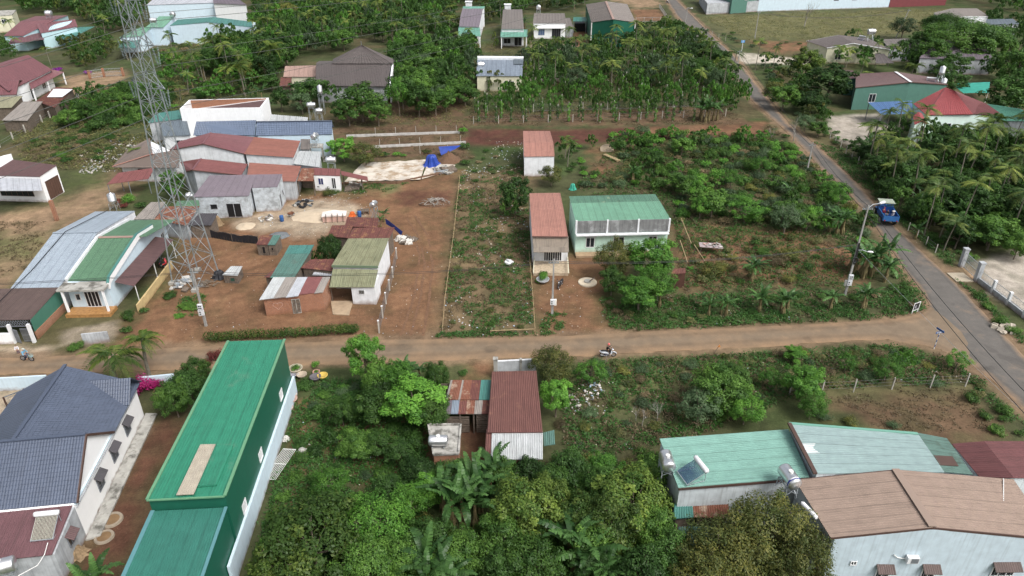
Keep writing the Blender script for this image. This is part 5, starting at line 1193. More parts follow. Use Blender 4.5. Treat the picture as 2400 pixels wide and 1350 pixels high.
fence('concrete stake and wire fence in front of the pepper vines', [(1110, 290), (1400, 284), (1700, 272)], 1.6, 5.0, M_STAKE, (.5, 1.0, 1.5), M_MESHW, pw=.12, rw=.015)
fence('wire mesh fence behind the pepper vines', [(1250, 262), (1480, 256), (1720, 246)], 1.8, 5.0, M_STAKE, (.2,), M_MESHW, M_MESHW, .12)
fence('post fence of the sheds below the maroon roofed house', [(0, 345), (60, 310), (135, 265), (185, 228)], 1.5, 4.0, M_STAKE, (.5, 1.0), M_MESHW, pw=.2, rw=.03)
fence('grey net fence round the red soil pen beside the far warehouse', [(1490, 52), (1566, 50), (1545, 18)], 1.6, 3.0, M_STAKE, (.1, 1.5), M_GALV, M_MESHW, .14)
fence('thin wire fence along the grassy field by the road', [(1640, 70), (1700, 96)], 1.4, 5.0, M_STAKE, (.6, 1.2), M_MESHW, rw=.02)
lowwall('garden_kerb', 'upper low concrete kerb wall across the fallow beds', [(812, 321), (1078, 312)], .45, mk('kerb_concrete', (.46, .45, .43), .9, .2), .16)
lowwall('garden_kerb', 'lower low concrete kerb wall across the fallow beds', [(860, 347), (1092, 336)], .45, MATS['kerb_concrete'], .16)
for i, ((a, b), y, lab) in enumerate((((880, 1070), (318, 312), 'upper'), ((890, 1080), (345, 337), 'lower'), ((985, 1050), (362, 358), 'lowest'))):
    n = 5 if i < 2 else 2
    for k in range(n):
        p = G(a + (b - a) * k / (n - 1), y[0] + (y[1] - y[0]) * k / (n - 1) - 2); s_ = 1.5
        o = MB().beam((0, 0, -.1), (rnd.uniform(-.1, .1), 0, s_), .08).build('garden_stake', M_STAKE, None); o.location = p
        tag(o, 'thin pale stake in the %s row of the fallow beds, number %s from the left' % (lab, ('one', 'two', 'three', 'four', 'five')[k]), 'stake', 'garden stakes')
# gate and wall at the right edge
gt = empty('gate', G(2252, 624), 0, 'grey steel gate with two concrete pillars beside the paved road', 'gate')
ga, gb = Vector((0, 0, 0)), G(2288, 658) - G(2252, 624)
for p in (ga, gb):
    MB().box(p.x - .28, p.y - .28, -.2, p.x + .28, p.y + .28, 2.5).box(p.x - .34, p.y - .34, 2.5, p.x + .34, p.y + .34, 2.66).build('pillar', M_GREYW, gt)
d = (gb - ga).normalized()
for z in (.25, 1.15, 2.1): MB().beam(ga + d * .3 + UP * z, gb - d * .3 + UP * z, .05, .07).build('rail', M_GALV, gt)
n = 20
for i in range(n): q = ga.lerp(gb, .1 + .8 * i / (n - 1)); MB().beam(q + UP * .2, q + UP * 2.15, .025).build('bar', M_GALV, gt)
wl_ = empty('fence_wall', G(2288, 658), 0, 'grey grille fence wall with concrete posts right of the gate', 'fence')
fp = [G(2292, 661), G(2324, 686), G(2360, 714), G(2398, 744), G(2450, 786)]; o = G(2288, 658)
for a, b in zip(fp, fp[1:]):
    MB().beam(a - o + UP * .2, b - o + UP * .2, .2, .8).build('base_wall', M_GREYW, wl_)
    p = b - o; MB().box(p.x - .16, p.y - .16, -.2, p.x + .16, p.y + .16, 1.75).build('post', M_PLASTER, wl_)
    for z in (.75, 1.55): MB().beam(a - o + UP * z, b - o + UP * z, .04).build('rail', M_GALV, wl_)
    n = 16
    for i in range(n): q = a.lerp(b, (i + .5) / n) - o; MB().beam(q + UP * .6, q + UP * 1.6, .022).build('bar', M_GALV, wl_)
lowwall('driveway_slab', 'tan concrete driveway slab in front of the grey gate', [(2238, 640), (2262, 660)], .06, mk('slab_tan', (.42, .36, .27), .9, .15), 2.2, 'slab')
# grey gate wall south of the lane
gw = empty('gate_wall', G(1162, 885), 0, 'grey concrete wall panel with post behind the iron red shed', 'wall')
b = G(1256, 880) - G(1162, 885)
MB().box(-.2, -.2, -.2, .2, .2, 2.35).box(-.26, -.26, 2.35, .26, .26, 2.45).build('post', M_CONC, gw); MB().beam(UP * .95, b + UP * .95, .15, 2.1).build('panel', M_GREYW, gw)
p = b * .62; MB().box(p.x - .12, p.y - .16, -.2, p.x + .12, p.y + .16, 2.2).build('post', M_CONC, gw); MB().beam(UP * 2.05, b + UP * 2.05, .2, .08).build('coping', M_PLASTER, gw)
# steel fence of the navy house
fence('steel bar fence in front of the navy tiled house', [(18, 955), (112, 918)], 1.3, 2.0, M_BROWN, (.2, 1.2), M_FRAMEG, M_FRAMEG, .12)
gg = fence('white gate and wall of the maroon roofed house yard', [(212, 185), (245, 180), (290, 178)], 2.2, 5.0, M_BRICK, (.3, 1.2, 2.0), M_GALV, M_GALV, .5)
# drying yard
lowwall('drying_slab', 'dark edged retaining step below the white drying yard', [(800, 432), (930, 430), (1062, 402)], .35, mk('retaining_earth', (.14, .08, .05), .9, .3), .25, 'wall')

# ================================================================== vegetation
LM = dict(
    dark=leafmat('leaf_dark', (0.029, 0.073, 0.016), (0.079, 0.167, 0.034)), mid=leafmat('leaf_mid', (0.046, 0.113, 0.022), (0.133, 0.254, 0.043)),
    bright=leafmat('leaf_bright', (0.066, 0.182, 0.027), (0.173, 0.371, 0.053)), lime=leafmat('leaf_lime', (0.053, 0.110, 0.021), (0.180, 0.248, 0.046)),
    olive=leafmat('leaf_olive', (.080, .112, .030), (.250, .235, .055)), grey=leafmat('leaf_grey', (0.064, 0.113, 0.050), (0.130, 0.204, 0.093)),
    dry=leafmat('leaf_dry', (0.112, 0.090, 0.050), (0.264, 0.205, 0.112)), palm=leafmat('leaf_palm', (0.053, 0.108, 0.022), (0.236, 0.275, 0.059)),
    banana=leafmat('leaf_banana', (0.030, 0.088, 0.022), (0.110, 0.215, 0.058), .3, .4), magenta=leafmat('petal_magenta', (.30, .012, .11), (.55, .05, .26)),
    purple=leafmat('petal_purple', (.16, .02, .20), (.32, .06, .36)), red=leafmat('leaf_red', (0.132, 0.033, 0.029), (0.290, 0.079, 0.059)),
    weed=leafmat('leaf_weed', (0.058, 0.105, 0.030), (0.238, 0.204, 0.085)), weedb=leafmat('leaf_weed_green', (0.042, 0.128, 0.027), (0.120, 0.240, 0.053)), straw=leafmat('leaf_straw', (0.145, 0.112, 0.063), (0.343, 0.277, 0.165)))
M_BARK = mk('bark', (.16, .13, .10), .9, .3, sc=4); M_BARKG = mk('bark_grey', (.30, .28, .25), .9, .25, sc=4); M_PALMT = mk('palm_trunk', (.17, .155, .12), .9, .25, sc=5); M_STEM = mk('banana_stem', (.16, .13, .06), .8, .35, sc=3)

def np_mesh(name, v, f, tint, mat):
    me = bpy.data.meshes.new(name)
    me.vertices.add(len(v)); me.vertices.foreach_set('co', np.asarray(v, np.float32).ravel())
    k = f.shape[1]; me.loops.add(f.size); me.loops.foreach_set('vertex_index', f.astype(np.int32).ravel())
    me.polygons.add(len(f)); me.polygons.foreach_set('loop_start', np.arange(0, f.size, k, dtype=np.int32)); me.polygons.foreach_set('loop_total', np.full(len(f), k, np.int32))
    a = me.attributes.new('tint', 'FLOAT', 'FACE'); a.data.foreach_set('value', np.asarray(tint, np.float32))
    me.materials.append(mat); me.update(); me.validate()
    return me
def leaves(c, nrm, size, asp, g, droop=.25):
    """one folded rhombic leaf at every centre c"""
    n = len(c); nrm = nrm / (np.linalg.norm(nrm, axis=1, keepdims=True) + 1e-9)
    t = g.normal(size=(n, 3)); t[:, 2] -= droop; t -= nrm * (t * nrm).sum(1, keepdims=True); t /= np.linalg.norm(t, axis=1, keepdims=True) + 1e-9
    b = np.cross(nrm, t); L = (size * g.uniform(.65, 1.35, n))[:, None]; w = L * asp
    v = np.stack([c - t * L * .5, c + b * w * .5 + t * L * .05 + nrm * w * .12, c + t * L * .5 - nrm * L * .10, c - b * w * .5 + t * L * .05 + nrm * w * .12], 1).reshape(-1, 3)
    return v, np.arange(4 * n).reshape(-1, 4)
def crown_mesh(name, clumps, n, leaf, asp, mat, seed, shell=.55, up=.55):
    g = np.random.default_rng(seed); cl = np.array(clumps)         # x y z r
    wt = cl[:, 3] ** 2; idx = g.choice(len(cl), n, p=wt / wt.sum()); c0 = cl[idx]
    d = g.normal(size=(n, 3)); d /= np.linalg.norm(d, axis=1, keepdims=True)
    rr = c0[:, 3] * (shell + (1 - shell) * g.random(n)) * g.uniform(.8, 1.12, n)
    p = c0[:, :3] + d * rr[:, None] * np.array([1, 1, .85])
    keep = np.ones(n, bool)
    cen = cl[:, :3].mean(0); out = p - cen; out /= np.linalg.norm(out, axis=1, keepdims=True) + 1e-6
    nrm = d * .5 + out * .3 + np.array([0, 0, up]) + g.normal(size=(n, 3)) * .35
    v, f = leaves(p, nrm, leaf, asp, g)
    ct = g.normal(size=len(cl)) * .2
    tint = .26 + ct[idx] + .22 * d[:, 2] * (g.random(n)) + g.normal(size=n) * .2  # young colour favours clump tops, also painting a lit look into the leaves
    return np_mesh(name, v, f, tint, mat)
def make_clumps(R_, H_, z0, k, seed, kind='round'):
    g = random.Random(seed); out = []
    for i in range(k):
        if kind == 'flat':
            a, q = g.uniform(0, 6.28), math.sqrt(g.random()); out.append((R_ * .8 * q * math.cos(a), R_ * .8 * q * math.sin(a), z0 + (H_ - z0) * (.75 - .35 * q * q + g.uniform(-.08, .08)), R_ * g.uniform(.2, .32)))
        elif kind == 'column':
            t = (i + .5) / k; a = g.uniform(0, 6.28); r = R_ * (.55 * math.sin(math.pi * (.15 + .8 * t))); out.append((r * math.cos(a), r * math.sin(a), z0 + (H_ - z0) * t, R_ * g.uniform(.42, .6)))
        else:
            a = i * 2.4 + g.uniform(-.5, .5); t = (i + .5) / k; z = 1 - 1.75 * t; rr = math.sqrt(max(.05, 1 - z * z)) * g.uniform(.5, .92)
            zc = (z0 + H_) / 2; out.append((R_ * rr * math.cos(a), R_ * rr * math.sin(a), zc + (H_ - z0) / 2 * z * .76 + g.uniform(-.1, .1), R_ * g.uniform(.18, .40)))
    if kind == 'round':
        for i in range(k // 3): a, z = g.uniform(0, 6.28), g.uniform(-.4, 1.05); rr = math.sqrt(max(.1, 1.1 - z * z)); out.append((R_ * rr * math.cos(a), R_ * rr * math.sin(a), (z0 + H_) / 2 + (H_ - z0) / 2 * z, R_ * g.uniform(.12, .26)))
    return out
PROTO = {}
def proto(key, leafk, R_, H_, z0, k, n, leaf, asp=.5, shape='round', bark=None, seeds=3, shell=.55, limbs=8):
    """variants of one kind of tree: (trunk mesh, crown mesh, radius, height)"""
    PROTO[key] = []
    for s_ in range(seeds):
        sd = sum(map(ord, key)) * 13 + s_ * 101
        g = random.Random(sd); cl = make_clumps(R_, H_, z0, k, sd, shape)
        cm = crown_mesh('crown', cl, n, leaf, asp, LM[leafk], sd, shell)
        m = MB(); th = z0 + (H_ - z0) * .45; tr = max(.05, H_ * .018); lean = (g.uniform(-.25, .25), g.uniform(-.25, .25))
        pts = [(lean[0] * t * t, lean[1] * t * t, -.2 + (th + .2) * t) for t in (0, .15, .4, .7, 1)]
        m.tube(pts, [tr * 1.5, tr * 1.15, tr, tr * .85, tr * .6], 7)
        for c in g.sample(cl, min(limbs, len(cl))):
            t = g.uniform(.45, .95); a = Vector(pts[0]).lerp(Vector(pts[-1]), t); b = Vector(c[:3]); mid = a.lerp(b, .5) + UP * .12 * H_ * .3
            m.tube([a, mid, b], [tr * .5, tr * .32, tr * .12], 5)
            for q in range(2):
                e = b + Vector((g.uniform(-1, 1), g.uniform(-1, 1), g.uniform(-.2, 1))) * c[3] * .8; m.tube([mid.lerp(b, .6), e], [tr * .2, tr * .06], 4)
        PROTO[key].append((m.mesh('trunk', bark or M_BARK), cm, R_, H_))
proto('dark', 'dark', 2.4, 5.5, 1.2, 22, 3600, .32, .5)
proto('mid', 'mid', 2.4, 5.5, 1.1, 22, 3400, .32, .5)
proto('bright', 'bright', 2.2, 6.0, 1.4, 20, 3200, .3, .5)
proto('feather', 'bright', 2.4, 5.5, 1.5, 22, 3600, .25, .4, shell=.45)
proto('lime', 'lime', 2.6, 5.5, .9, 24, 4000, .32, .55)
proto('olive', 'olive', 2.8, 6.0, 1.0, 26, 4600, .28, .45)
proto('grey', 'grey', 2.3, 5.0, 1.0, 22, 3800, .24, .4, shell=.4)
proto('column', 'mid', 1.5, 6.0, .9, 12, 3200, .2, .5, 'column')
proto('spread', 'mid', 6.0, 9.0, 3.2, 40, 14000, .3, .5, 'flat', shell=.35, seeds=2, limbs=16)
proto('hero_olive', 'olive', 3.2, 6.5, .8, 38, 13000, .21, .42, seeds=2, limbs=14)
proto('hero_green', 'mid', 3.0, 6.0, .8, 34, 11000, .24, .5, seeds=3, limbs=14)
proto('hero_lime', 'lime', 3.0, 6.0, .6, 34, 11000, .25, .55, seeds=2, limbs=14)
proto('hero_bright', 'bright', 2.2, 6.0, 1.2, 26, 9000, .21, .5, seeds=3, limbs=14)
proto('hero_dark', 'dark', 2.6, 4.5, .6, 28, 9000, .22, .5, seeds=2, limbs=12)
proto('hero_feather', 'bright', 2.4, 4.6, .9, 34, 8000, .19, .4, seeds=3, shell=.5, limbs=14)
SHRUB = {}
def shrub_proto(key, leafk, n, leaf, asp=.5, k=9, seeds=3, flat=.75, shell=.4):
    SHRUB[key] = []
    for s_ in range(seeds):
        sd = sum(map(ord, key)) * 7 + s_ * 57; g = random.Random(sd)
        cl = [(.62 * math.cos(i * 2.4) * math.sqrt((i + .3) / k), .62 * math.sin(i * 2.4) * math.sqrt((i + .3) / k), g.uniform(.25, .62) * flat * 1.3, g.uniform(.3, .46)) for i in range(k)]
        SHRUB[key].append(crown_mesh('shrub', cl, n, leaf, asp, LM[leafk], sd, shell))
for kk, lk, n, lf in (('dark', 'dark', 1500, .13), ('mid', 'mid', 1500, .12), ('bright', 'bright', 1400, .12), ('grey', 'grey', 1600, .09), ('dry', 'dry', 1300, .085), ('olive', 'olive', 1500, .10), ('weed', 'weed', 1500, .09), ('magenta', 'magenta', 1200, .11), ('purple', 'purple', 1000, .11), ('red', 'red', 1200, .11)):
    shrub_proto(kk, lk, n, lf)

# ---- palms, bananas, vines
def frond(L_, n, ll, mat, seed, droop=1.0, lw=.07, name='frond'):
    g = np.random.default_rng(seed); v, f, tt = [], [], []
    pts = [Vector((L_ * t * math.cos(.9 * t * droop * .5), 0, L_ * (.55 * t - .85 * droop * t * t))) for t in np.linspace(0, 1, n)]
    m = MB(); m.tube(pts[::max(1, n // 6)] + [pts[-1]], [.04 * L_ / 3 * (1 - .8 * i / 6) for i in range(len(pts[::max(1, n // 6)]) + 1)], 4)
    for i, p in enumerate(pts):
        t = i / (n - 1)
        if t < .12: continue
        ln = ll * math.sin(math.pi * min(1, .18 + .8 * t)) * g.uniform(.85, 1.1)
        for sg in (-1, 1):
            tip = p + Vector((ln * .45, sg * ln * .8, -ln * g.uniform(.25, .55))); w = Vector((lw, 0, 0))
            m.add([p - w * .6, p + w * .6, p.lerp(tip, .55) + w + UP * ln * .06, tip, p.lerp(tip, .55) - w + UP * ln * .06], [(0, 1, 2, 3, 4)], .12 + .3 * t + g.normal() * .12)
    return m.mesh(name, mat)
FR_COCO = [frond(3.6, 26, .95, LM['palm'], 3 + i, 1.0 + .25 * i) for i in range(3)]
def palm_crown(n, L_, ll, seed, mat, k=16, lw=.08):
    g = random.Random(seed); m = MB()
    for i in range(n):
        a = i * 2.399 + g.uniform(-.3, .3); el = g.uniform(.1, 1.15); dr = g.uniform(.7, 1.3)
        pts = []
        for t in np.linspace(0, 1, k):
            r = L_ * t * math.cos(el * (1 - t * .4)); z = L_ * (math.sin(el) * t - .75 * dr * t * t); pts.append(Vector((r * math.cos(a), r * math.sin(a), z)))
        m.tube([pts[0], pts[k // 2], pts[-1]], [.035, .025, .008], 3, False)
        sd = Vector((-math.sin(a), math.cos(a), 0)); tn = g.uniform(0, .5) if el > .4 else g.uniform(.25, .8)
        for j in range(2, k):
            t = j / (k - 1); ln = ll * math.sin(math.pi * min(1, .2 + .78 * t)); fw = (pts[j] - pts[j - 1]).normalized()
            for sg in (-1, 1):
                tip = pts[j] + sd * sg * ln * .75 + fw * ln * .5 - UP * ln * g.uniform(.15, .45); w = fw * lw
                m.add([pts[j] - w, pts[j] + w, tip], [(0, 1, 2)], tn + g.uniform(-.12, .12))
    return m.mesh('crown', mat)
ARECA = []
for i in range(5):
    hgt = 4.0 + i * .8; g = random.Random(i); tx, ty = g.uniform(-.5, .5), g.uniform(-.5, .5)
    tm = MB().tube([(0, 0, -.2), (tx * .2, ty * .2, hgt * .35), (tx * .55, ty * .55, hgt * .7), (tx, ty, hgt)], [.13, .10, .09, .08], 7).tube([(tx, ty, hgt - .1), (tx, ty, hgt + .7)], [.10, .07], 6, True, .0).mesh('trunk', M_PALMT)
    cm = palm_crown(10, 2.5, .95, i + 40, LM['palm'])
    ARECA.append((tm, cm, (tx, ty, hgt + .6), hgt + 2))
def banana_leaf(L_, W_, seed, tears=5):
    g = random.Random(seed); m = MB(); n = 12; arch = g.uniform(.7, 1.25); rows = []
    for i in range(n + 1):
        t = i / n; w = W_ * (math.sin(math.pi * min(1, (.06 + .94 * t) ** .75)) ** .6) if i not in (0, n) else .02
        rows.append((Vector((L_ * t * math.cos(.55 * arch * t), 0, L_ * (.75 * t - .72 * arch * t * t))), max(.03, w)))
    m.tube([r[0] for r in rows[::3]], [.045, .035, .025, .018, .008][:len(rows[::3])], 5, True, .35)
    for i in range(n):
        if i < 2: continue
        (p, w), (q, x) = rows[i], rows[i + 1]
        for sg in (-1, 1):
            a, b = p, q; gap = .22 if g.random() < tears / n else .03
            dz = -g.uniform(.15, .5) * w * (.6 if gap < .1 else 1.4)
            m.add([a, a.lerp(b, 1), a.lerp(b, 1 - gap) + Vector((.06, sg * x, dz + .02)), a.lerp(b, gap * .5) + Vector((.06, sg * w, dz))], [(0, 1, 2, 3)] if sg > 0 else [(3, 2, 1, 0)], .15 + g.uniform(-.1, .25) + .2 * (i / n))
    return m.mesh('leaf', LM['banana'])
BLEAF = [banana_leaf(2.1, .235, i, 7) for i in range(5)]
m_ = MB(); m_.tube([(0, 0, -.2), (0, 0, .9), (.05, 0, 1.9)], [.17, .13, .08], 7)
for i in range(7):
    a = i * .9; m_.add([(.12 * math.cos(a), .12 * math.sin(a), 1.1), (.2 * math.cos(a) - .1 * math.sin(a), .2 * math.sin(a) + .1 * math.cos(a), .7), (.34 * math.cos(a), .34 * math.sin(a), .05), (.2 * math.cos(a) + .1 * math.sin(a), .2 * math.sin(a) - .1 * math.cos(a), .7)], [(0, 1, 2, 3)])
BSTEM = m_.mesh('stem', M_STEM)
VINE = []
for i in range(3):
    cl = [(random.Random(i * 9 + k).uniform(-.18, .18), random.Random(i * 9 + k + 4).uniform(-.18, .18), .35 + k * .40, .36 + .08 * math.sin(k * 1.7 + i)) for k in range(9)]
    VINE.append(crown_mesh('foliage', cl, 1100, .15, .6, LM['mid' if i != 1 else 'bright'], 77 + i, .5))
VPOST = MB().box(-.06, -.06, -.2, .06, .06, 4.1).mesh('post', M_STAKE)
def bare_mesh(seed, H_):
    g = random.Random(seed); m = MB()
    def br(p, d, L_, r, lv):
        q = p + d * L_; m.tube([p, p.lerp(q, .5) + Vector((g.uniform(-1, 1), g.uniform(-1, 1), 0)) * L_ * .06, q], [r, r * .8, r * .55], 5 if lv < 2 else 3, False)
        if lv >= 4: return
        for _ in range(3 if lv < 3 else 2):
            e = (d + Vector((g.uniform(-1, 1), g.uniform(-1, 1), g.uniform(-.1, .7))) * .75).normalized(); br(q if g.random() < .6 else p.lerp(q, .7), e, L_ * g.uniform(.55, .8), r * .55, lv + 1)
    br(Vector((0, 0, -.2)), Vector((.05, 0, 1)), H_ * .34, H_ * .02, 0)
    return m.mesh('branches', M_BARKG)
BARE = [bare_mesh(i, 5.0) for i in range(3)]

PLANTS = []; SPOTS = []
def reg(o, look, cat, group): SPOTS.append((o.location.x, o.location.y)); o['category'] = cat; o['group'] = group; PLANTS.append((o, look)); return o
def crown_at(px, py, rpx, h):
    p = G(px, py, h * .6); return Vector((p.x, p.y, 0)), rpx / scale_at(p)
LOOK = dict(dark='dark green dense tree', mid='mid green leafy tree', bright='bright green tree', feather='feathery light green tree', lime='yellow-green leafy tree', olive='olive brown tree', grey='grey-green tree', column='narrow upright green tree', spread='spreading flat-crowned tree')
GRP = 'trees among the houses'
TREES, SHRUBS = [], []
def tree_at(kind, p, r, h, look=None, hero=False):
    TREES.append((kind, Vector(p), r, h, look, hero)); SPOTS.append((p[0], p[1]))
def T(kind, px, py, rpx, h, hero=None, look=None):
    p, r = crown_at(px, py, rpx, h)
    return tree_at(kind, p, max(.5, r), h, look, (py > 560) if hero is None else hero)
SLOOK = dict(dark='dark green shrub', mid='mid green shrub', bright='bright green bush', grey='grey-green shrub', dry='dry brownish bush', olive='olive green shrub', weed='straggly weedy bush', magenta='magenta bougainvillea bush', purple='purple bougainvillea bush', red='reddish-leaved shrub')
def shrub_at(kind, p, r, hs=1.0, look=None):
    SHRUBS.append((kind, Vector(p), r, hs, look)); SPOTS.append((p[0], p[1]))
def Sh(kind, px, py, rpx, hs=1.0, look=None):
    p = G(px, py, .4); r = rpx / scale_at(p); p.z = -.05
    return shrub_at(kind, p, r, hs, look)
ARECAS = []
def areca_at(p, s=1.0): ARECAS.append(('areca', Vector(p), 1.6 * s, s)); SPOTS.append((p[0], p[1]))
def areca_make(p, s):
    t, c, cp, h = rnd.choice(ARECA); o = empty('areca_palm', p, rnd.uniform(0, 6.28)); o.scale = (s, s, s * rnd.uniform(.85, 1.1))
    obj('trunk', t, o); obj('crown', c, o, cp); return reg(o, 'slender areca palm', 'palm', 'areca palms')
def coco_at(p, h, s=1.0, n=15):
    o = empty('coconut_palm', p, rnd.uniform(0, 6.28))
    MB().tube([(0, 0, -.2), (.1, 0, h * .4), (.3, .1, h * .75), (.5, .1, h)], [.22, .17, .15, .13], 8).build('trunk', M_PALMT, o)
    for i in range(n):
        f = obj('frond', rnd.choice(FR_COCO), o, (.5, .1, h - .1), (0, rnd.uniform(-.75, .35), i * 2.399)); f.scale = (s, s, s)
    return reg(o, 'coconut palm with long arching fronds', 'palm', 'coconut palms')
def banana_at(p, s=1.0, stems=1, n=8):
    o = empty('banana_plant', p, rnd.uniform(0, 6.28)); o.scale = (s, s, s)
    for k in range(stems):
        q = Vector((0, 0, 0)) if k == 0 else Vector((math.cos(k * 2.1), math.sin(k * 2.1), 0)) * (.55 + .12 * k)
        obj('stem', BSTEM, o, q, None, (1, 1, rnd.uniform(.8, 1.2)))
        for i in range(n):
            obj('leaf', rnd.choice(BLEAF), o, q + UP * (1.75 + .03 * i), (rnd.uniform(-.15, .15), rnd.uniform(-.75, .25) - (.45 if i == 0 else 0), i * 2.4 + k), (rnd.uniform(.8, 1.15),) * 3)
    return reg(o, 'banana plant' if stems == 1 else 'clump of banana plants', 'banana plant', 'banana plants')
def vine_at(p, s=1.0):
    o = empty('pepper_vine', p, rnd.uniform(0, 6.28)); o.scale = (s, s, s * rnd.uniform(.8, 1.1)); obj('post', VPOST, o); obj('foliage', rnd.choice(VINE), o)
    return reg(o, 'pepper vine column', 'vine', 'pepper vines')
def bare_at(p, s=1.0):
    o = obj('bare_tree', rnd.choice(BARE), None, p, (0, 0, rnd.uniform(0, 6.28)), (s, s, s)); return reg(o, 'leafless grey branching tree', 'tree', 'bare trees')
def g0(px, py): p = G(px, py); return Vector((p.x, p.y, 0))

# ---- trees seen one by one (crown centre, crown radius in the photograph, height in metres)
for a in (('lime', 730, 1265, 125, 5.5), ('lime', 655, 1320, 70, 4.0), ('feather', 772, 1128, 42, 3.0), ('feather', 885, 1225, 80, 4.0), ('feather', 960, 1175, 45, 3.2), ('bright', 852, 838, 46, 6.0), ('bright', 975, 935, 72, 5.0), ('mid', 1010, 960, 45, 4.0),
          ('dark', 905, 915, 45, 3.0), ('mid', 890, 880, 40, 4.4), ('bright', 935, 885, 42, 4.2), ('mid', 870, 950, 45, 3.8), ('mid', 800, 960, 36, 3.0), ('mid', 1020, 880, 30, 3.4), ('mid', 835, 1040, 45, 2.6), ('mid', 885, 1035, 40, 2.6), ('dark', 985, 1105, 45, 2.8), ('dark', 1060, 1125, 55, 3.2), ('dark', 910, 1145, 40, 2.4), ('olive', 1295, 848, 50, 4.6), ('bright', 1304, 925, 36, 4.4),
          ('lime', 1235, 1185, 82, 5.5), ('dark', 1330, 1100, 60, 3.8), ('mid', 1300, 1130, 50, 3.6), ('dark', 1400, 1150, 60, 4.2), ('lime', 1485, 1170, 88, 5.6), ('lime', 1440, 1230, 70, 5.0), ('mid', 1530, 1240, 60, 4.6), ('mid', 1250, 1310, 75, 4.2), ('dark', 1170, 1330, 60, 3.6),
          ('olive', 1790, 1240, 105, 7.0), ('olive', 1700, 1290, 95, 6.0), ('olive', 1880, 1310, 85, 6.0), ('olive', 1650, 1345, 70, 5.0), ('mid', 1030, 1340, 60, 3.0), ('dark', 1500, 1345, 80, 4.0), ('mid', 1090, 1290, 60, 3.6), ('dark', 1010, 1250, 55, 3.2), ('mid', 950, 1310, 65, 3.6), ('mid', 1180, 1260, 60, 4.0), ('lime', 1350, 1215, 60, 4.4), ('mid', 1390, 1270, 60, 4.2), ('bright', 1000, 1150, 40, 3.2), ('mid', 1170, 1115, 45, 3.0), ('dark', 1240, 1110, 45, 3.0), ('bright', 1420, 1100, 40, 3.4), ('mid', 1520, 1120, 50, 4.0), ('dark', 1560, 1300, 60, 4.2), ('mid', 860, 1320, 70, 4.2), ('mid', 820, 1190, 40, 2.6), ('dark', 940, 1060, 36, 2.4), ('mid', 760, 1180, 40, 2.4), ('dark', 1110, 1150, 45, 3.0), ('lime', 1290, 1160, 45, 4.0), ('mid', 2290, 110, 50, 9.0), ('mid', 2190, 120, 40, 8.0), ('dark', 2330, 90, 45, 9.0), ('mid', 2240, 150, 36, 6.0), ('mid', 2210, 165, 30, 5.0), ('grey', 2120, 60, 30, 7), ('dark', 1380, 1330, 60, 3.4),
          ('mid', 1690, 910, 66, 4.2), ('grey', 1640, 950, 50, 3.4), ('feather', 1750, 955, 42, 3.2), ('mid', 1720, 880, 40, 3.2), ('bright', 1885, 890, 46, 4.2), ('feather', 1905, 945, 34, 3.0), ('bright', 1862, 830, 27, 1.8),
          ('bright', 1530, 600, 56, 6.2), ('bright', 1500, 680, 48, 4.6), ('feather', 1545, 660, 40, 4.6), ('olive', 1440, 600, 42, 5.6), ('mid', 1435, 655, 32, 3.6), ('feather', 1750, 488, 46, 4.0), ('mid', 1672, 470, 46, 4.4), ('grey', 1845, 508, 38, 4.2), ('mid', 1600, 430, 38, 3.6),
          ('dark', 1208, 452, 36, 6.0), ('mid', 1195, 480, 24, 4.2), ('olive', 1292, 408, 30, 3.4), ('mid', 1325, 350, 24, 4.4), ('bright', 803, 345, 36, 4.4), ('olive', 855, 358, 38, 4.2), ('mid', 845, 232, 58, 8.0), ('mid', 815, 255, 40, 6.0), ('mid', 885, 262, 34, 5.0),
          ('mid', 975, 160, 48, 8.5), ('dark', 1000, 120, 36, 7.0), ('mid', 1075, 205, 40, 5.6), ('dark', 725, 212, 42, 7.0), ('grey', 705, 235, 28, 5.0), ('dark', 775, 580, 32, 4.4), ('mid', 752, 595, 22, 3.0), ('dark', 1040, 175, 28, 6), ('olive', 668, 26, 30, 8.0),
          ('dark', 1945, 190, 58, 8.0), ('lime', 1893, 142, 40, 7.0), ('mid', 1840, 225, 38, 5.5), ('dark', 1905, 235, 38, 5.0), ('grey', 1890, 285, 26, 3.4), ('olive', 1815, 210, 26, 5.0), ('mid', 1920, 300, 24, 3.0), ('dark', 2235, 195, 36, 6), ('dark', 2160, 95, 30, 7), ('dark', 2130, 110, 26, 6),
          ('dark', 2370, 215, 56, 9.0), ('mid', 2390, 150, 45, 9.0), ('dark', 2340, 250, 30, 5), ('olive', 1160, 185, 22, 4.5), ('feather', 1245, 210, 26, 5.0), ('lime', 1305, 155, 22, 5.5), ('grey', 1350, 185, 34, 6.0), ('grey', 1555, 165, 34, 6.0), ('dark', 1625, 120, 34, 6.0), ('dark', 1690, 138, 28, 5.5), ('mid', 1640, 160, 30, 5.5),
          ('mid', 405, 930, 40, 4.0), ('dark', 440, 905, 52, 3.6), ('mid', 455, 870, 36, 3.2), ('dark', 2290, 470, 50, 6.0), ('mid', 2330, 540, 52, 5.0), ('dark', 2250, 545, 40, 4.0), ('mid', 2180, 480, 34, 4.5), ('dark', 2380, 480, 50, 6.0), ('mid', 2390, 570, 40, 4.0), ('dark', 2150, 410, 34, 4.0), ('bright', 400, 425, 28, 5.0), ('bright', 405, 440, 20, 3.6), ('mid', 1140, 235, 20, 4), ('dark', 215, 205, 22, 3.5)):
    T(*a)
for px, py, r, h in ((2262, 85, 100, 12), (2215, 60, 60, 10)):
    p, rr = crown_at(px, py, r, h); tree_at('spread', p, rr, h)
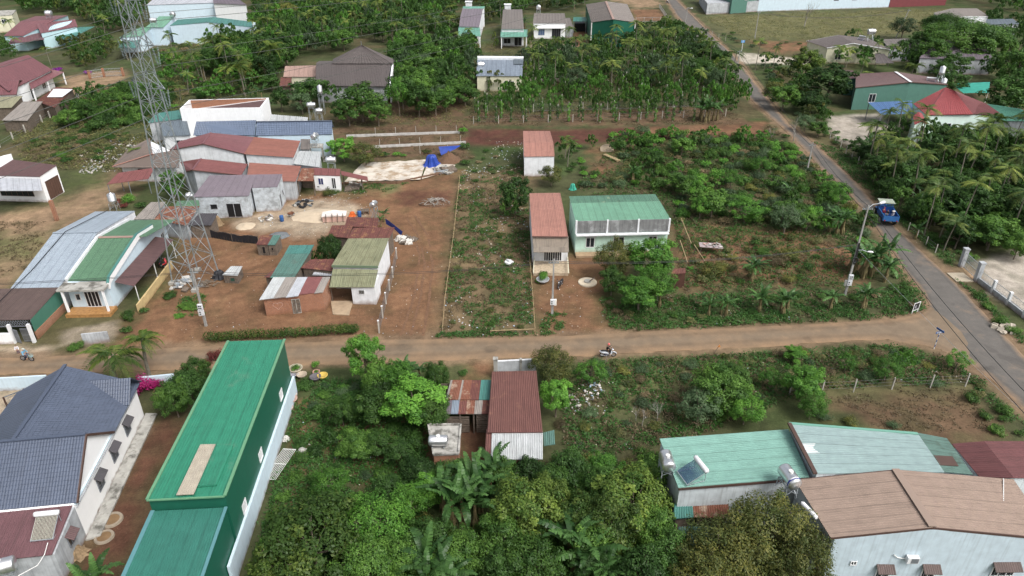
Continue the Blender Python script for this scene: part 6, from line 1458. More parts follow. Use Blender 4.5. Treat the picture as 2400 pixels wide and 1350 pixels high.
for px, py, s_ in ((1838, 545, 1.0), (1540, 985, .55), (1505, 1000, .45), (1860, 330, 1.1), (1805, 330, .7), (2105, 420, .9), (2090, 330, .9), (1885, 62, 2.2), (1490, 985, .4), (1420, 850, .3)): bare_at(g0(px, py), s_)
# palms
for px, py, h, s_ in ((275, 905, 3.6, .95), (350, 880, 4.6, .62), (575, 225, 7.0, 1.15), (640, 190, 8.5, 1.15), (995, 95, 8.0, 1.0), (2305, 345, 5.5, 1.0), (2395, 335, 6.0, .9), (300, 140, 5, .8), (2130, 190, 4, .8)): coco_at(g0(px, py), h, s_)
for px, py in ((120, 155), (40, 130), (520, 118), (545, 122), (560, 135), (600, 120), (330, 395), (1330, 390), (1325, 370), (1445, 110), (1470, 108), (1500, 112), (1240, 150), (1280, 148), (1100, 110), (1070, 118), (1160, 118), (1770, 165), (1790, 165), (1810, 165), (2010, 195), (2030, 205), (1955, 165), (1975, 170), (2100, 420), (2060, 400), (2080, 440), (2200, 560), (2210, 590)):
    areca_at(g0(px, py), rnd.uniform(.65, 1.0))
# bananas
for px, py, s_, st in ((1660, 740, .8, 1), (1690, 735, .85, 2), (1780, 725, .95, 2), (1830, 730, 1.0, 2), (1845, 722, .8, 1), (1945, 725, .95, 1), (2020, 725, 1.0, 2), (1545, 720, .9, 1), (1760, 660, 1.1, 2), (2000, 640, 1.3, 3), (2040, 650, 1.4, 3), (2060, 625, 1.3, 2), (2075, 655, 1.1, 2), (1960, 550, 1.3, 3), (1970, 545, 1.1, 1),
                       (1660, 285, 1.5, 3), (1640, 280, 1.3, 2), (1680, 282, 1.3, 2), (1485, 425, .9, 2), (1845, 470, 1.0, 1), (1085, 1225, 1.4, 3), (1125, 1200, 1.35, 2), (1150, 1165, 1.25, 2), (1160, 1130, 1.1, 1), (1020, 1390, 1.4, 3), (1055, 1400, 1.2, 2), (1345, 1345, 1.45, 3), (1040, 1200, 1.3, 1), (1395, 1390, 1.1, 2), (1450, 1380, 1.0, 2), (245, 1400, 1.1, 2),
                       (960, 900, .9, 2), (985, 895, .8, 1), (900, 520, .7, 1), (893, 532, .6, 1), (1425, 140, 1.3, 2), (1230, 70, 1.3, 2), (1290, 60, 1.2, 2), (2160, 430, 1.0, 2), (2230, 430, 1.1, 2), (2300, 420, 1.1, 2), (1640, 720, .7, 1), (2145, 560, .8, 1), (720, 260, 1.0, 2), (630, 270, 1.1, 2), (1180, 20, 1.2, 2)):
    banana_at(g0(px, py), s_, st)
# pepper vines in rows
for r, (y0, x0, x1, n) in enumerate(((286, 1115, 1620, 13), (276, 1140, 1560, 11), (264, 1110, 1600, 13), (252, 1130, 1640, 12), (240, 1200, 1640, 11), (228, 1240, 1680, 11), (216, 1100, 1660, 12))):
    for i in range(n):
        vine_at(g0(x0 + (x1 - x0) * i / (n - 1) + rnd.uniform(-9, 9), y0 + rnd.uniform(-2, 2)), rnd.uniform(.75, 1.05))
# shrubs seen one by one
for a in (('magenta', 338, 905, 36, 1.2), ('magenta', 366, 898, 24, 1.2), ('magenta', 318, 915, 20), ('purple', 135, 165, 16), ('purple', 205, 170, 12), ('purple', 1232, 130, 13), ('purple', 1272, 128, 13), ('mid', 300, 742, 22, 1.3), ('mid', 295, 770, 18), ('dark', 335, 725, 16), ('mid', 175, 808, 26, .6), ('mid', 440, 715, 28, .6), ('bright', 420, 735, 18, .5), ('dark', 395, 690, 22, .7),
          ('red', 505, 835, 26, 1.2), ('red', 480, 850, 20, 1.2), ('red', 275, 470, 16), ('red', 290, 480, 14), ('bright', 300, 470, 20, 1.2), ('mid', 330, 480, 18), ('bright', 805, 905, 18), ('bright', 738, 852, 14, 1.5), ('grey', 800, 915, 22), ('dark', 1085, 870, 16), ('mid', 1272, 640, 14, 1.3), ('bright', 1262, 655, 12), ('olive', 1665, 640, 34), ('olive', 1690, 625, 24), ('olive', 1850, 600, 36), ('dry', 1820, 615, 34), ('mid', 1790, 590, 22),
          ('olive', 1000, 355, 14), ('mid', 900, 362, 16), ('bright', 930, 360, 14), ('bright', 945, 362, 10), ('bright', 1085, 308, 14, 1.6), ('dark', 1088, 345, 18, 1.3), ('mid', 1090, 380, 16), ('olive', 770, 452, 20), ('bright', 1620, 625, 10), ('mid', 2270, 605, 22), ('mid', 2320, 715, 20, .7), ('mid', 2300, 690, 24, .6), ('mid', 2345, 750, 22), ('mid', 2375, 770, 22), ('dark', 640, 815, 14)):
    Sh(*a)
# hedge along the lane
hp = [g0(x, y) for x, y in ((490, 800), (560, 795), (640, 792), (720, 786), (800, 782), (838, 780))]
hd = empty('hedge', hp[0], 0, 'clipped yellow-green hedge between the dirt yard and the lane', 'hedge'); cl = []
for a, b in zip(hp, hp[1:]):
    for i in range(6): q = a.lerp(b, i / 6) - hp[0]; cl.append((q.x, q.y, .62 + rnd.uniform(-.08, .12), .68))
obj('foliage', crown_mesh('foliage', cl, 8000, .16, .55, LM['lime'], 5, .6), hd)

# ---- groves and scrub filled in by kind
def footfree(x, y, pad=0.0):
    ok = np.ones(len(x), bool)
    for f in FOOT:
        fx = [p[0] for p in f]; fy = [p[1] for p in f]
        near = (x > min(fx) - pad - 1) & (x < max(fx) + pad + 1) & (y > min(fy) - pad - 1) & (y < max(fy) + pad + 1)
        if near.any():
            i = np.where(near)[0]; ok[i[polydist(x[i], y[i], f) > -pad]] = False
    return ok
def scatter(pts, dens, pad=.4, gap=0.0, cap=99999):
    P = W2(pts); xs_ = [p[0] for p in P]; ys_ = [p[1] for p in P]
    n = int((max(xs_) - min(xs_)) * (max(ys_) - min(ys_)) * dens)
    x, y = rng.uniform(min(xs_), max(xs_), n), rng.uniform(min(ys_), max(ys_), n)
    k = inpoly(x, y, P); x, y = x[k], y[k]; k = footfree(x, y, pad); x, y = x[k], y[k]
    if gap:
        out = []
        tk = np.array(SPOTS) if SPOTS else np.zeros((0, 2))
        for a, b in zip(x, y):
            if len(tk) and np.min(np.hypot(tk[:, 0] - a, tk[:, 1] - b)) < gap * .7: continue
            if any(math.hypot(a - c, b - d) < gap for c, d in out): continue
            out.append((a, b))
            if len(out) >= cap: break
        return out
    return np.stack([x, y], 1)
def grove(pts, dens, gap, mix, pad=1.2, cap=999):
    """mix: list of (weight, maker)"""
    ws = [w for w, _ in mix]
    for a, b in scatter(pts, dens, pad, gap, cap):
        rnd.choices([f for _, f in mix], ws)[0](Vector((a, b, 0)))
tr = lambda k, r0, r1, h0, h1: (lambda p: tree_at(k, p, rnd.uniform(r0, r1), rnd.uniform(h0, h1)))
sh = lambda k, r0, r1, hs=1.0: (lambda p: shrub_at(k, p, rnd.uniform(r0, r1), hs))
ar = lambda p: areca_at(p, rnd.uniform(.75, 1.2)); bn = lambda p: banana_at(p, rnd.uniform(.9, 1.3), rnd.choice((1, 2))); cc = lambda p: coco_at(p, rnd.uniform(5, 8), 1.0, 12)
WOOD = [(3, tr('mid', 2.2, 3.6, 5, 8)), (3, tr('dark', 2.2, 3.6, 5, 8)), (2, tr('feather', 2.0, 3.2, 5, 8)), (1.5, tr('grey', 2, 3, 4.5, 7)), (1, tr('olive', 2, 3.2, 5, 7)), (4, ar), (1, bn)]
grove([(610, 0), (1060, -4), (1060, 90), (940, 125), (920, 105), (850, 95), (790, 130), (660, 145), (540, 190), (520, 120), (600, 85)], .5, 3.3, WOOD, cap=420)
grove([(180, 40), (330, -4), (345, 30), (300, 75), (235, 90), (215, 55)], .5, 3.2, WOOD, cap=120)
grove([(60, 5), (320, -30), (320, 5), (200, 35), (70, 32)], .5, 3.3, WOOD, cap=210)
grove([(-300, -55), (1040, -55), (1060, -4), (600, -2), (330, -6), (60, 2), (-300, 20)], .12, 5.0, WOOD[:5] + [(.6, ar)], cap=500)
grove([(1060, -4), (1180, -4), (1380, -4), (1370, 18), (1340, 30), (1250, 26), (1170, 60), (1140, 60), (1140, 12), (1060, 20)], .4, 3.6, WOOD, cap=120)
grove([(500, 125), (620, 100), (690, 145), (640, 205), (560, 215), (500, 180)], .5, 2.6, WOOD, cap=50)
grove([(2080, -50), (2700, -50), (2700, 60), (2400, 50), (2395, 42), (2300, 12), (2220, 6)], .12, 5.0, WOOD[:4], cap=260)
grove([(1040, -55), (1480, -55), (1480, -8), (1060, -6)], .1, 5.0, WOOD[:4], cap=120)
grove([(930, 130), (1060, 110), (1115, 130), (1110, 200), (1100, 265), (920, 280), (930, 200)], .3, 3.4, WOOD[:4] + [(.5, bn)], cap=60)
grove([(1230, 128), (1500, 112), (1560, 70), (1640, 110), (1730, 200), (1745, 240), (1600, 215), (1300, 215), (1235, 200)], .5, 2.6, [(3, tr('mid', 1.6, 2.6, 4, 6)), (3, tr('grey', 1.6, 2.8, 4, 6)), (2, tr('dark', 1.6, 2.8, 4, 6)), (1.5, tr('lime', 1.4, 2.2, 4, 5.5)), (3, ar), (2, lambda p: vine_at(p, 1.1))], cap=240)
grove([(1180, 205), (1700, 205), (1750, 260), (1700, 272), (1180, 272)], .3, 2.6, [(3, tr('column', 1.0, 1.6, 4, 6)), (2, tr('feather', 1.2, 2.0, 4, 6)), (2, tr('mid', 1.3, 2.0, 3.5, 5)), (2, sh('mid', .8, 1.4, 1.2))], cap=130)
grove([(1560, 55), (1600, 70), (1640, 108), (1590, 120), (1500, 100), (1500, 56)], .05, 3.2, [(2, sh('mid', 1, 1.8)), (2, sh('grey', 1, 1.8)), (1, tr('mid', 1.5, 2.2, 3, 4.5))], cap=26)
# right-hand palm grove
grove([(2035, 345), (2100, 315), (2250, 330), (2420, 355), (2520, 420), (2520, 600), (2420, 575), (2330, 585), (2265, 580), (2160, 550), (2090, 490), (2040, 430), (1985, 370)], .6, 1.7, [(6, ar), (6, tr('dark', 1.4, 2.3, 3, 4.8)), (5, tr('mid', 1.3, 2.2, 2.5, 4.5)), (1, bn), (1, sh('dark', .9, 1.4, 1.2)), (1, sh('weed', .9, 1.4))], cap=300)
grove([(1980, 110), (2060, 130), (2110, 150), (2220, 150), (2330, 160), (2330, 185), (2200, 168), (2080, 160), (1990, 165), (1930, 140)], .4, 2.8, [(3, tr('mid', 1.6, 2.6, 4, 6)), (3, tr('dark', 1.6, 2.6, 4, 6)), (2, tr('feather', 1.6, 2.4, 3.5, 5)), (3, ar), (1, bn)], cap=30)
grove([(2300, 60), (2400, 60), (2500, 80), (2500, 240), (2400, 245), (2330, 235), (2340, 160), (2300, 100)], .3, 3.4, [(3, tr('mid', 2, 3, 5, 8)), (3, tr('dark', 2, 3.2, 5, 8)), (1, ar)], cap=30)
grove([(1790, 150), (1870, 170), (1900, 240), (1935, 265), (1935, 310), (1890, 290), (1840, 250), (1800, 200)], .4, 1.9, [(2, sh('mid', 1, 1.8, 1.3)), (2, sh('grey', 1, 1.6, 1.3)), (2, tr('mid', 1.3, 2.2, 3, 4.5)), (1, tr('olive', 1.2, 1.8, 3, 4)), (1, sh('dry', .8, 1.4))], cap=60)
grove([(1880, 292), (1930, 322), (2010, 392), (2110, 498), (2200, 575), (2240, 602), (2262, 596), (2150, 492), (2050, 390), (1965, 312)], .8, 1.1, [(3, sh('mid', .5, 1.1, .9)), (2, sh('dark', .5, 1.1, .9)), (2, sh('weed', .5, 1.0)), (1, sh('bright', .4, .8))], .3, cap=90)
# scrub right of centre
SCRUB = [(3.5, sh('mid', 1.0, 2.1, 1.1)), (3, sh('grey', 1.0, 2.0, 1.1)), (2.5, sh('weed', .9, 1.8)), (1.2, sh('dry', .8, 1.5)), (1.5, sh('olive', .9, 1.7)), (3, sh('bright', .9, 1.8, 1.1)), (1.2, tr('mid', 1.3, 2.2, 2.4, 3.8)), (1.2, tr('feather', 1.3, 2.0, 2.4, 3.6))]
grove([(1440, 335), (1560, 318), (1800, 320), (1870, 360), (1960, 440), (2060, 570), (2090, 620), (1980, 560), (1760, 525), (1590, 520), (1585, 455), (1540, 445), (1340, 445), (1450, 420)], .8, 1.75, SCRUB, .8, cap=420)
grove([(1450, 340), (1800, 325), (1960, 450), (2050, 570), (1760, 520), (1590, 500)], .1, 5.0, [(2, tr('column', .9, 1.5, 3.4, 5.2)), (2, tr('feather', 1.2, 1.8, 3.2, 4.6)), (1, tr('grey', 1.2, 1.8, 3, 4.4)), (1, bn)], cap=30)
grove([(1430, 325), (1500, 300), (1560, 310), (1540, 345), (1440, 350)], .2, 1.8, SCRUB, cap=24)
grove([(1790, 300), (1850, 310), (1880, 345), (1860, 355), (1800, 330)], .25, 1.6, [(3, sh('dry', .7, 1.3)), (2, sh('grey', .7, 1.3)), (1, sh('mid', .7, 1.2))], cap=22)
grove([(1350, 345), (1390, 345), (1400, 420), (1390, 440), (1340, 435), (1335, 400)], .3, 1.5, [(3, sh('bright', .6, 1.1, 1.2)), (2, sh('mid', .6, 1.1, 1.2)), (1, tr('column', .8, 1.2, 2.5, 3.6))], cap=24)
grove([(1420, 700), (1480, 690), (1620, 700), (1800, 690), (2000, 690), (2130, 690), (2150, 720), (2080, 738), (1800, 752), (1500, 765), (1430, 750)], .35, 1.5, [(3, sh('mid', .5, 1.0, .7)), (3, sh('weed', .5, 1.0, .7)), (2, sh('dark', .5, 1.0, .7)), (1, sh('dry', .5, .9))], cap=110)
grove([(2060, 580), (2090, 620), (2130, 680), (2150, 730), (2090, 690), (2060, 640)], .5, 1.2, [(3, sh('mid', .5, 1.0)), (2, sh('dark', .5, 1.0)), (1, sh('weed', .5, .9))], cap=34)
grove([(1600, 560), (1900, 560), (1960, 620), (1900, 660), (1640, 670)], .6, 1.5, [(2, sh('olive', .7, 1.3)), (2, sh('dry', .6, 1.0)), (2, sh('mid', .5, 1.1)), (2, sh('weed', .7, 1.3))], cap=110)
grove([(1090, 400), (1230, 380), (1240, 600), (1248, 770), (1040, 775), (1060, 600)], .16, 1.9, [(3, sh('weed', .5, 1.1, .6)), (3, sh('dry', .5, 1.1, .6)), (2, sh('mid', .5, .9, .6)), (1, sh('olive', .6, 1.0, .7))], cap=60)
grove([(1100, 345), (1225, 345), (1228, 400), (1085, 420)], .12, 2.0, [(3, sh('mid', .6, 1.2, .7)), (2, sh('dry', .6, 1.1, .6)), (2, sh('grey', .6, 1.1, .7))], cap=26)
# lower right rough ground
grove([(1390, 850), (1700, 835), (2050, 815), (2180, 830), (2290, 895), (2250, 905), (1900, 900), (1620, 1010), (1540, 1060), (1330, 1075), (1310, 1000), (1380, 930)], .7, 1.45, [(3, sh('weed', .5, 1.2, .8)), (3, sh('grey', .6, 1.2, .8)), (2, sh('dry', .6, 1.2, .8)), (2, sh('olive', .6, 1.2, .8)), (2, sh('mid', .5, 1.1, .8)), (1.2, tr('feather', 1.0, 1.8, 1.8, 3.0))], cap=260)
grove([(1880, 955), (1990, 960), (2120, 1010), (1900, 985)], .5, 1.2, [(2, sh('olive', .6, 1.1, .8)), (2, sh('grey', .6, 1.1, .8)), (1, sh('dry', .6, 1.0))], cap=26)
grove([(2240, 905), (2310, 905), (2420, 1010), (2400, 1030), (2330, 1020), (2270, 960)], .6, 1.15, [(3, sh('mid', .6, 1.1)), (2, sh('grey', .6, 1.0)), (1, sh('weed', .5, .9))], cap=40)
# garden south of the lane, left
grove([(700, 900), (880, 880), (1050, 890), (1030, 1000), (990, 1080), (900, 1180), (780, 1200), (700, 1330), (590, 1350), (660, 1150), (700, 1020)], .5, 1.35, [(3, sh('dark', .7, 1.4, 1.0)), (3, sh('mid', .6, 1.1, .8)), (2, sh('grey', .5, .9, .7)), (1, sh('bright', .5, .9))], cap=120)
grove([(1010, 1090), (1560, 1085), (1580, 1300), (1560, 1420), (900, 1420), (900, 1250), (990, 1180)], .9, 1.35, [(2, sh('dark', 1.0, 1.7, 1.3)), (4, sh('mid', 1.0, 1.6, 1.3)), (1.5, sh('bright', .8, 1.3)), (1, sh('olive', .9, 1.4)), (.5, tr('mid', 1.3, 1.9, 2.4, 3.4))], cap=170)
# left scrub beside the pylon
grove([(150, 250), (230, 210), (330, 195), (385, 215), (420, 250), (345, 290), (300, 300), (240, 310), (140, 300)], .9, 1.6, [(4, sh('mid', 1.4, 2.6, 1.1)), (3, sh('dark', 1.2, 2.2, 1.1)), (2, sh('bright', 1.0, 1.8, 1.0)), (1, tr('mid', 1.6, 2.4, 3, 4.5))], cap=120)
grove([(60, 335), (150, 310), (300, 315), (280, 350), (230, 380), (150, 385), (60, 370)], .5, 1.5, [(3, sh('weed', .9, 1.8, .7)), (2, sh('dry', .8, 1.4, .7)), (3, sh('mid', .9, 1.8, .8))], cap=90)
grove([(380, 150), (520, 130), (620, 200), (540, 235), (400, 240), (370, 210)], .4, 2.2, [(3, sh('mid', 1.2, 2.2, 1.1)), (2, tr('feather', 1.6, 2.4, 3, 5)), (2, ar), (1, bn), (1, sh('dry', 1, 1.8))], cap=90)
grove([(330, 90), (480, 92), (520, 130), (370, 150)], .1, 2.6, [(3, sh('dry', 1, 1.8)), (2, sh('olive', 1, 1.8)), (1, sh('mid', 1, 1.8))], cap=26)
grove([(0, 100), (45, 96), (70, 118), (30, 150), (0, 150)], .08, 3.0, [(3, tr('mid', 1.5, 2.4, 3, 5)), (1, ar)], cap=10)
grove([(150, 110), (260, 100), (270, 130), (220, 165), (160, 150)], .4, 2.4, [(3, tr('olive', 1.4, 2.2, 3, 4.5)), (3, tr('mid', 1.5, 2.4, 3, 5)), (2, sh('mid', 1, 1.8))], cap=34)
grove([(560, 240), (640, 210), (780, 230), (790, 280), (640, 262)], .07, 3.0, [(3, tr('dark', 1.6, 2.6, 3.5, 5.5)), (2, bn), (2, sh('dark', 1, 1.6, 1.2))], cap=20)
grove([(1900, 100), (2050, 88), (2030, 98), (1900, 112)], .05, 4, [(2, sh('weed', 1, 1.8)), (1, sh('dry', 1, 1.8))], cap=10)
grove([(1670, 60), (1760, 95), (1900, 100), (1900, 112), (1760, 112), (1700, 92)], .06, 3.4, [(3, sh('mid', .9, 1.8, .8)), (2, sh('grey', .9, 1.8, .8)), (1, sh('dry', .9, 1.6))], cap=36)

# ---- the same growth goes on beyond the edges of the photograph
for pts, cap in (([(-700, 0), (-60, 20), (-80, 330), (-260, 480), (-800, 480)], 130), ([(2470, 40), (2900, 40), (3000, 600), (2560, 560), (2480, 300)], 90), ([(600, 1580), (1600, 1580), (1560, 1800), (650, 1800)], 30)):
    grove(pts, .3, 4.0, WOOD[:5], cap=cap)

# ---- the nearest and largest become single plants, the rest of the far wood and scrub is one mass each
def lowpoly(leafk, k, n, leaf, seed, flat=False):
    g = np.random.default_rng(seed); cl = np.array(make_clumps(1.0, 1.0, .15, k, seed) if not flat else [(.6 * math.cos(i * 2.4) * math.sqrt((i + .3) / k), .6 * math.sin(i * 2.4) * math.sqrt((i + .3) / k), .35, .4) for i in range(k)])
    cl[:, 3] *= .8; idx = g.integers(0, len(cl), n); d = g.normal(size=(n, 3)); d[:, 2] = np.abs(d[:, 2]) * .9 - .25 * g.random(n); d /= np.linalg.norm(d, axis=1, keepdims=True)
    p = cl[idx, :3] + d * cl[idx, 3:] * g.uniform(.7, 1.1, (n, 1)) * np.array([1, 1, .45 if not flat else .8])
    v, f = leaves(p, d * .5 + np.array([0, 0, .6]) + g.normal(size=(n, 3)) * .4, leaf, .6, g)
    return v.reshape(-1, 4, 3), .28 + g.normal(size=len(cl))[idx] * .18 + g.normal(size=n) * .16
def mass(name, label, items, tall, nleaf, leaf):
    by = {}
    for it in items: by.setdefault(it[0], []).append(it)
    root = None
    for kind, its in by.items():
        lk = {'feather': 'bright', 'column': 'mid', 'spread': 'mid'}.get(kind, kind)
        var = [lowpoly(lk, 12 if tall else 7, nleaf, leaf, 300 + i, not tall) for i in range(4)]; V_, T_ = [], []
        for it in its:
            v, t = rnd.choice(var); p, r = it[1], it[2]; h = it[3] if tall else r * it[3]; a = rnd.uniform(0, 6.28); c, s__ = math.cos(a), math.sin(a)
            q = v.copy(); x, y = q[..., 0] * r, q[..., 1] * r
            V_.append(np.stack([x * c - y * s__ + p.x, x * s__ + y * c + p.y, q[..., 2] * h + p.z], -1).reshape(-1, 3)); T_.append(t + rnd.uniform(-.14, .14))
        v = np.concatenate(V_); me = np_mesh(name, v, np.arange(len(v)).reshape(-1, 4), np.concatenate(T_), LM[lk])
        if root is None: root = tag(obj(name, me), label, None, None, 'stuff')
        else: o = obj('foliage', me, root); o['kind'] = 'stuff'
    return root
def rank_key(it):
    p = it[1]; x, y = PX((p.x, p.y, 1)); vis = -60 < x < 2460 and -10 < y < 1420
    return -(it[2] * scale_at(p)) if vis else 1e6
TREES.sort(key=rank_key); SHRUBS.sort(key=rank_key)
NT, NS = 290, 290
ARECAS.sort(key=rank_key)
for _, p, r, s_ in ARECAS[:290]: areca_make(p, s_)
TREES += [('palm', p, 1.5 * s_, 7.5 * s_, None, False) for _, p, r, s_ in ARECAS[290:]]
for kind, p, r, h, look, hero in TREES[:NT]:
    src = ('hero_' + {'mid': 'green'}.get(kind, kind)) if hero and kind in ('mid', 'bright', 'lime', 'olive', 'dark', 'feather') else kind
    t, c, R0, H0 = rnd.choice(PROTO[src])
    o = empty('tree', p, rnd.uniform(0, 6.28)); o.scale = (r / R0, r / R0 * rnd.uniform(.92, 1.08), h / H0)
    obj('trunk', t, o); obj('crown', c, o); reg(o, look or LOOK[kind], 'tree', GRP)
for kind, p, r, hs, look in SHRUBS[:NS]:
    o = obj('shrub', rnd.choice(SHRUB[kind]), None, p, (0, 0, rnd.uniform(0, 6.28)), (r, r * rnd.uniform(.85, 1.15), r * hs * rnd.uniform(.8, 1.15))); reg(o, look or SLOOK[kind], 'shrub', 'shrubs and bushes')
if TREES[NT:]: mass('wood', 'far-off mixed wood of leafy trees that reads as one mass', TREES[NT:], True, 420, .2)
if SHRUBS[NS:]: mass('scrub', 'small bushes of the scrub and garden edges growing into one another', SHRUBS[NS:], False, 420, .17)

# ---- ground cover nobody could count
def cover(name, label, zones, leafk, seed, cat=None):
    g = np.random.default_rng(seed); V_, T_ = [], []
    for pts, dens, hgt, thr in zones:
        p = scatter(pts, dens, .1)
        if not len(p): continue
        nz = vnoise(p[:, 0], p[:, 1], 2.2, seed) * .6 + vnoise(p[:, 0], p[:, 1], .8, seed + 1) * .4; p = p[nz > thr]; nz = nz[nz > thr]
        k = 6; n = len(p)
        c = np.repeat(np.concatenate([p, np.zeros((n, 1))], 1), k, 0); h = hgt * g.uniform(.3, 1.2, n * k) * np.repeat(.5 + nz, k)
        c[:, :2] += g.normal(size=(n * k, 2)) * .16; c[:, 2] = h * .5 - .03
        nr = g.normal(size=(n * k, 3)) * .55 + np.array([0, 0, .8])
        v, f = leaves(c, nr, .17 + hgt * .16, .42, g, -.3)
        V_.append(v); T_.append(np.repeat(g.normal(size=n) * .16 + .3, k) + g.normal(size=n * k) * .1)
    v = np.concatenate(V_); f = np.arange(len(v)).reshape(-1, 4)
    return tag(obj(name, np_mesh(name, v, f, np.concatenate(T_), LM[leafk])), label, None, None, 'stuff')
LOT = [(1080, 400), (1235, 385), (1252, 782), (1030, 790)]
SCR = [(1345, 440), (1440, 335), (1800, 318), (1880, 360), (2090, 620), (1980, 570), (1580, 530)]
BND = [(1405, 700), (1620, 690), (2130, 680), (2170, 728), (2080, 748), (1800, 760), (1500, 775), (1430, 772)]
LOW = [(1370, 848), (1700, 832), (2080, 808), (2200, 828), (2310, 900), (1900, 912), (1620, 1030), (1330, 1080), (1310, 900)]
GAR = [(690, 960), (760, 890), (1040, 890), (1030, 1000), (1000, 1090), (1020, 1420), (560, 1420), (640, 1150)]
cover('weeds', 'low green weeds over the littered plot, scrub and verges', [(LOT, 9, .42, .44), (SCR, 4, .6, .36), (BND, 13, .5, .34), ([(1580, 520), (2000, 570), (2080, 640), (1980, 680), (1600, 690)], 7, .4, .42), (LOW, 10, .5, .36), (GAR, 17, .4, .27), ([(1280, 735), (1330, 730), (1310, 790), (1255, 790)], 16, .4, .3), ([(2240, 655), (2300, 690), (2400, 790), (2400, 810), (2330, 745)], 16, .45, .3), ([(2060, 580), (2165, 690), (2180, 725), (2120, 700)], 9, .5, .35), ([(430, 690), (480, 690), (480, 740), (410, 740)], 12, .4, .4),
      ([(1900, 330), (2060, 480), (2170, 575), (2230, 630), (2240, 600), (2090, 480), (1990, 360)], 8, .5, .34), ([(1030, 780), (1260, 772), (1262, 790), (1020, 793)], 16, .35, .3), ([(630, 870), (700, 870), (690, 1000), (590, 1250), (570, 1250)], 6, .3, .45), ([(760, 430), (960, 428), (900, 452), (770, 455)], 9, .4, .4), ([(2255, 870), (2400, 985), (2400, 1010), (2250, 900)], 9, .4, .4)], 'weedb', 3)
cover('dry_weeds', 'dry yellowish weeds and straw between the bushes', [(LOT, 6, .35, .5), (SCR, 2.6, .6, .45), (LOW, 6, .5, .42), (BND, 4, .4, .5), ([(1925, 930), (2260, 905), (2330, 1010), (2080, 1010)], 6, .12, .35), ([(1580, 540), (2000, 570), (1980, 670), (1600, 690)], 6, .3, .44), ([(790, 300), (1090, 292), (1090, 370), (850, 370)], 3, .3, .5), ([(1100, 262), (1720, 250), (1740, 292), (1100, 296)], 3, .4, .45), ([(0, 520), (130, 520), (60, 640), (-50, 660)], 5, .25, .45), ([(60, 335), (300, 310), (300, 385), (60, 390)], 3, .5, .4)], 'straw', 9)
cover('field_grass', 'rough pasture grass of the far field and distant ground', [([(1640, 42), (1900, 28), (2240, 22), (2220, 60), (2060, 86), (1760, 96)], 1.4, .5, .38), ([(1500, 55), (1590, 55), (1640, 110), (1500, 110)], 2, .7, .35), ([(1100, 100), (1300, 100), (1740, 240), (1100, 290)], 1.2, .6, .4), ([(0, 260), (430, 180), (430, 330), (300, 400), (60, 400)], 3.0, .8, .32), ([(380, 90), (620, 110), (620, 240), (380, 240)], 1.2, .8, .38), ([(780, 200), (1110, 180), (1100, 296), (780, 296)], 1.5, .5, .4)], 'weed', 21)

# ================================================================== vehicles and people
M_TYRE = mk('tyre_rubber', (.018, .018, .018), .85, .1); M_RIM = mk('rim_metal', (.55, .56, .58), .3, .05, metal=.8); M_BLK = mk('black_plastic', (.02, .02, .022), .5, .1)
M_SKIN = mk('skin', (.42, .25, .17), .6, .05); M_CHR = mk('chrome', (.7, .7, .72), .2, .03, metal=.9); M_HAIR = mk('hair_black', (.012, .010, .009), .6, .1)
def paint(k, c, r=.35): return mk('paint_' + k, c, r, .06, spec=.5)
def wheel(parent, c, r, w, axis='y', spokes=0, nm='wheel'):
    """tyre with a rim as its sub-part, turning about the local y axis"""
    m = MB(); prof = [(r * .70, -w / 2), (r * .92, -w / 2), (r, -w * .25), (r, w * .25), (r * .92, w / 2), (r * .70, w / 2), (r * .70, -w / 2)]
    m.lathe(prof, 20); m.v = [(v[0], v[2], v[1]) for v in m.v]
    t = m.build(nm, M_TYRE, parent, loc=c)
    m = MB()
    if spokes:
        m.lathe([(r * .64, -w * .3), (r * .71, -w * .3), (r * .71, w * .3), (r * .64, w * .3), (r * .64, -w * .3)], 20); m.v = [(v[0], v[2], v[1]) for v in m.v]
        for i in range(spokes): a = i * 6.283 / spokes; m.beam((0, 0, 0), (r * .68 * math.cos(a), 0, r * .68 * math.sin(a)), max(.006, w * .18), max(.006, w * .18), up=(0, 1, 0))
        m.tube([(0, -w * .7, 0), (0, w * .7, 0)], r * .12, 8)
    else:
        m.lathe([(.01, -w * .35), (r * .45, -w * .35), (r * .70, -w * .42), (r * .70, w * .42), (r * .45, w * .35), (.01, w * .35)], 16); m.v = [(v[0], v[2], v[1]) for v in m.v]
    m.build('rim', M_RIM, t)
    return t
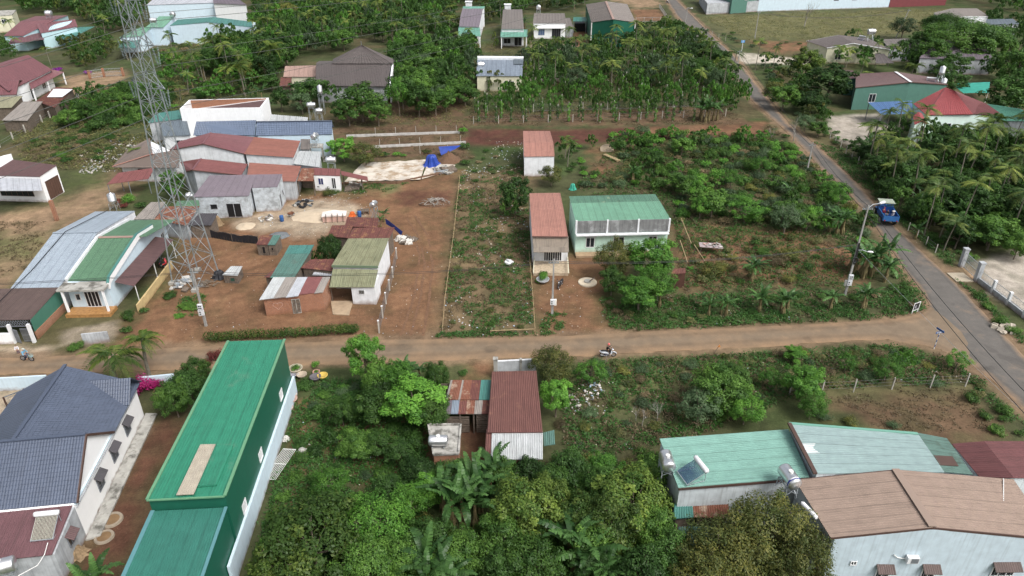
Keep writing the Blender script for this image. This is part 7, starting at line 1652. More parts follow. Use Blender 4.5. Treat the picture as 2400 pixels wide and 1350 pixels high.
def scooter(p, rz, body, label, group='motorbikes', trim=None, stand=0.0):
    o = empty('motorbike', p, rz, label, 'motorbike', group); o.rotation_euler = (stand, 0, rz); trim = trim or M_BLK
    wheel(o, (.62, 0, .28), .28, .09, spokes=6, nm='front_wheel'); wheel(o, (-.60, 0, .28), .28, .10, spokes=6, nm='rear_wheel')
    m = MB()       # side fairing, swept from the tail over the engine to the leg shield
    def loft(sec):
        n = len(sec[0]); m_ = MB(); vs = [q for s_ in sec for q in s_]; fs = [(i * n + k, i * n + (k + 1) % n, (i + 1) * n + (k + 1) % n, (i + 1) * n + k) for i in range(len(sec) - 1) for k in range(n)]
        fs += [tuple(reversed(range(n))), tuple((len(sec) - 1) * n + k for k in range(n))]; return m_.add(vs, fs)
    ring = lambda x, w, z0, z1: [(x, -w, z0), (x, w, z0), (x, w * 1.05, (z0 + z1) / 2), (x, w * .7, z1), (x, -w * .7, z1), (x, -w * 1.05, (z0 + z1) / 2)]
    loft([ring(-.92, .05, .70, .76), ring(-.72, .13, .56, .76), ring(-.40, .16, .46, .74), ring(-.10, .15, .42, .66), ring(.02, .12, .40, .55)]).build('tail_fairing', body, o, True)
    loft([ring(.0, .11, .26, .50), ring(.2, .13, .24, .42), ring(.36, .15, .30, .80), ring(.44, .12, .45, .92)]).build('leg_shield', body, o, True)
    loft([ring(-.35, .10, .22, .44), ring(-.1, .13, .20, .42), ring(.1, .11, .22, .38)]).build('engine', trim, o)
    loft([ring(-.78, .11, .75, .81), ring(-.45, .14, .74, .84), ring(-.12, .13, .68, .79), ring(.0, .08, .62, .70)]).build('seat', M_BLK, o, True)
    loft([ring(.38, .12, .86, 1.0), ring(.50, .10, .86, .98), ring(.58, .05, .84, .92)]).build('headlight_cowl', body, o, True)
    MB().lathe([(.0, 0), (.07, 0), (.07, .02), (.0, .03)], 10).build('headlight', M_FRAME, o, loc=(.585, 0, .88)).rotation_euler = (0, 1.3, 0)
    MB().tube([(.36, -.34, 1.0), (.42, -.16, 1.03), (.43, 0, 1.0), (.42, .16, 1.03), (.36, .34, 1.0)], .016, 6).build('handlebar', M_CHR, o)
    for s_ in (-1, 1):
        MB().tube([(.34, s_ * .36, 1.0), (.37, s_ * .26, 1.01)], .022, 6).build('grip', M_BLK, o)
        MB().beam((.40, s_ * .2, 1.02), (.38, s_ * .3, 1.2), .012).box(.37, s_ * .3 - .05, 1.18, .385, s_ * .3 + .05, 1.27).build('mirror', M_BLK, o)
        MB().beam((.46, s_ * .07, .85), (.62, s_ * .07, .28), .04).build('fork', M_CHR, o)
    MB().tube([(.62 + .31 * math.cos(t), 0, .28 + .31 * math.sin(t)) for t in np.linspace(.3, 2.4, 8)], .05, 5).build('front_fender', body, o)
    MB().tube([(-.05, -.14, .22), (-.4, -.16, .24), (-.85, -.17, .36)], [.03, .05, .055], 8).build('exhaust', M_CHR, o)
    MB().box(-.94, -.05, .66, -.90, .05, .74).build('tail_light', paint('red_lamp', (.5, .02, .02)), o)
    return o
def skin(name, vs, es, rs, mat, parent, sub=1, root=0):
    me = bpy.data.meshes.new(name); me.from_pydata([tuple(v) for v in vs], es, []); o = bpy.data.objects.new(name, me); COL.objects.link(o); o.parent = parent
    o.modifiers.new('skin', 'SKIN')
    for i, r in enumerate(rs):
        d = me.skin_vertices[0].data[i]; d.radius = (r, r) if isinstance(r, (int, float)) else r; d.use_root = i == root
    sm = o.modifiers.new('sub', 'SUBSURF'); sm.levels = sub; sm.render_levels = sub
    me.materials.append(mat)
    return o
def person(p, rz, label, shirt, trousers, pose='sit', s_=1.0, hat=None, hatmat=None, group='people', seat=.5, reach=None):
    """one continuous skinned body; shirt, trousers, hair and headgear over it. Faces local +x"""
    o = empty('person', p, rz, label, 'person', group); o.scale = (s_,) * 3
    if pose == 'sit':
        hip = Vector((0, 0, seat)); kn = [Vector((.42, q * .16, seat + .02)) for q in (1, -1)]; an = [Vector((.44, q * .15, max(.08, seat - .42))) for q in (1, -1)]
    elif pose == 'ride':
        hip = Vector((-.12, 0, .86)); kn = [Vector((.26, q * .20, .80)) for q in (1, -1)]; an = [Vector((.14, q * .17, .40)) for q in (1, -1)]
    else:
        hip = Vector((0, 0, .88)); kn = [Vector((.03, q * .10, .48)) for q in (1, -1)]; an = [Vector((-.02, q * .11, .08)) for q in (1, -1)]
    le = .08 if pose != 'ride' else .12
    wa, ch, ne, he = hip + Vector((.02, 0, .18)), hip + Vector((le * .8, 0, .40)), hip + Vector((le, 0, .55)), hip + Vector((le + .03, 0, .68)); tp = hip + Vector((le + .03, 0, .80))
    sh_ = [ch + Vector((0, q * .19, .08)) for q in (1, -1)]
    if reach: ha = [Vector((reach[0], q * reach[1], reach[2])) for q in (1, -1)]; el = [sh_[i].lerp(ha[i], .5) + Vector((-.04, (.1, -.1)[i], -.10)) for i in (0, 1)]
    else: el = [sh_[i] + Vector((.05, (.05, -.05)[i], -.26)) for i in (0, 1)]; ha = [el[i] + Vector((.2, (-.04, .04)[i], -.12 if pose == 'sit' else -.22)) for i in (0, 1)]
    ft = [a + Vector((.17, 0, -.05)) for a in an]
    vs = [hip, wa, ch, ne, he, tp] + sh_ + el + ha + kn + an + ft + [ha[i] + (ha[i] - el[i]).normalized() * .10 for i in (0, 1)]
    es = [(0, 1), (1, 2), (2, 3), (3, 4), (4, 5), (2, 6), (2, 7), (6, 8), (7, 9), (8, 10), (9, 11), (0, 12), (0, 13), (12, 14), (13, 15), (14, 16), (15, 17), (10, 18), (11, 19)]
    rs = [.125, .115, .13, .055, .085, .06, .06, .06, .045, .045, .035, .035, .075, .075, .045, .045, .035, .035, .03, .03]
    skin('body', vs, es, rs, M_SKIN, o)
    skin('shirt', [hip + UP * .02, wa, ch, ne - UP * .04] + sh_ + el + [el[i].lerp(ha[i], .85) for i in (0, 1)], [(0, 1), (1, 2), (2, 3), (2, 4), (2, 5), (4, 6), (5, 7), (6, 8), (7, 9)], [.145, .135, .15, .075, .078, .078, .062, .062, .05, .05], shirt, o)
    skin('trousers', [hip] + kn + [kn[i].lerp(an[i], .9) for i in (0, 1)], [(0, 1), (0, 2), (1, 3), (2, 4)], [.14, .092, .092, .062, .062], trousers, o)
    skin('hair', [he + Vector((-.02, 0, .05)), tp + Vector((-.02, 0, .02))], [(0, 1)], [.092, .075], M_HAIR, o)
    for q in (1, -1): MB().lathe([(0, -.012), (.012, 0), (0, .012)], 6, he + Vector((.085, q * .032, .02))).build('eye', M_HAIR, o)
    MB().add([he + Vector((.085, -.015, -.02)), he + Vector((.085, .015, -.02)), he + Vector((.115, 0, -.025)), he + Vector((.085, 0, .025))], [(0, 2, 3), (2, 1, 3), (0, 1, 2)]).build('nose', M_SKIN, o)
    if hat == 'helmet':
        MB().lathe([(.118, -.02), (.135, .04), (.125, .11), (.08, .17), (.0, .19)], 12, he + UP * .0).build('helmet', hatmat, o, True)
    elif hat == 'cone':
        MB().lathe([(.27, .02), (.14, .11), (.0, .22), (.13, .09), (.26, .005), (.27, .02)], 14, he + UP * .06).build('hat', hatmat, o, True)
    elif hat == 'cap':
        MB().lathe([(.105, .03), (.11, .07), (.08, .13), (.0, .15)], 12, he).add([he + Vector((.08, -.08, .05)), he + Vector((.19, -.05, .04)), he + Vector((.19, .05, .04)), he + Vector((.08, .08, .05))], [(0, 1, 2, 3)]).build('hat', hatmat, o)
    return o
cl_ = lambda k, c: mk('cloth_' + k, c, .9, .12, sc=6)
P = G(1424, 836); scooter(Vector((P.x, P.y, .03)), .03, paint('silver', (.62, .66, .72), .25), 'silver scooter with a rider stopped on the lane edge', trim=paint('navy', (.02, .03, .09)))
person(Vector((P.x, P.y, .03)), .03, 'person in black jacket and pinkish helmet on the silver scooter', cl_('black', (.015, .014, .016)), cl_('black2', (.022, .022, .025)), 'ride', 1.0, 'helmet', paint('helmet_pink', (.62, .13, .12)), reach=(.36, .32, 1.03))
P = G(1313, 672); scooter(Vector((P.x, P.y, 0)), -2.0, paint('black', (.03, .03, .035)), 'black parked motorbike in front of the pink roofed house', trim=M_CHR)
P = G(378, 622); scooter(Vector((P.x, P.y, 0)), 1.9, paint('black', (.03, .03, .035)), 'dark motorbike parked under the purple awning'); P = G(388, 624); scooter(Vector((P.x, P.y, 0)), 1.8, paint('red', (.55, .03, .04)), 'red motorbike parked under the purple awning')
P = G(1633, 80); scooter(Vector((P.x, P.y, .04)), 2.3, paint('blue', (.05, .08, .2)), 'motorbike riding up the far end of the paved road'); person(Vector((P.x, P.y, .04)), 2.3, 'person in blue riding a motorbike far up the paved road', cl_('bluegrey', (.09, .14, .3)), cl_('dark', (.03, .03, .04)), 'ride', 1.0, 'helmet', paint('helmet_white', (.6, .62, .66)), reach=(.36, .32, 1.03))
P = G(1564, 8); scooter(Vector((P.x, P.y, .04)), -.9, paint('grey', (.2, .2, .22)), 'grey motorbike coming round the top of the road'); person(Vector((P.x, P.y, .04)), -.9, 'person in pale shirt riding at the top edge of the road', cl_('pale', (.5, .5, .48)), cl_('dark', (.03, .03, .04)), 'ride', 1.0, 'helmet', paint('helmet_red', (.4, .05, .05)), reach=(.36, .32, 1.03))
for px, py, rz, k, c in ((188, 224, .4, 'black', (.03, .03, .035)), (177, 232, .5, 'grey', (.2, .2, .22))): P = G(px, py); scooter(Vector((P.x, P.y, 0)), rz, paint(k, c), '%s motorbike parked in the sandy yard top left' % k)

def bicycle(p, rz, label, col):
    o = empty('bicycle', p, rz, label, 'bicycle')
    for x, n in ((.48, 'front_wheel'), (-.48, 'rear_wheel')): wheel(o, (x, 0, .32), .32, .045, spokes=12, nm=n)
    m = MB()
    for a, b in (((-.48, 0, .32), (-.12, 0, .30)), ((-.48, 0, .32), (-.2, 0, .72)), ((-.12, 0, .30), (-.2, 0, .78)), ((-.12, 0, .30), (.34, 0, .70)), ((-.18, 0, .62), (.33, 0, .78)), ((.34, 0, .68), (.30, 0, .92)), ((.34, 0, .70), (.48, 0, .32))): m.tube([a, b], .018, 6)
    m.build('frame', col, o); MB().box(-.32, -.07, .78, -.08, .07, .83).build('saddle', M_BLK, o); MB().tube([(.2, -.27, .95), (.3, 0, .92), (.2, .27, .95)], .014, 6).build('handlebar', M_CHR, o)
    b = MB()
    for z in (.6, .72, .84): b.tube([(.42, -.15, z), (.72, -.15, z), (.72, .15, z), (.42, .15, z), (.42, -.15, z)], .012, 4)
    for i in range(5):
        for q in (-1, 1): b.beam((.42 + i * .075, q * .15, .6), (.42 + i * .075, q * .15, .84), .01)
    b.box(.42, -.15, .59, .72, .15, .60); b.build('basket', paint('basket', (.30, .42, .42)), o); MB().tube([(-.7, 0, .55), (-.48, 0, .68), (-.25, 0, .62)], .03, 5).build('mudguard', M_CHR, o)
    MB().beam((-.12, -.1, .30), (-.12, .1, .30), .02).box(-.02, .1, .24, .08, .18, .26).box(-.26, -.18, .34, -.16, -.1, .36).build('pedals', M_BLK, o)
    return o
P = G(66, 846); bicycle(Vector((P.x, P.y, .03)), -.1, 'blue-grey bicycle with basket ridden along the lane, left edge', paint('bike_blue', (.25, .38, .5)))
person(Vector((P.x - .08, P.y, .03)), -.1, 'person in light blue shirt and pale cap riding the bicycle', cl_('skyblue', (.16, .36, .52)), cl_('navy', (.02, .02, .05)), 'ride', .95, 'cap', cl_('cap', (.5, .55, .5)), reach=(.22, .24, .98))
P = G(45, 830); person(Vector((P.x, P.y, 0)), -1.2, 'small person in white top standing behind the bicycle', cl_('white', (.65, .63, .66)), cl_('plum', (.16, .11, .13)), 'stand', .72)

# ---- blue farm truck carrying people
a, b = G(2089, 543), G(2054, 488); rz = math.atan2(b.y - a.y, b.x - a.x)
tp_ = a.lerp(b, .46); M_BLUE = mk('truck_blue', (.014, .065, .23), .4, .2, sc=3, col2=(.10, .09, .08), f2=.15, sc2=2.0); M_BLUE2 = mk('truck_blue_light', (.04, .16, .42), .45, .15, sc=3)
tk = empty('farm_truck', Vector((tp_.x, tp_.y, .05)), rz, 'blue open farm truck with grey canopy driving up the paved road', 'truck'); tk.scale = (1.2,) * 3
for x, y, r in ((1.75, .80, .46), (1.75, -.80, .46), (-1.15, .82, .48), (-1.15, -.82, .48)): wheel(tk, (x, y, r), r, .26)
m = MB()
for q in (-1, 1): m.beam((-2.1, q * .38, .62), (2.2, q * .38, .62), .1, .16)
m.build('chassis', M_BLK, tk); MB().beam((-1.15, -.75, .48), (-1.15, .75, .48), .12).beam((1.75, -.75, .48), (1.75, .75, .48), .12).build('axles', M_BLK, tk)
bed = MB().box(-2.15, -.88, .78, .42, .88, .86).build('bed_floor', M_BLUE, tk)
for y0, y1 in ((-.90, -.84), (.84, .90)): MB().box(-2.15, y0, .86, .42, y1, 1.42).build('side_board', M_BLUE, tk)
MB().box(-2.21, -.90, .80, -2.15, .90, 1.40).build('tailgate', M_BLUE2, tk); MB().box(.42, -.90, .80, .48, .90, 1.62).build('headboard', M_BLUE, tk)
for i in range(4):
    for q in (-1, 1): MB().box(-2.0 + i * .75, q * .92 - .03, .8, -1.92 + i * .75, q * .92 + .03, 1.45).build('stake', M_BLUE2, tk)
MB().beam((-2.15, .87, 1.45), (.42, .87, 1.45), .06).beam((-2.15, -.87, 1.45), (.42, -.87, 1.45), .06).beam((-2.18, -.87, 1.43), (-2.18, .87, 1.43), .06).build('top_rail', M_BLUE2, tk)
for q in (-1, 1): MB().box(-1.7, q * .82 - .14, .98, -.6, q * .82 + .14, 1.02).build('mudguard', M_BLUE, tk)
MB().box(.6, -.75, .70, 2.25, .75, .78).build('cab_floor', M_BLUE, tk); MB().box(1.55, -.42, .78, 2.35, .42, 1.35).build('engine_hood', M_BLUE, tk); MB().box(2.35, -.36, .82, 2.39, .36, 1.28).build('grille', M_BLK, tk)
for q in (-1, 1):
    MB().lathe([(0, 0), (.1, 0), (.1, .05), (0, .07)], 10).build('headlight', M_FRAME, tk, loc=(2.38, q * .5, 1.15)).rotation_euler = (0, 1.57, 0); MB().box(1.45, q * .62 - .2, .95, 2.1, q * .62 + .2, 1.0).build('front_mudguard', M_BLUE2, tk)
    for x in (.58, 1.5): MB().beam((x, q * .72, .75), (x, q * .72, 2.12), .05).build('canopy_post', M_BLUE, tk)
    MB().box(-2.24, q * .7 - .08, .84, -2.21, q * .7 + .08, .94).build('tail_light', paint('red_lamp', (.5, .02, .02)), tk)
MB().slab([(.35, -.9, 2.16), (1.75, -.9, 2.2), (1.75, .9, 2.2), (.35, .9, 2.16)], .07).build('canopy', mk('canvas_grey_green', (.30, .34, .27), .85, .15), tk); MB().beam((.4, -.8, 1.75), (.4, .8, 1.75), .04).beam((.4, -.8, 1.95), (.4, .8, 1.95), .04).build('rear_bars', M_BLUE2, tk)
MB().box(.65, -.45, .95, 1.05, .45, 1.15).box(.62, -.45, 1.15, .70, .45, 1.55).build('seat', M_BLK, tk); sw = MB().lathe([(.17, 0), (.19, .02), (.17, .03), (.17, 0)], 14).build('steering_wheel', M_BLK, tk, loc=(1.35, .2, 1.42)); sw.rotation_euler = (0, -.6, 0); MB().beam((1.5, .2, 1.1), (1.36, .2, 1.42), .04).build('steering_column', M_BLK, tk)
MB().tube([(2.0, -.3, 1.35), (2.0, -.3, 1.95)], .035, 8).build('exhaust', M_BLK, tk)
def on_truck(x, y, z): v = Matrix.Rotation(rz, 3, 'Z') @ Vector((x, y, z)) * 1.2; return Vector((tp_.x + v.x, tp_.y + v.y, .05 + z * 1.2))
person(on_truck(.85, .15, .65), rz, 'person in dark shirt driving the blue farm truck under the canopy', cl_('olive', (.06, .07, .05)), cl_('dark', (.03, .03, .04)), 'sit', 1.0, 'cap', cl_('capdark', (.04, .04, .05)), reach=(.48, .1, .78))
person(on_truck(-.15, .42, .84), rz - .8, 'person in red clothes sitting at the front of the truck bed', cl_('red', (.50, .03, .05)), cl_('red2', (.35, .03, .05)), 'sit', .95, 'cap', cl_('capred', (.45, .05, .05)), seat=.3)
person(on_truck(-.6, .05, .84), rz + 2.6, 'person in dark jacket sitting mid truck bed', cl_('darkgrey', (.04, .045, .05)), cl_('slate', (.10, .14, .17)), 'sit', .95, None, None, seat=.3)
person(on_truck(-1.0, -.55, .84), rz + 1.6, 'person in white shirt and white conical hat near the truck tailgate', cl_('white', (.72, .73, .76)), cl_('jeans', (.06, .13, .28)), 'sit', .95, 'cone', cl_('hatwhite', (.72, .70, .64)), seat=.3)

# ================================================================== tanks, heaters and loose things
def tank(p, label, axis='x', L_=1.7, r=.55, stand=0.0, rz=0.0, band=None, mat=None, legs=True):
    """steel water tank; p is the foot of its stand"""
    o = empty('water_tank', p, rz, label, 'water tank', 'rooftop and yard water tanks'); mat = mat or M_STEEL
    if axis == 'z':
        pr = [(0, 0), (r * .8, .02), (r, .12), (r * 1.02, L_ * .33), (r, L_ * .34), (r * 1.02, L_ * .66), (r, L_ * .67), (r, L_ - .12), (r * .8, L_), (r * .25, L_ + .12), (r * .25, L_ + .18), (0, L_ + .18)]
        MB().lathe(pr, 20, (0, 0, stand)).build('shell', mat, o, True)
    else:
        m = MB(); m.lathe([(0, -L_ / 2 - .12), (r * .6, -L_ / 2 - .09), (r * .97, -L_ / 2), (r, -L_ / 2 + .08), (r * 1.015, -L_ * .2), (r, -L_ * .19), (r * 1.015, L_ * .2), (r, L_ * .21), (r, L_ / 2 - .08), (r * .97, L_ / 2), (r * .6, L_ / 2 + .09), (0, L_ / 2 + .12)], 22)
        m.v = [(v[2], v[1], v[0] + stand + r) for v in m.v]; m.f = [f[::-1] for f in m.f]; m.build('shell', mat, o, True)
        MB().lathe([(.18, 0), (.18, .08), (.0, .11)], 12, (0, 0, stand + 2 * r - .01)).build('hatch', M_PIPE, o)
        if band:
            m = MB(); m.lathe([(r * 1.006, -L_ / 2 + .1), (r * 1.006, -L_ / 2 + .32)], 22); m.v = [(v[2], v[1], v[0] + stand + r) for v in m.v]; bo = m.build('printed_band', band, o)
            for i in range(7): a = .9 + i * .19; MB().box(-.05, -.05, 0, .05, .05, .01).build('print_mark', M_FRAME, bo, loc=(-L_ / 2 + .21, r * 1.012 * math.cos(a), stand + r + r * 1.012 * math.sin(a))).rotation_euler = (a - 1.57, 0, 0)
        for x in (-L_ * .33, L_ * .33): MB().beam((x, -r * .8, stand - .02), (x, r * .8, stand - .02), .06, .1).build('saddle', M_GALV, o)
    if stand > .25:
        hx = L_ * .36 if axis != 'z' else r * .8; hy = r * .8
        for a in (-1, 1):
            for b in (-1, 1): MB().beam((a * hx * 1.1, b * hy * 1.1, -.1), (a * hx, b * hy, stand), .06).build('leg', M_GALV, o)
            MB().beam((a * hx, -hy, stand * .2), (a * hx, hy, stand * .9), .035).beam((a * hx, hy, stand * .2), (a * hx, -hy, stand * .9), .035).build('brace', M_GALV, o)
        for b in (-1, 1): MB().beam((-hx, b * hy, stand * .2), (hx, b * hy, stand * .9), .035).beam((-hx, b * hy, stand), (hx, b * hy, stand), .06).build('brace', M_GALV, o)
    return o
def solar(p, label, rz=0.0, n=14, w=1.5, L_=1.7, tilt=.5, tube=None):
    """vacuum tube solar heater; local -y is downhill"""
    o = empty('solar_heater', p, rz, label, 'solar heater', 'rooftop solar heaters'); hz = math.sin(tilt) * L_; hy = math.cos(tilt) * L_
    MB().tube([(-w / 2 - .1, hy, hz + .28), (-w / 2, hy, hz + .28), (w / 2, hy, hz + .28), (w / 2 + .1, hy, hz + .28)], [.17, .2, .2, .17], 14).build('tank', M_FRAME, o, True)
    tm = tube or mk('vacuum_tube', (.03, .06, .13), .15, .1, spec=.6)
    for i in range(n): x = -w / 2 + w * (i + .5) / n; MB().tube([(x, .02, .14), (x, hy, hz + .2)], .027, 6).build('vacuum_tube', tm, o)
    MB().beam((-w / 2, 0, .1), (w / 2, 0, .1), .06).build('foot_rail', M_GALV, o)
    for q in (-1, 1): MB().beam((q * w / 2, 0, .08), (q * w / 2, hy, hz + .1), .04).beam((q * w / 2, hy, 0), (q * w / 2, hy, hz + .15), .04).beam((q * w / 2, 0, .02), (q * w / 2, hy, .02), .04).build('frame', M_GALV, o)
    return o
BAND = mk('band_blue', (.03, .04, .28), .4, .1)
tank(G(1028, 1046, 2.12), 'shiny steel tank lying on the weathered concrete slab', L_=1.5, r=.48, stand=.18)
tank(G(1842, 1150, 4.75), 'steel tank with blue printed band beside the tan roof', L_=1.7, r=.52, stand=.9, rz=1.75, band=BAND)
tank(G(1560, 1105, 4.3), 'dull steel tank at the left corner of the seafoam roof', L_=1.5, r=.52, stand=.6, rz=1.6)
tank(G(880, 522), 'steel tank on tall legs behind the rusty store', L_=1.1, r=.42, stand=2.6, rz=1.2)
tank(G(270, 492), 'upright ribbed steel tank on legs by the reddish shrubs', 'z', 1.5, .6, 1.2)
tank(G(741, 344, 2.9), 'steel tank on dark lattice stand at the end of the salmon roof', L_=1.3, r=.5, stand=1.5, rz=1.3)
tank(G(735, 287), 'upper white tank behind the blue-grey tiled roof', L_=1.6, r=.55, stand=3.2); tank(G(753, 296), 'lower white tank behind the blue-grey tiled roof', L_=1.3, r=.5, stand=2.8)
tank(G(780, 412), 'white tank on a stand behind the small white hut', L_=1.6, r=.52, stand=2.4)
tank(G(757, 268), 'tall upright steel tank tower beside the grey tiled house', 'z', 1.7, .55, 4.6)
tank(G(14, 1352, 2.4), 'large steel tank cut by the bottom left corner', L_=1.6, r=.55, stand=.5, rz=.4)
tank(G(2037, 98, 4.6), 'white tank above the brown gable roof', L_=2.0, r=.7, stand=2.2); tank(G(2200, 196, 4.9), 'upright tank on a pole above the teal walled house', 'z', 1.8, .6, 2.0); tank(G(2210, 200, 4.4), 'small upright tank beside the scarlet roof', 'z', 1.2, .6, .3)
tank(G(363, 66, 6.0), 'white tank on the light green roof behind the pylon', L_=1.8, r=.7, stand=1.6); tank(G(407, 46, 6.2), 'round steel tank on the teal compound roof', L_=1.2, r=.8, stand=.8, rz=1.5); tank(G(117, 42, 6.5), 'steel tank behind the light blue house', L_=1.8, r=.9, stand=.5)
tank(G(1262, 34, 5.6), 'steel tank above the white bungalow', L_=1.5, r=.8, stand=1.5, rz=1.5); tank(G(1128, 195), 'white tank on a tall stand at the cream house', L_=1.7, r=.65, stand=4.0); tank(G(450, 478), 'white tank behind the pylon next to the unfinished house', L_=1.1, r=.5, stand=.9)
for px, py in ((1099, 18), (1190, 25)):
    p = G(px, py, 5.6); o = MB().box(-1.1, -1.1, 0, 1.1, 1.1, 2.0).box(-1.3, -1.3, 2.0, 1.3, 1.3, 2.2).build('roof_turret', M_PLASTER, None); o.location = p; tag(o, 'small white roof turret behind the %s of the two narrow houses' % ('left' if px < 1150 else 'right'), 'turret')
a8 = R(8); solar(G(98, 1268, 2.95), 'solar heater with pale tubes on the burgundy roof, bottom left', a8, 16, 1.5, 1.8, .45, mk('vacuum_tube_pale', (.36, .36, .30), .25, .1)); solar(G(1598, 1122, 4.75), 'solar heater with dark blue tubes on the seafoam roof', -1.25, 16, 1.5, 1.7, .45); solar(G(2012, 97, 4.7), 'solar heater on the brown gable roof', -.9, 8, 1.8, 2.0, .5); solar(G(2183, 197, 4.9), 'solar heater on the dark maroon roof', -.3, 8, 1.8, 1.6, .5)
P0 = G(1876, 1184, 5.0); o = MB().tube([(0, 0, .22), (.1, -.05, .22), (.55, -1.25, .22), (.6, -1.4, .22)], [.12, .17, .17, .12], 12).build('heater_drum', M_FRAME, None); o.location = P0; tag(o, 'long white heater drum on the left slope of the tan roof', 'solar heater')
o = MB().tube([q - G(120, 1300, 2.9) for q in (G(112, 1272, 3.2), G(104, 1300, 2.95), G(88, 1325, 2.8), G(42, 1350, 2.9))], .03, 6).build('water_pipe', M_PIPE, None); o.location = G(120, 1300, 2.9); tag(o, 'white pipe curving off the burgundy roof', 'pipe')

def heap(name, label, px, py, r, h, mat, seed=0, cat='pile', sq=1.0, lump=.25):
    g = np.random.default_rng(seed); m = MB(); n, k = 18, 6; vs = []
    for j in range(k + 1):
        t = j / k
        for i in range(n): a = 6.283 * i / n; rr = r * t * (1 + lump * (g.random() - .5)); vs.append((rr * math.cos(a), rr * sq * math.sin(a), h * (1 - t) ** 1.1 * (1 + lump * (g.random() - .5)) - (.1 if j == k else 0)))
    m.add(vs, [(j * n + i, (j + 1) * n + i, (j + 1) * n + (i + 1) % n, j * n + (i + 1) % n) for j in range(k) for i in range(n)])
    o = m.build(name, mat, None, True); p = G(px, py); o.location = (p.x, p.y, 0); return tag(o, label, cat)
def junk(name, label, px, py, r, n, mats, seed, size=(.1, .5), h=.3, cat='pile', flat=.3, kind=None):
    """a heap of separate scraps: each scrap a part"""
    g = random.Random(seed); p = G(px, py); root = empty(name, Vector((p.x, p.y, 0)), 0, label, cat)
    for i in range(n):
        a, q = g.uniform(0, 6.28), math.sqrt(g.random()) * r; s_ = g.uniform(*size); o = MB().box(-s_ / 2, -s_ * g.uniform(.2, .5), -s_ * flat / 2, s_ / 2, s_ * g.uniform(.2, .5), s_ * flat / 2).build('scrap', g.choice(mats), root)
        o.location = (q * math.cos(a), q * math.sin(a), s_ * .15 + h * (1 - q / r) * g.random()); o.rotation_euler = (g.uniform(-.4, .4), g.uniform(-.4, .4), g.uniform(0, 6.28))
    return root
M_SANDP = mk('sand', (.50, .41, .30), .95, .1, bump=.4); M_GRAV = mk('gravel_grey', (.15, .165, .175), .95, .25, sc=6, bump=.6); M_EARTH = mk('earth_brown', (.13, .075, .045), .95, .2, sc=4, bump=.8, bsc=8)
M_TARPB = mk('tarp_blue', (.02, .055, .30), .45, .2, sc=2); M_TARPW = mk('tarp_white', (.68, .62, .58), .6, .1); M_TARPK = mk('tarp_black', (.02, .021, .026), .6, .2); M_PINKB = mk('brick_stack', (.55, .36, .30), .85, .15); M_SACK = mk('sack_white', (.54, .52, .48), .8, .1); M_ORNG = mk('orange_cloth', (.6, .13, .03), .8, .1); M_BARR = mk('barrel_blue', (.03, .10, .28), .4, .1)
heap('sand_pile', 'pale sand spread in front of the unfinished house', 745, 505, 4.2, .5, M_SANDP, 1, sq=.7); heap('gravel_pile', 'dark grey gravel heap behind the chicken coop', 652, 552, 1.7, .35, M_GRAV, 2, sq=.8); heap('soil_heap', 'brown soil heap beside the blue tarp in the drying yard', 1052, 375, 2.4, 1.6, M_EARTH, 3, lump=.35); heap('sand_pile', 'pinkish sand by the doorway of the unfinished house', 575, 530, 1.5, .3, M_SANDP, 4)
heap('brush_pile', 'brown earth mound under dead branches at the end of the dirt drive', 1020, 478, 2.6, .6, M_EARTH, 6, sq=.5, lump=.5)
g = random.Random(5); p = G(1020, 478); br = empty('branch_pile', Vector((p.x, p.y, 0)), 0, 'heap of dead grey branches at the end of the dirt drive', 'pile')
for i in range(60): a, q = g.uniform(0, 6.28), g.random() * 2.4; v = Vector((q * math.cos(a), q * .55 * math.sin(a), .35 + .5 * (1 - q / 2.4))); d = Vector((g.uniform(-1, 1), g.uniform(-1, 1), g.uniform(-.3, .4))) * .6; MB().tube([v - d, v + d * .2 + UP * .1, v + d], [.05, .04, .02], 4).build('branch', M_BARKG, br)
g = random.Random(8); p = G(470, 668); br = empty('branch_pile', Vector((p.x, p.y, 0)), 0, 'brown firewood heap at the foot of the pylon', 'pile')
for i in range(50): a, q = g.uniform(0, 6.28), g.random() * 1.7; v = Vector((q * math.cos(a) + .5, q * .6 * math.sin(a), .1 + .4 * (1 - q / 1.7))); d = Vector((g.uniform(-1, 1), g.uniform(-1, 1), g.uniform(-.1, .2))) * .55; MB().tube([v - d, v + d], .04, 5).build('branch', M_BARK, br)
# drying sheets and tarps
def sheet_on(name, label, pts, z, mat, n=14, wr=.08, seed=0, cat='sheet'):
    A, B, Cc, D = [G(*q) for q in pts]; o = A.copy(); o.z = 0; vs = []; g = np.random.default_rng(seed)
    for j in range(n + 1):
        for i in range(n + 1): p = A.lerp(B, i / n).lerp(D.lerp(Cc, i / n), j / n) - o; vs.append((p.x, p.y, z + wr * (float(vnoise(p.x + seed * 9, p.y, .9, 5)) + .3 * g.random())))
    r = MB().add(vs, [(j * (n + 1) + i, j * (n + 1) + i + 1, (j + 1) * (n + 1) + i + 1, (j + 1) * (n + 1) + i)[::-1] for j in range(n) for i in range(n)]).build(name, mat, None, True); r.location = o
    return tag(r, label, cat)
M_DRY = mk('drying_sheet', (.55, .50, .43), .85, .2, sc=.7, col2=(.33, .25, .17), f2=.42, sc2=.5)
sheet_on('drying_sheet', 'large pale drying sheet spread left of the blue tarp', [(850, 384), (1000, 376), (985, 424), (806, 428)], .03, M_DRY, 24, .22, 1); sheet_on('drying_sheet', 'pale drying sheet spread right of the blue tarp', [(1003, 382), (1068, 388), (1058, 400), (988, 422)], .04, M_DRY, 12, .12, 2)
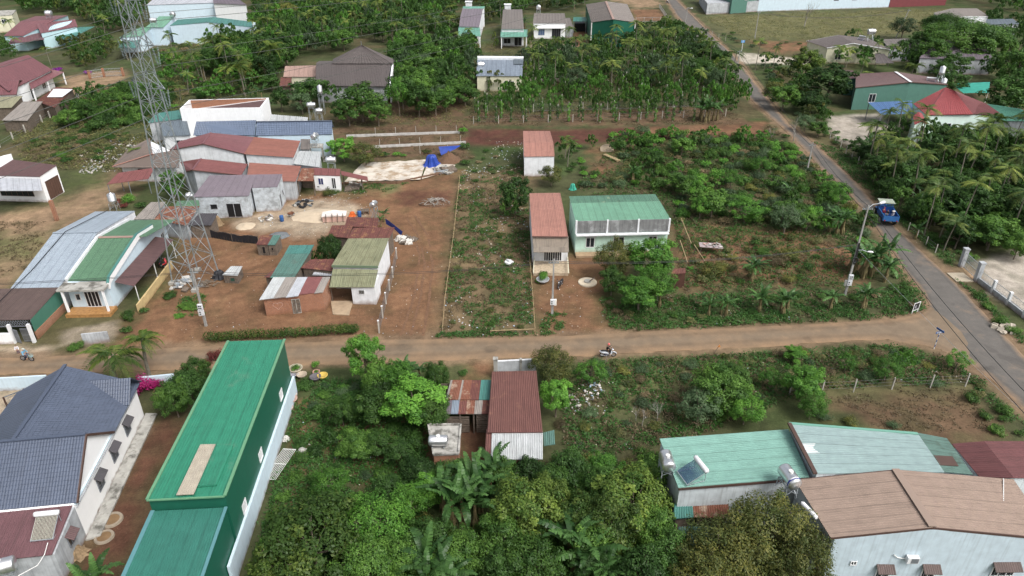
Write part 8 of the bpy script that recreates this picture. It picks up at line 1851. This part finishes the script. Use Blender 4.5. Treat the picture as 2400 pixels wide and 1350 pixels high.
def tent(name, label, px, py, r, h, mat, seed, cat='tarp'):
    g = np.random.default_rng(seed); m = MB(); n = 20; prof = [(0, 1), (.42, .97), (.58, .82), (.70, .45), (.88, .12), (1.1, .02)]; vs = []
    for t, z in prof:
        for i in range(n): a = 6.283 * i / n; rr = r * t * (1 + .22 * math.sin(i * 2.5 + seed) * t + .1 * (g.random() - .5)); vs.append((rr * math.cos(a), rr * math.sin(a) * .9, h * z * (1 + .06 * (g.random() - .5))))
    m.add(vs, [(j * n + i, (j + 1) * n + i, (j + 1) * n + (i + 1) % n, j * n + (i + 1) % n) for j in range(len(prof) - 1) for i in range(n)]); o = m.build(name, mat, None); p = G(px, py); o.location = (p.x, p.y, 0); return tag(o, label, cat)
tent('tarpaulin', 'blue tarpaulin draped over a stack in the drying yard', 1012, 388, 1.5, 2.0, M_TARPB, 3)
o = MB().add([G(1028, 344, 1.6), G(1080, 341, 1.5), G(1066, 350, 1.2), G(1034, 364, .3)], [(0, 1, 2, 3)]).add([q + Vector((0, .05, 0)) for q in (G(1028, 344, 1.6), G(1080, 341, 1.5), G(1066, 350, 1.2), G(1034, 364, .3))], [(3, 2, 1, 0)]).build('tarpaulin', M_TARPB, None); tag(o, 'blue tarpaulin hung as a triangle behind the soil heap', 'tarp')
o = MB().add([q - G(920, 535) for q in (G(903, 512, 1.9), G(912, 518, 1.7), G(944, 543, 1.2), G(940, 552, .5), G(922, 535, .8), G(905, 525, 1.0))], [(0, 1, 2, 3, 4, 5)]).build('tarpaulin', M_TARPB, None); o.location = G(920, 535); o.location.z = 0; tag(o, 'blue tarpaulin slung beside the rusty store', 'tarp')
bx_ = G(785, 515); st = empty('brick_stack', Vector((bx_.x, bx_.y, 0)), .12, 'stack of bricks under a pale pink sheet near the sand', 'stack'); MB().box(-1.7, -.8, 0, 1.7, .8, .9).build('bricks', M_PINKB, st); tent_m = MB().slab([(-1.8, -.9, 1.0), (0, -.95, 1.15), (1.8, -.9, .98), (1.8, .9, 1.02), (0, .95, 1.2), (-1.8, .9, 1.0)], .12).build('cover', M_TARPW, st)
for x in (-1.2, -.3, .5, 1.3): MB().beam((x, -1.0, -.1), (x + .1, -1.0, 1.4), .09).build('prop_stake', M_WOOD, st)
for px, py, lab in ((661, 518, 'blue barrel standing alone by the unfinished house'), (843, 508, 'blue barrel beside the orange cloth bundle')):
    p = G(px, py); o = MB().lathe([(0, 0), (.28, 0), (.3, .05), (.3, .28), (.315, .3), (.3, .32), (.3, .58), (.315, .6), (.3, .62), (.3, .85), (.28, .9), (0, .9)], 18).build('barrel', M_BARR, None, True); o.location = (p.x, p.y, 0); tag(o, lab, 'barrel')
tent('cloth_bundle', 'orange cloth bundle beside the brick stack', 826, 506, .55, .7, M_ORNG, 9, 'bundle'); p = G(852, 500); o = empty('pallet', Vector((p.x, p.y, 0)), .2, 'wooden pallet stack right of the blue barrel', 'pallet')
for i in range(6): MB().box(-.9, -.6 + i * .2, .5, .9, -.48 + i * .2, .55).build('board', M_WOOD, o)
for q in (-.8, 0, .8): MB().box(q - .06, -.6, 0, q + .06, .6, .5).build('bearer', M_WOOD, o)
p = G(682, 508); wb = empty('wheelbarrow', Vector((p.x, p.y, 0)), 1.0, 'rusty wheelbarrow on the sand', 'wheelbarrow'); MB().add([(-.45, -.3, .7), (.5, -.3, .65), (.5, .3, .65), (-.45, .3, .7), (-.25, -.2, .35), (.25, -.2, .32), (.25, .2, .32), (-.25, .2, .35)], [(4, 5, 6, 7), (0, 4, 7, 3), (1, 2, 6, 5), (0, 1, 5, 4), (3, 7, 6, 2)]).build('tray', mk('rusty_steel', (.16, .07, .04), .8, .2), wb); wheel(wb, (.6, 0, .2), .2, .08)
for q in (-1, 1): MB().tube([(.6, q * .06, .2), (.1, q * .2, .34), (-.9, q * .3, .6)], .02, 6).build('handle', M_GALV, wb); MB().beam((-.2, q * .22, .36), (-.25, q * .22, 0), .03).build('leg', M_GALV, wb)
nf = fence('black shade-net screen beside the coop', [(494, 556), (545, 566), (607, 572)], 1.3, 3.0, M_WOOD, (1.2,), M_WOOD, pw=.07); a, b, c_ = [G(*q) for q in ((494, 556), (545, 566), (607, 572))]; o_ = nf.location
m = MB()
for s_, e in ((a, b), (b, c_)):
    for i in range(8):
        u, v = s_.lerp(e, i / 8) - o_, s_.lerp(e, (i + 1) / 8) - o_; w = Vector((0, -.06 * (i % 2), 0)); m.add([u - w, v + w, v + UP * (1.15 - .15 * math.sin(i)) - w, u + UP * (1.2 - .15 * math.sin(i - 1)) + w], [(0, 1, 2, 3)])
m.build('net', M_TARPK, nf)
tent('tarpaulin', 'dark blue tarpaulin heap beside the plank hutch', 515, 650, .9, 1.0, M_TARPK, 11); junk('scrap_heap', 'grey scrap and boards at the foot of the pylon', 440, 668, 1.9, 34, [M_GALV, M_WOOD, M_CONC, M_SACK], 4, (.2, .9), .5)
tent('straw_bundle', 'bundle of brown thatch leaning on the dark lean-to', 508, 528, .9, 1.6, mk('thatch', (.24, .17, .10), .95, .3, sc=5), 5, 'bundle'); tent('sack', 'pale sack beside the black shade net', 484, 548, .5, .8, M_SACK, 6, 'sack'); tent('sack', 'white sacks heaped beside the slung blue tarpaulin', 937, 562, .7, .7, M_SACK, 8, 'sack')
junk('timber_heap', 'small timber and white bags by the mossy roofed house', 955, 565, 1.0, 26, [M_WOOD, M_WOOD, M_SACK], 7, (.3, 1.1), .6); junk('rubble_heap', 'white rubble in front of the unfinished house wing', 622, 512, 1.3, 30, [M_SACK, M_CONC, M_RAW], 9, (.12, .5), .3); junk('tyre_heap', 'dark scrap beside the grey wing wall', 712, 478, 1.6, 26, [M_BLK, M_GRAV, M_CONC], 10, (.3, .7), .3)
junk('plank_heap', 'old boards and tin beside the drying yard corner', 1040, 402, 1.6, 24, [M_GALV, M_WOOD, M_CONC], 12, (.6, 1.8), .4); junk('tin_heap', 'loose planks beside the leaning canopy', 825, 440, 1.2, 14, [M_WOOD, M_WOOD, M_CONC], 13, (.6, 1.6), .3)
junk('refuse_heap', 'pale refuse heap in the weeds right of the iron red shed', 1385, 915, 1.4, 60, [M_SACK, M_CONC, M_TARPW, mk('refuse_blue', (.3, .4, .48), .7, .1)], 14, (.08, .32), .35); junk('refuse_heap', 'scattered refuse beside the bright green sapling', 1350, 945, 1.5, 40, [M_SACK, M_CONC, mk('refuse_pink', (.4, .24, .2), .8, .1)], 15, (.08, .35), .2)
junk('stone_heap', 'pale boulders on the roadside below the grille fence', 2352, 770, 1.3, 14, [mk('boulder', (.42, .37, .30), .9, .2)], 16, (.3, .8), .2, flat=.7)
junk('rubble_strip', 'white rubble strip left of the taupe roof', 245, 372, 3.2, 60, [M_SACK, M_CONC, M_RAW], 17, (.12, .5), .2); junk('rubble_strip', 'white plastic and rubble beside the taupe veranda', 215, 398, 2.0, 36, [M_SACK, M_CONC], 18, (.12, .5), .2); junk('rubble_strip', 'loose rubble under the power line', 290, 345, 3.0, 40, [M_SACK, M_CONC], 19, (.15, .6), .2)
# yard things right of centre
p = G(1377, 662); w_ = empty('well_cover', Vector((p.x, p.y, 0)), 0, 'round pale concrete well cover in the dirt yard', 'well'); MB().lathe([(0, .12), (1.15, .12), (1.2, .08), (1.2, -.1)], 28).build('slab', mk('well_concrete', (.58, .50, .38), .9, .15), w_); MB().lathe([(0, .3), (.42, .3), (.45, .27), (.45, .1)], 18).build('lid', M_CONC, w_); MB().tube([(.2, -.3, .35), (.9, .5, .4)], .07, 6).build('log', M_WOOD, w_)
p = G(1272, 662); bo = empty('planter', Vector((p.x, p.y, 0)), 0, 'large grey planter bowl with shrub before the pink roofed house', 'planter'); MB().lathe([(.3, 0), (.75, .35), (.85, .55), (.78, .55), (.68, .38), (0, .38)], 22).build('bowl', M_GREYW, bo, True); obj('plant', SHRUB['bright'][0], bo, (0, 0, .4), None, (.75, .75, 1.2))
p = G(1663, 590); tb = empty('trestle_table', Vector((p.x, p.y, 0)), -.1, 'trestle table heaped with laundry and sticks in the dirt clearing', 'table'); MB().slab([(-1.5, -.6, 1.0), (1.6, -.75, .95), (1.4, .7, 1.05), (-1.5, .7, 1.05)], .06).build('top', mk('table_top', (.34, .28, .28), .8, .3, sc=2), tb)
for x, y in ((-1.3, -.5), (1.3, -.6), (-1.3, .6), (1.2, .6)): MB().beam((x, y, -.1), (x, y, 1.0), .07).build('leg', M_WOOD, tb)
for i in range(16): q = rnd.uniform(-1.3, 1.3); o = MB().box(-.25, -.1, 0, .25, .1, .08).build('laundry', rnd.choice([M_SACK, M_PINKB, M_WOOD, M_RAW]), tb, loc=(q, rnd.uniform(-.5, .5), 1.06)); o.rotation_euler = (0, 0, rnd.uniform(0, 3))
for i, (a, b) in enumerate((((1597, 512, 1.5), (1615, 558, 1.4)), ((1627, 573, 1.4), (1652, 612, 1.2)), ((1594, 563, 1.4), (1611, 614, 1.2)), ((1606, 535, 1.4), (1620, 570, 1.3)))):
    A, B = G(*a), G(*b); o = MB().tube([Vector(), B - A], .06, 6).build('bamboo_pole', M_BAMB, None); o.location = A
    for q in (.08, .92): MB().beam((B - A) * q, Vector(((B - A).x * q, (B - A).y * q, -A.z - .1)), .05).build('prop', M_WOOD, o)
    tag(o, ('upper', 'lower right', 'left', 'middle')[i] + ' long bamboo drying pole in the dirt clearing', 'pole', 'bamboo drying poles')
p = G(1712, 604); lg = empty('log_stack', Vector((p.x, p.y, 0)), .2, 'three short grey logs beside the trestle table', 'logs')
for i in range(3): MB().tube([(-.35 + i * .32, -.45, .17), (-.35 + i * .32, .45, .17)], .15, 9).build('log', M_BARKG, lg)
p = G(1422, 352); o = MB().lathe([(0, .25), (.7, .35), (1.25, .15), (1.3, .1), (1.2, .05), (0, .1)], 22).build('basket_lid', mk('rattan', (.30, .24, .17), .9, .2), None); o.location = (p.x, p.y, .1); o.rotation_euler = (.5, 0, 0); tag(o, 'round rattan basket tray by the vegetable garden', 'basket')
p = G(1434, 372); lp = empty('lumber_pile', Vector((p.x, p.y, 0)), -1.0, 'stack of pale sawn lumber by the vegetable garden', 'lumber')
for i in range(9): MB().box(-2.0, -.5 + (i % 5) * .2, .1 + (i // 5) * .14, 2.0, -.34 + (i % 5) * .2, .22 + (i // 5) * .14).build('plank', M_BAMB, lp)
tent('bag', 'green and white bags left in the vegetable garden', 1342, 444, .6, 1.0, mk('bag_green', (.05, .35, .25), .6, .15), 12, 'bag')
# signs
p = G(2143, 732); sg = empty('sign_board', Vector((p.x, p.y, 0)), .5, 'white framed dark notice board on legs at the junction corner', 'sign'); MB().box(-.55, -.03, .35, .55, .0, 1.35).build('panel', M_BLK, sg)
for a in (((-.6, -.05, .3), (.6, -.03, .4)), ((-.6, -.05, 1.3), (.6, -.03, 1.4)), ((-.6, -.05, .4), (-.5, -.03, 1.3)), ((.5, -.05, .4), (.6, -.03, 1.3))): MB().box(*a[0], *a[1]).build('frame', M_FRAME, sg)
MB().add([(-.28, -.04, .75), (0, -.04, .55), (.0, -.04, 1.0), (-.2, -.04, 1.05)], [(0, 1, 2, 3)]).build('printed_shape', mk('print_grey', (.3, .29, .33), .6, .1), sg)
for x in (-.5, .5): MB().box(x - .05, -.04, -.1, x + .05, .03, .3).build('leg', M_FRAME, sg)
p = G(2189, 817); sp = empty('street_sign', Vector((p.x, p.y, 0)), .3, 'blue street name sign on a blue and white banded post', 'sign')
for i in range(7): MB().tube([(0, 0, -.1 + i * .32), (0, 0, .22 + i * .32)], .04, 8).build('post_band', M_FRAME if i % 2 == 0 else paint('sign_blue', (.03, .10, .28)), sp)
MB().box(-.5, -.02, 2.0, .5, .02, 2.25).build('name_plate', paint('sign_blue', (.03, .10, .28)), sp); MB().box(-.02, -.5, 2.28, .02, .5, 2.5).build('name_plate', paint('sign_blue', (.03, .10, .28)), sp); MB().box(-.4, -.025, 2.09, .4, -.021, 2.16).build('lettering_strip', M_FRAME, sp)
p = G(1738, 120); sp = empty('street_sign', Vector((p.x, p.y, 0)), .2, 'small blue road sign on a white post beyond the far road', 'sign'); MB().tube([(0, 0, -.1), (0, 0, 3.2)], .08, 8).build('post', M_FRAME, sp); MB().box(-.6, -.05, 2.5, .6, -.01, 3.2).build('plate', paint('sign_blue2', (.10, .28, .55)), sp)
p = G(1680, 826); mk_ = empty('marker_stick', Vector((p.x, p.y, 0)), 0, 'leaning stick with small orange triangle beside the lane', 'marker'); MB().tube([(-.3, 0, -.1), (.1, 0, .8)], .03, 6).build('stick', M_WOOD, mk_); MB().add([(-.02, -.02, .7), (.32, -.02, .7), (.14, -.02, 1.05), (-.02, .02, .7), (.32, .02, .7), (.14, .02, 1.05)], [(0, 1, 2), (5, 4, 3), (0, 3, 4, 1), (1, 4, 5, 2), (2, 5, 3, 0)]).build('triangle', mk('orange_paint', (.6, .25, .08), .6, .1), mk_)
# pots by the warehouse
POT = [(694, 872, .75, (.42, .38, .28), 'wide pale bonsai bowl nearest the white wall'), (708, 884, .55, (.40, .33, .25), 'shallow bonsai bowl by the warehouse corner'), (690, 882, .5, (.30, .30, .34), 'grey flower pot against the warehouse wall'), (740, 890, .6, (.12, .11, .12), 'dark plastic tub on a clay pot'), (757, 886, .55, (.62, .44, .10), 'yellow round planter bowl on its side'), (742, 876, .4, (.45, .25, .2), 'pinkish flower pot behind the dark tub'), (685, 932, .5, (.50, .42, .36), 'pale clay pot along the warehouse wall'), (684, 942, .6, (.45, .30, .24), 'broken terracotta bowl along the warehouse wall'), (676, 962, .5, (.45, .35, .30), 'small clay pot furthest along the warehouse wall')]
for px, py, r, c, lab in POT:
    p = G(px, py); o = empty('plant_pot', Vector((p.x, p.y, 0)), 0, lab, 'pot', 'pots by the warehouse'); MB().lathe([(r * .5, 0), (r * .95, r * .6), (r, r * .75), (r * .85, r * .75), (r * .75, r * .55), (0, r * .55)], 18).build('bowl', mk('pot_%d_%d' % (px, py), c, .7, .15), o, True)
    if px in (694, 742): obj('plant', SHRUB['bright'][1], o, (0, 0, r * .5), None, (r * .8,) * 3)
p = G(655, 1090); rk = empty('steel_grille', Vector((p.x, p.y, 0)), -.2, 'white steel window grille lying in the grass by the warehouse', 'grille'); u, v = G(640, 1128) - p, G(672, 1056) - p; w2 = Vector((.9, .1, 0))
for i in range(9): q = w2 * (i / 8 - .5) * 1.25; MB().beam(u * .95 + q + UP * .12, v * .95 + q + UP * .3, .03).build('bar', M_PIPE, rk)
for t in (0, .5, 1): q = u.lerp(v, t) * .95; MB().beam(q - w2 * .65 + UP * (.12 + .18 * t), q + w2 * .65 + UP * (.12 + .18 * t), .045).build('rail', M_PIPE, rk)
for px, py, r, lab in ((262, 1218, .8, 'upper round septic cover of orange soil ringed by concrete'), (244, 1258, .7, 'lower round septic cover of orange soil ringed by concrete')):
    p = G(px, py); o = empty('well_ring', Vector((p.x, p.y, 0)), 0, lab, 'well ring'); MB().lathe([(r * .72, .0), (r * .74, .07), (r, .06), (r * 1.08, -.1)], 26).build('ring', mk('ring_concrete', (.30, .25, .19), .95, .2), o); MB().lathe([(0, .03), (r * .72, .02)], 22).build('fill', mk('ring_soil', (.19, .118, .060), .95, .2), o)
tent('straw_bundle', 'pile of hose and straw beside the grey kitchen wall', 182, 1300, .8, .7, MATS['thatch'], 21, 'bundle'); o = MB().box(-.18, -.18, 0, .18, .18, .35).build('red_bucket', paint('bucket_red', (.5, .06, .04)), None); o.location = G(160, 1332); o.location.z = 0; tag(o, 'red bucket below the grey kitchen wall', 'bucket')
tent('sack', 'white sack lying in the grass beside the warehouse', 671, 1030, .35, .4, M_SACK, 31, 'sack'); tent('sack', 'grey stone-like sack on the footpath', 708, 1058, .45, .35, M_CONC, 32, 'sack'); tent('sack', 'white pail lying in the garden clearing', 882, 1142, .22, .25, M_SACK, 33, 'pail')
junk('white_slats', 'few white slats leaning in the littered plot', 1193, 617, .5, 6, [M_FRAME], 41, (.5, 1.0), .3)
# litter and pebbles: countless
def litter(name, label, zones, mats, seed):
    g = np.random.default_rng(seed); root = None
    for mi, mt in enumerate(mats):
        V_ = []
        for pts, dens, s0, s1 in zones:
            p = scatter(pts, dens / len(mats), .1)
            nz = vnoise(p[:, 0], p[:, 1], 3.0, seed + 3); p = p[nz > .42]; n = len(p)
            if not n: continue
            c = np.concatenate([p, np.full((n, 1), .06)], 1); nr = np.array([0, 0, 1.0]) + g.normal(size=(n, 3)) * .3; v, f = leaves(c, nr, (s0 + s1) / 2, .7, g, 0)
            V_.append(v)
        v = np.concatenate(V_); me = np_mesh(name, v, np.arange(len(v)).reshape(-1, 4), np.zeros(len(v) // 4), mt)
        if root is None: root = tag(obj(name, me), label, None, None, 'stuff')
        else: o = obj('scraps', me, root); o['kind'] = 'stuff'
    return root
litter('litter', 'white and pale litter scattered over the plots and verges', [(LOT, 1.6, .12, .35), (LOW, .35, .1, .3), ([(1340, 890), (1430, 880), (1420, 980), (1330, 980)], 3, .1, .35), ([(640, 460), (860, 440), (860, 560), (600, 560)], 1.2, .08, .3), ([(330, 640), (620, 560), (1040, 480), (1040, 790), (440, 800)], .25, .06, .2), ([(180, 330), (330, 320), (300, 400), (190, 410)], 2.0, .15, .5), (BND, .3, .1, .25), ([(1255, 660), (1400, 640), (1420, 780), (1270, 790)], .5, .06, .2), ([(1100, 330), (1230, 330), (1230, 400), (1080, 420)], 1.0, .12, .4), ([(700, 900), (1040, 900), (900, 1150), (620, 1200)], .4, .08, .22), (GAR, .15, .1, .2)], [M_SACK, mk('litter_cream', (.5, .44, .34), .9, .1), mk('litter_blue', (.35, .42, .48), .8, .1)], 61)
litter('pebbles', 'small stones and crumbs along the lane and dirt yards', [([(0, 800), (900, 790), (2100, 740), (2180, 820), (900, 870), (0, 885)], .8, .06, .16), ([(330, 640), (620, 560), (1040, 480), (1040, 790), (440, 800)], 1.0, .05, .16), ([(1255, 640), (1420, 600), (1440, 780), (1270, 790)], 1.0, .05, .15), ([(2100, 560), (2165, 560), (2420, 820), (2420, 870), (2240, 660)], .8, .08, .25)], [mk('pebble_tan', (.33, .25, .18), .95, .1), mk('pebble_brown', (.13, .085, .06), .95, .1)], 62)

# ================================================================== wording of the plant labels: what they look like and what they grow beside
ANCH = [('the navy tiled house', 130, 1060), ('the long green warehouse', 470, 1000), ('the green roofed white house', 215, 640), ('the lattice pylon', 455, 650), ('the white hut', 767, 425), ('the unfinished grey house', 560, 480), ('the mossy roofed house', 845, 630), ('the brick shed', 690, 705), ('the littered plot', 1150, 600), ('the pink roofed house', 1290, 540),
        ('the mint house', 1450, 530), ('the small pink roofed house', 1262, 350), ('the iron red shed', 1210, 960), ('the patchwork shed', 1095, 935), ('the tank slab', 1040, 1035), ('the seafoam roof', 1700, 1075), ('the tan roofed house', 2130, 1200), ('the brown field', 2100, 960), ('the tall street pole', 2000, 600), ('the blue truck', 2072, 505), ('the grey gate', 2270, 620),
        ('the scarlet roof', 2225, 245), ('the teal walled house', 2080, 215), ('the brown gable house', 1990, 110), ('the far green warehouse', 1435, 60), ('the white bungalow', 1290, 75), ('the cream house', 1170, 165), ('the grey tiled house', 830, 180), ('the white parapet house', 525, 265), ('the teal compound', 440, 70), ('the maroon roofed house', 80, 185), ('the light blue house', 90, 70), ('the red roofed row', 560, 360),
        ('the drying yard', 950, 400), ('the ploughed strip', 1450, 315), ('the trestle table', 1660, 580), ('the junction', 2180, 760), ('the grey roofed house', 2230, 140), ('the far pale wall', 1880, 20), ('the silver scooter', 1424, 825), ('the coop', 1590, 650), ('the slim roadside pole', 1892, 370), ('the road bend', 1740, 195), ('the grassy field', 1950, 60)]
ONES = ['', 'first', 'second', 'third', 'fourth', 'fifth', 'sixth', 'seventh', 'eighth', 'ninth', 'tenth', 'eleventh', 'twelfth', 'thirteenth', 'fourteenth', 'fifteenth', 'sixteenth', 'seventeenth', 'eighteenth', 'nineteenth']
TENS = ['', '', 'twenty', 'thirty', 'forty', 'fifty', 'sixty', 'seventy', 'eighty', 'ninety']
def ordinal(n):
    if n < 20: return ONES[n]
    return (TENS[n // 10][:-1] + 'ieth') if n % 10 == 0 else TENS[n // 10] + '-' + ONES[n % 10]
bins = {}
bpy.context.view_layer.update()
for o, look in PLANTS:
    x, y = PX(o.location); k = lambda a: math.hypot(x - a[1], (y - a[2]) * 1.4); a = min(ANCH, key=k); dx, dy = x - a[1], (y - a[2]) * 1.4
    rel = ('right of' if dx > 0 else 'left of') if abs(dx) > abs(dy) else ('in front of' if dy > 0 else 'behind')
    bins.setdefault((look, rel, a[0]), []).append((k(a), o))
for (look, rel, an), L_ in bins.items():
    L_.sort(key=lambda q: q[0])
    for i, (_, o) in enumerate(L_):
        o['label'] = '%s %s %s' % (look, rel, an) if len(L_) == 1 else '%s %s %s, %s nearest to it' % (look, rel, an, ordinal(i + 1)) if i else '%s %s %s, nearest to it' % (look, rel, an)
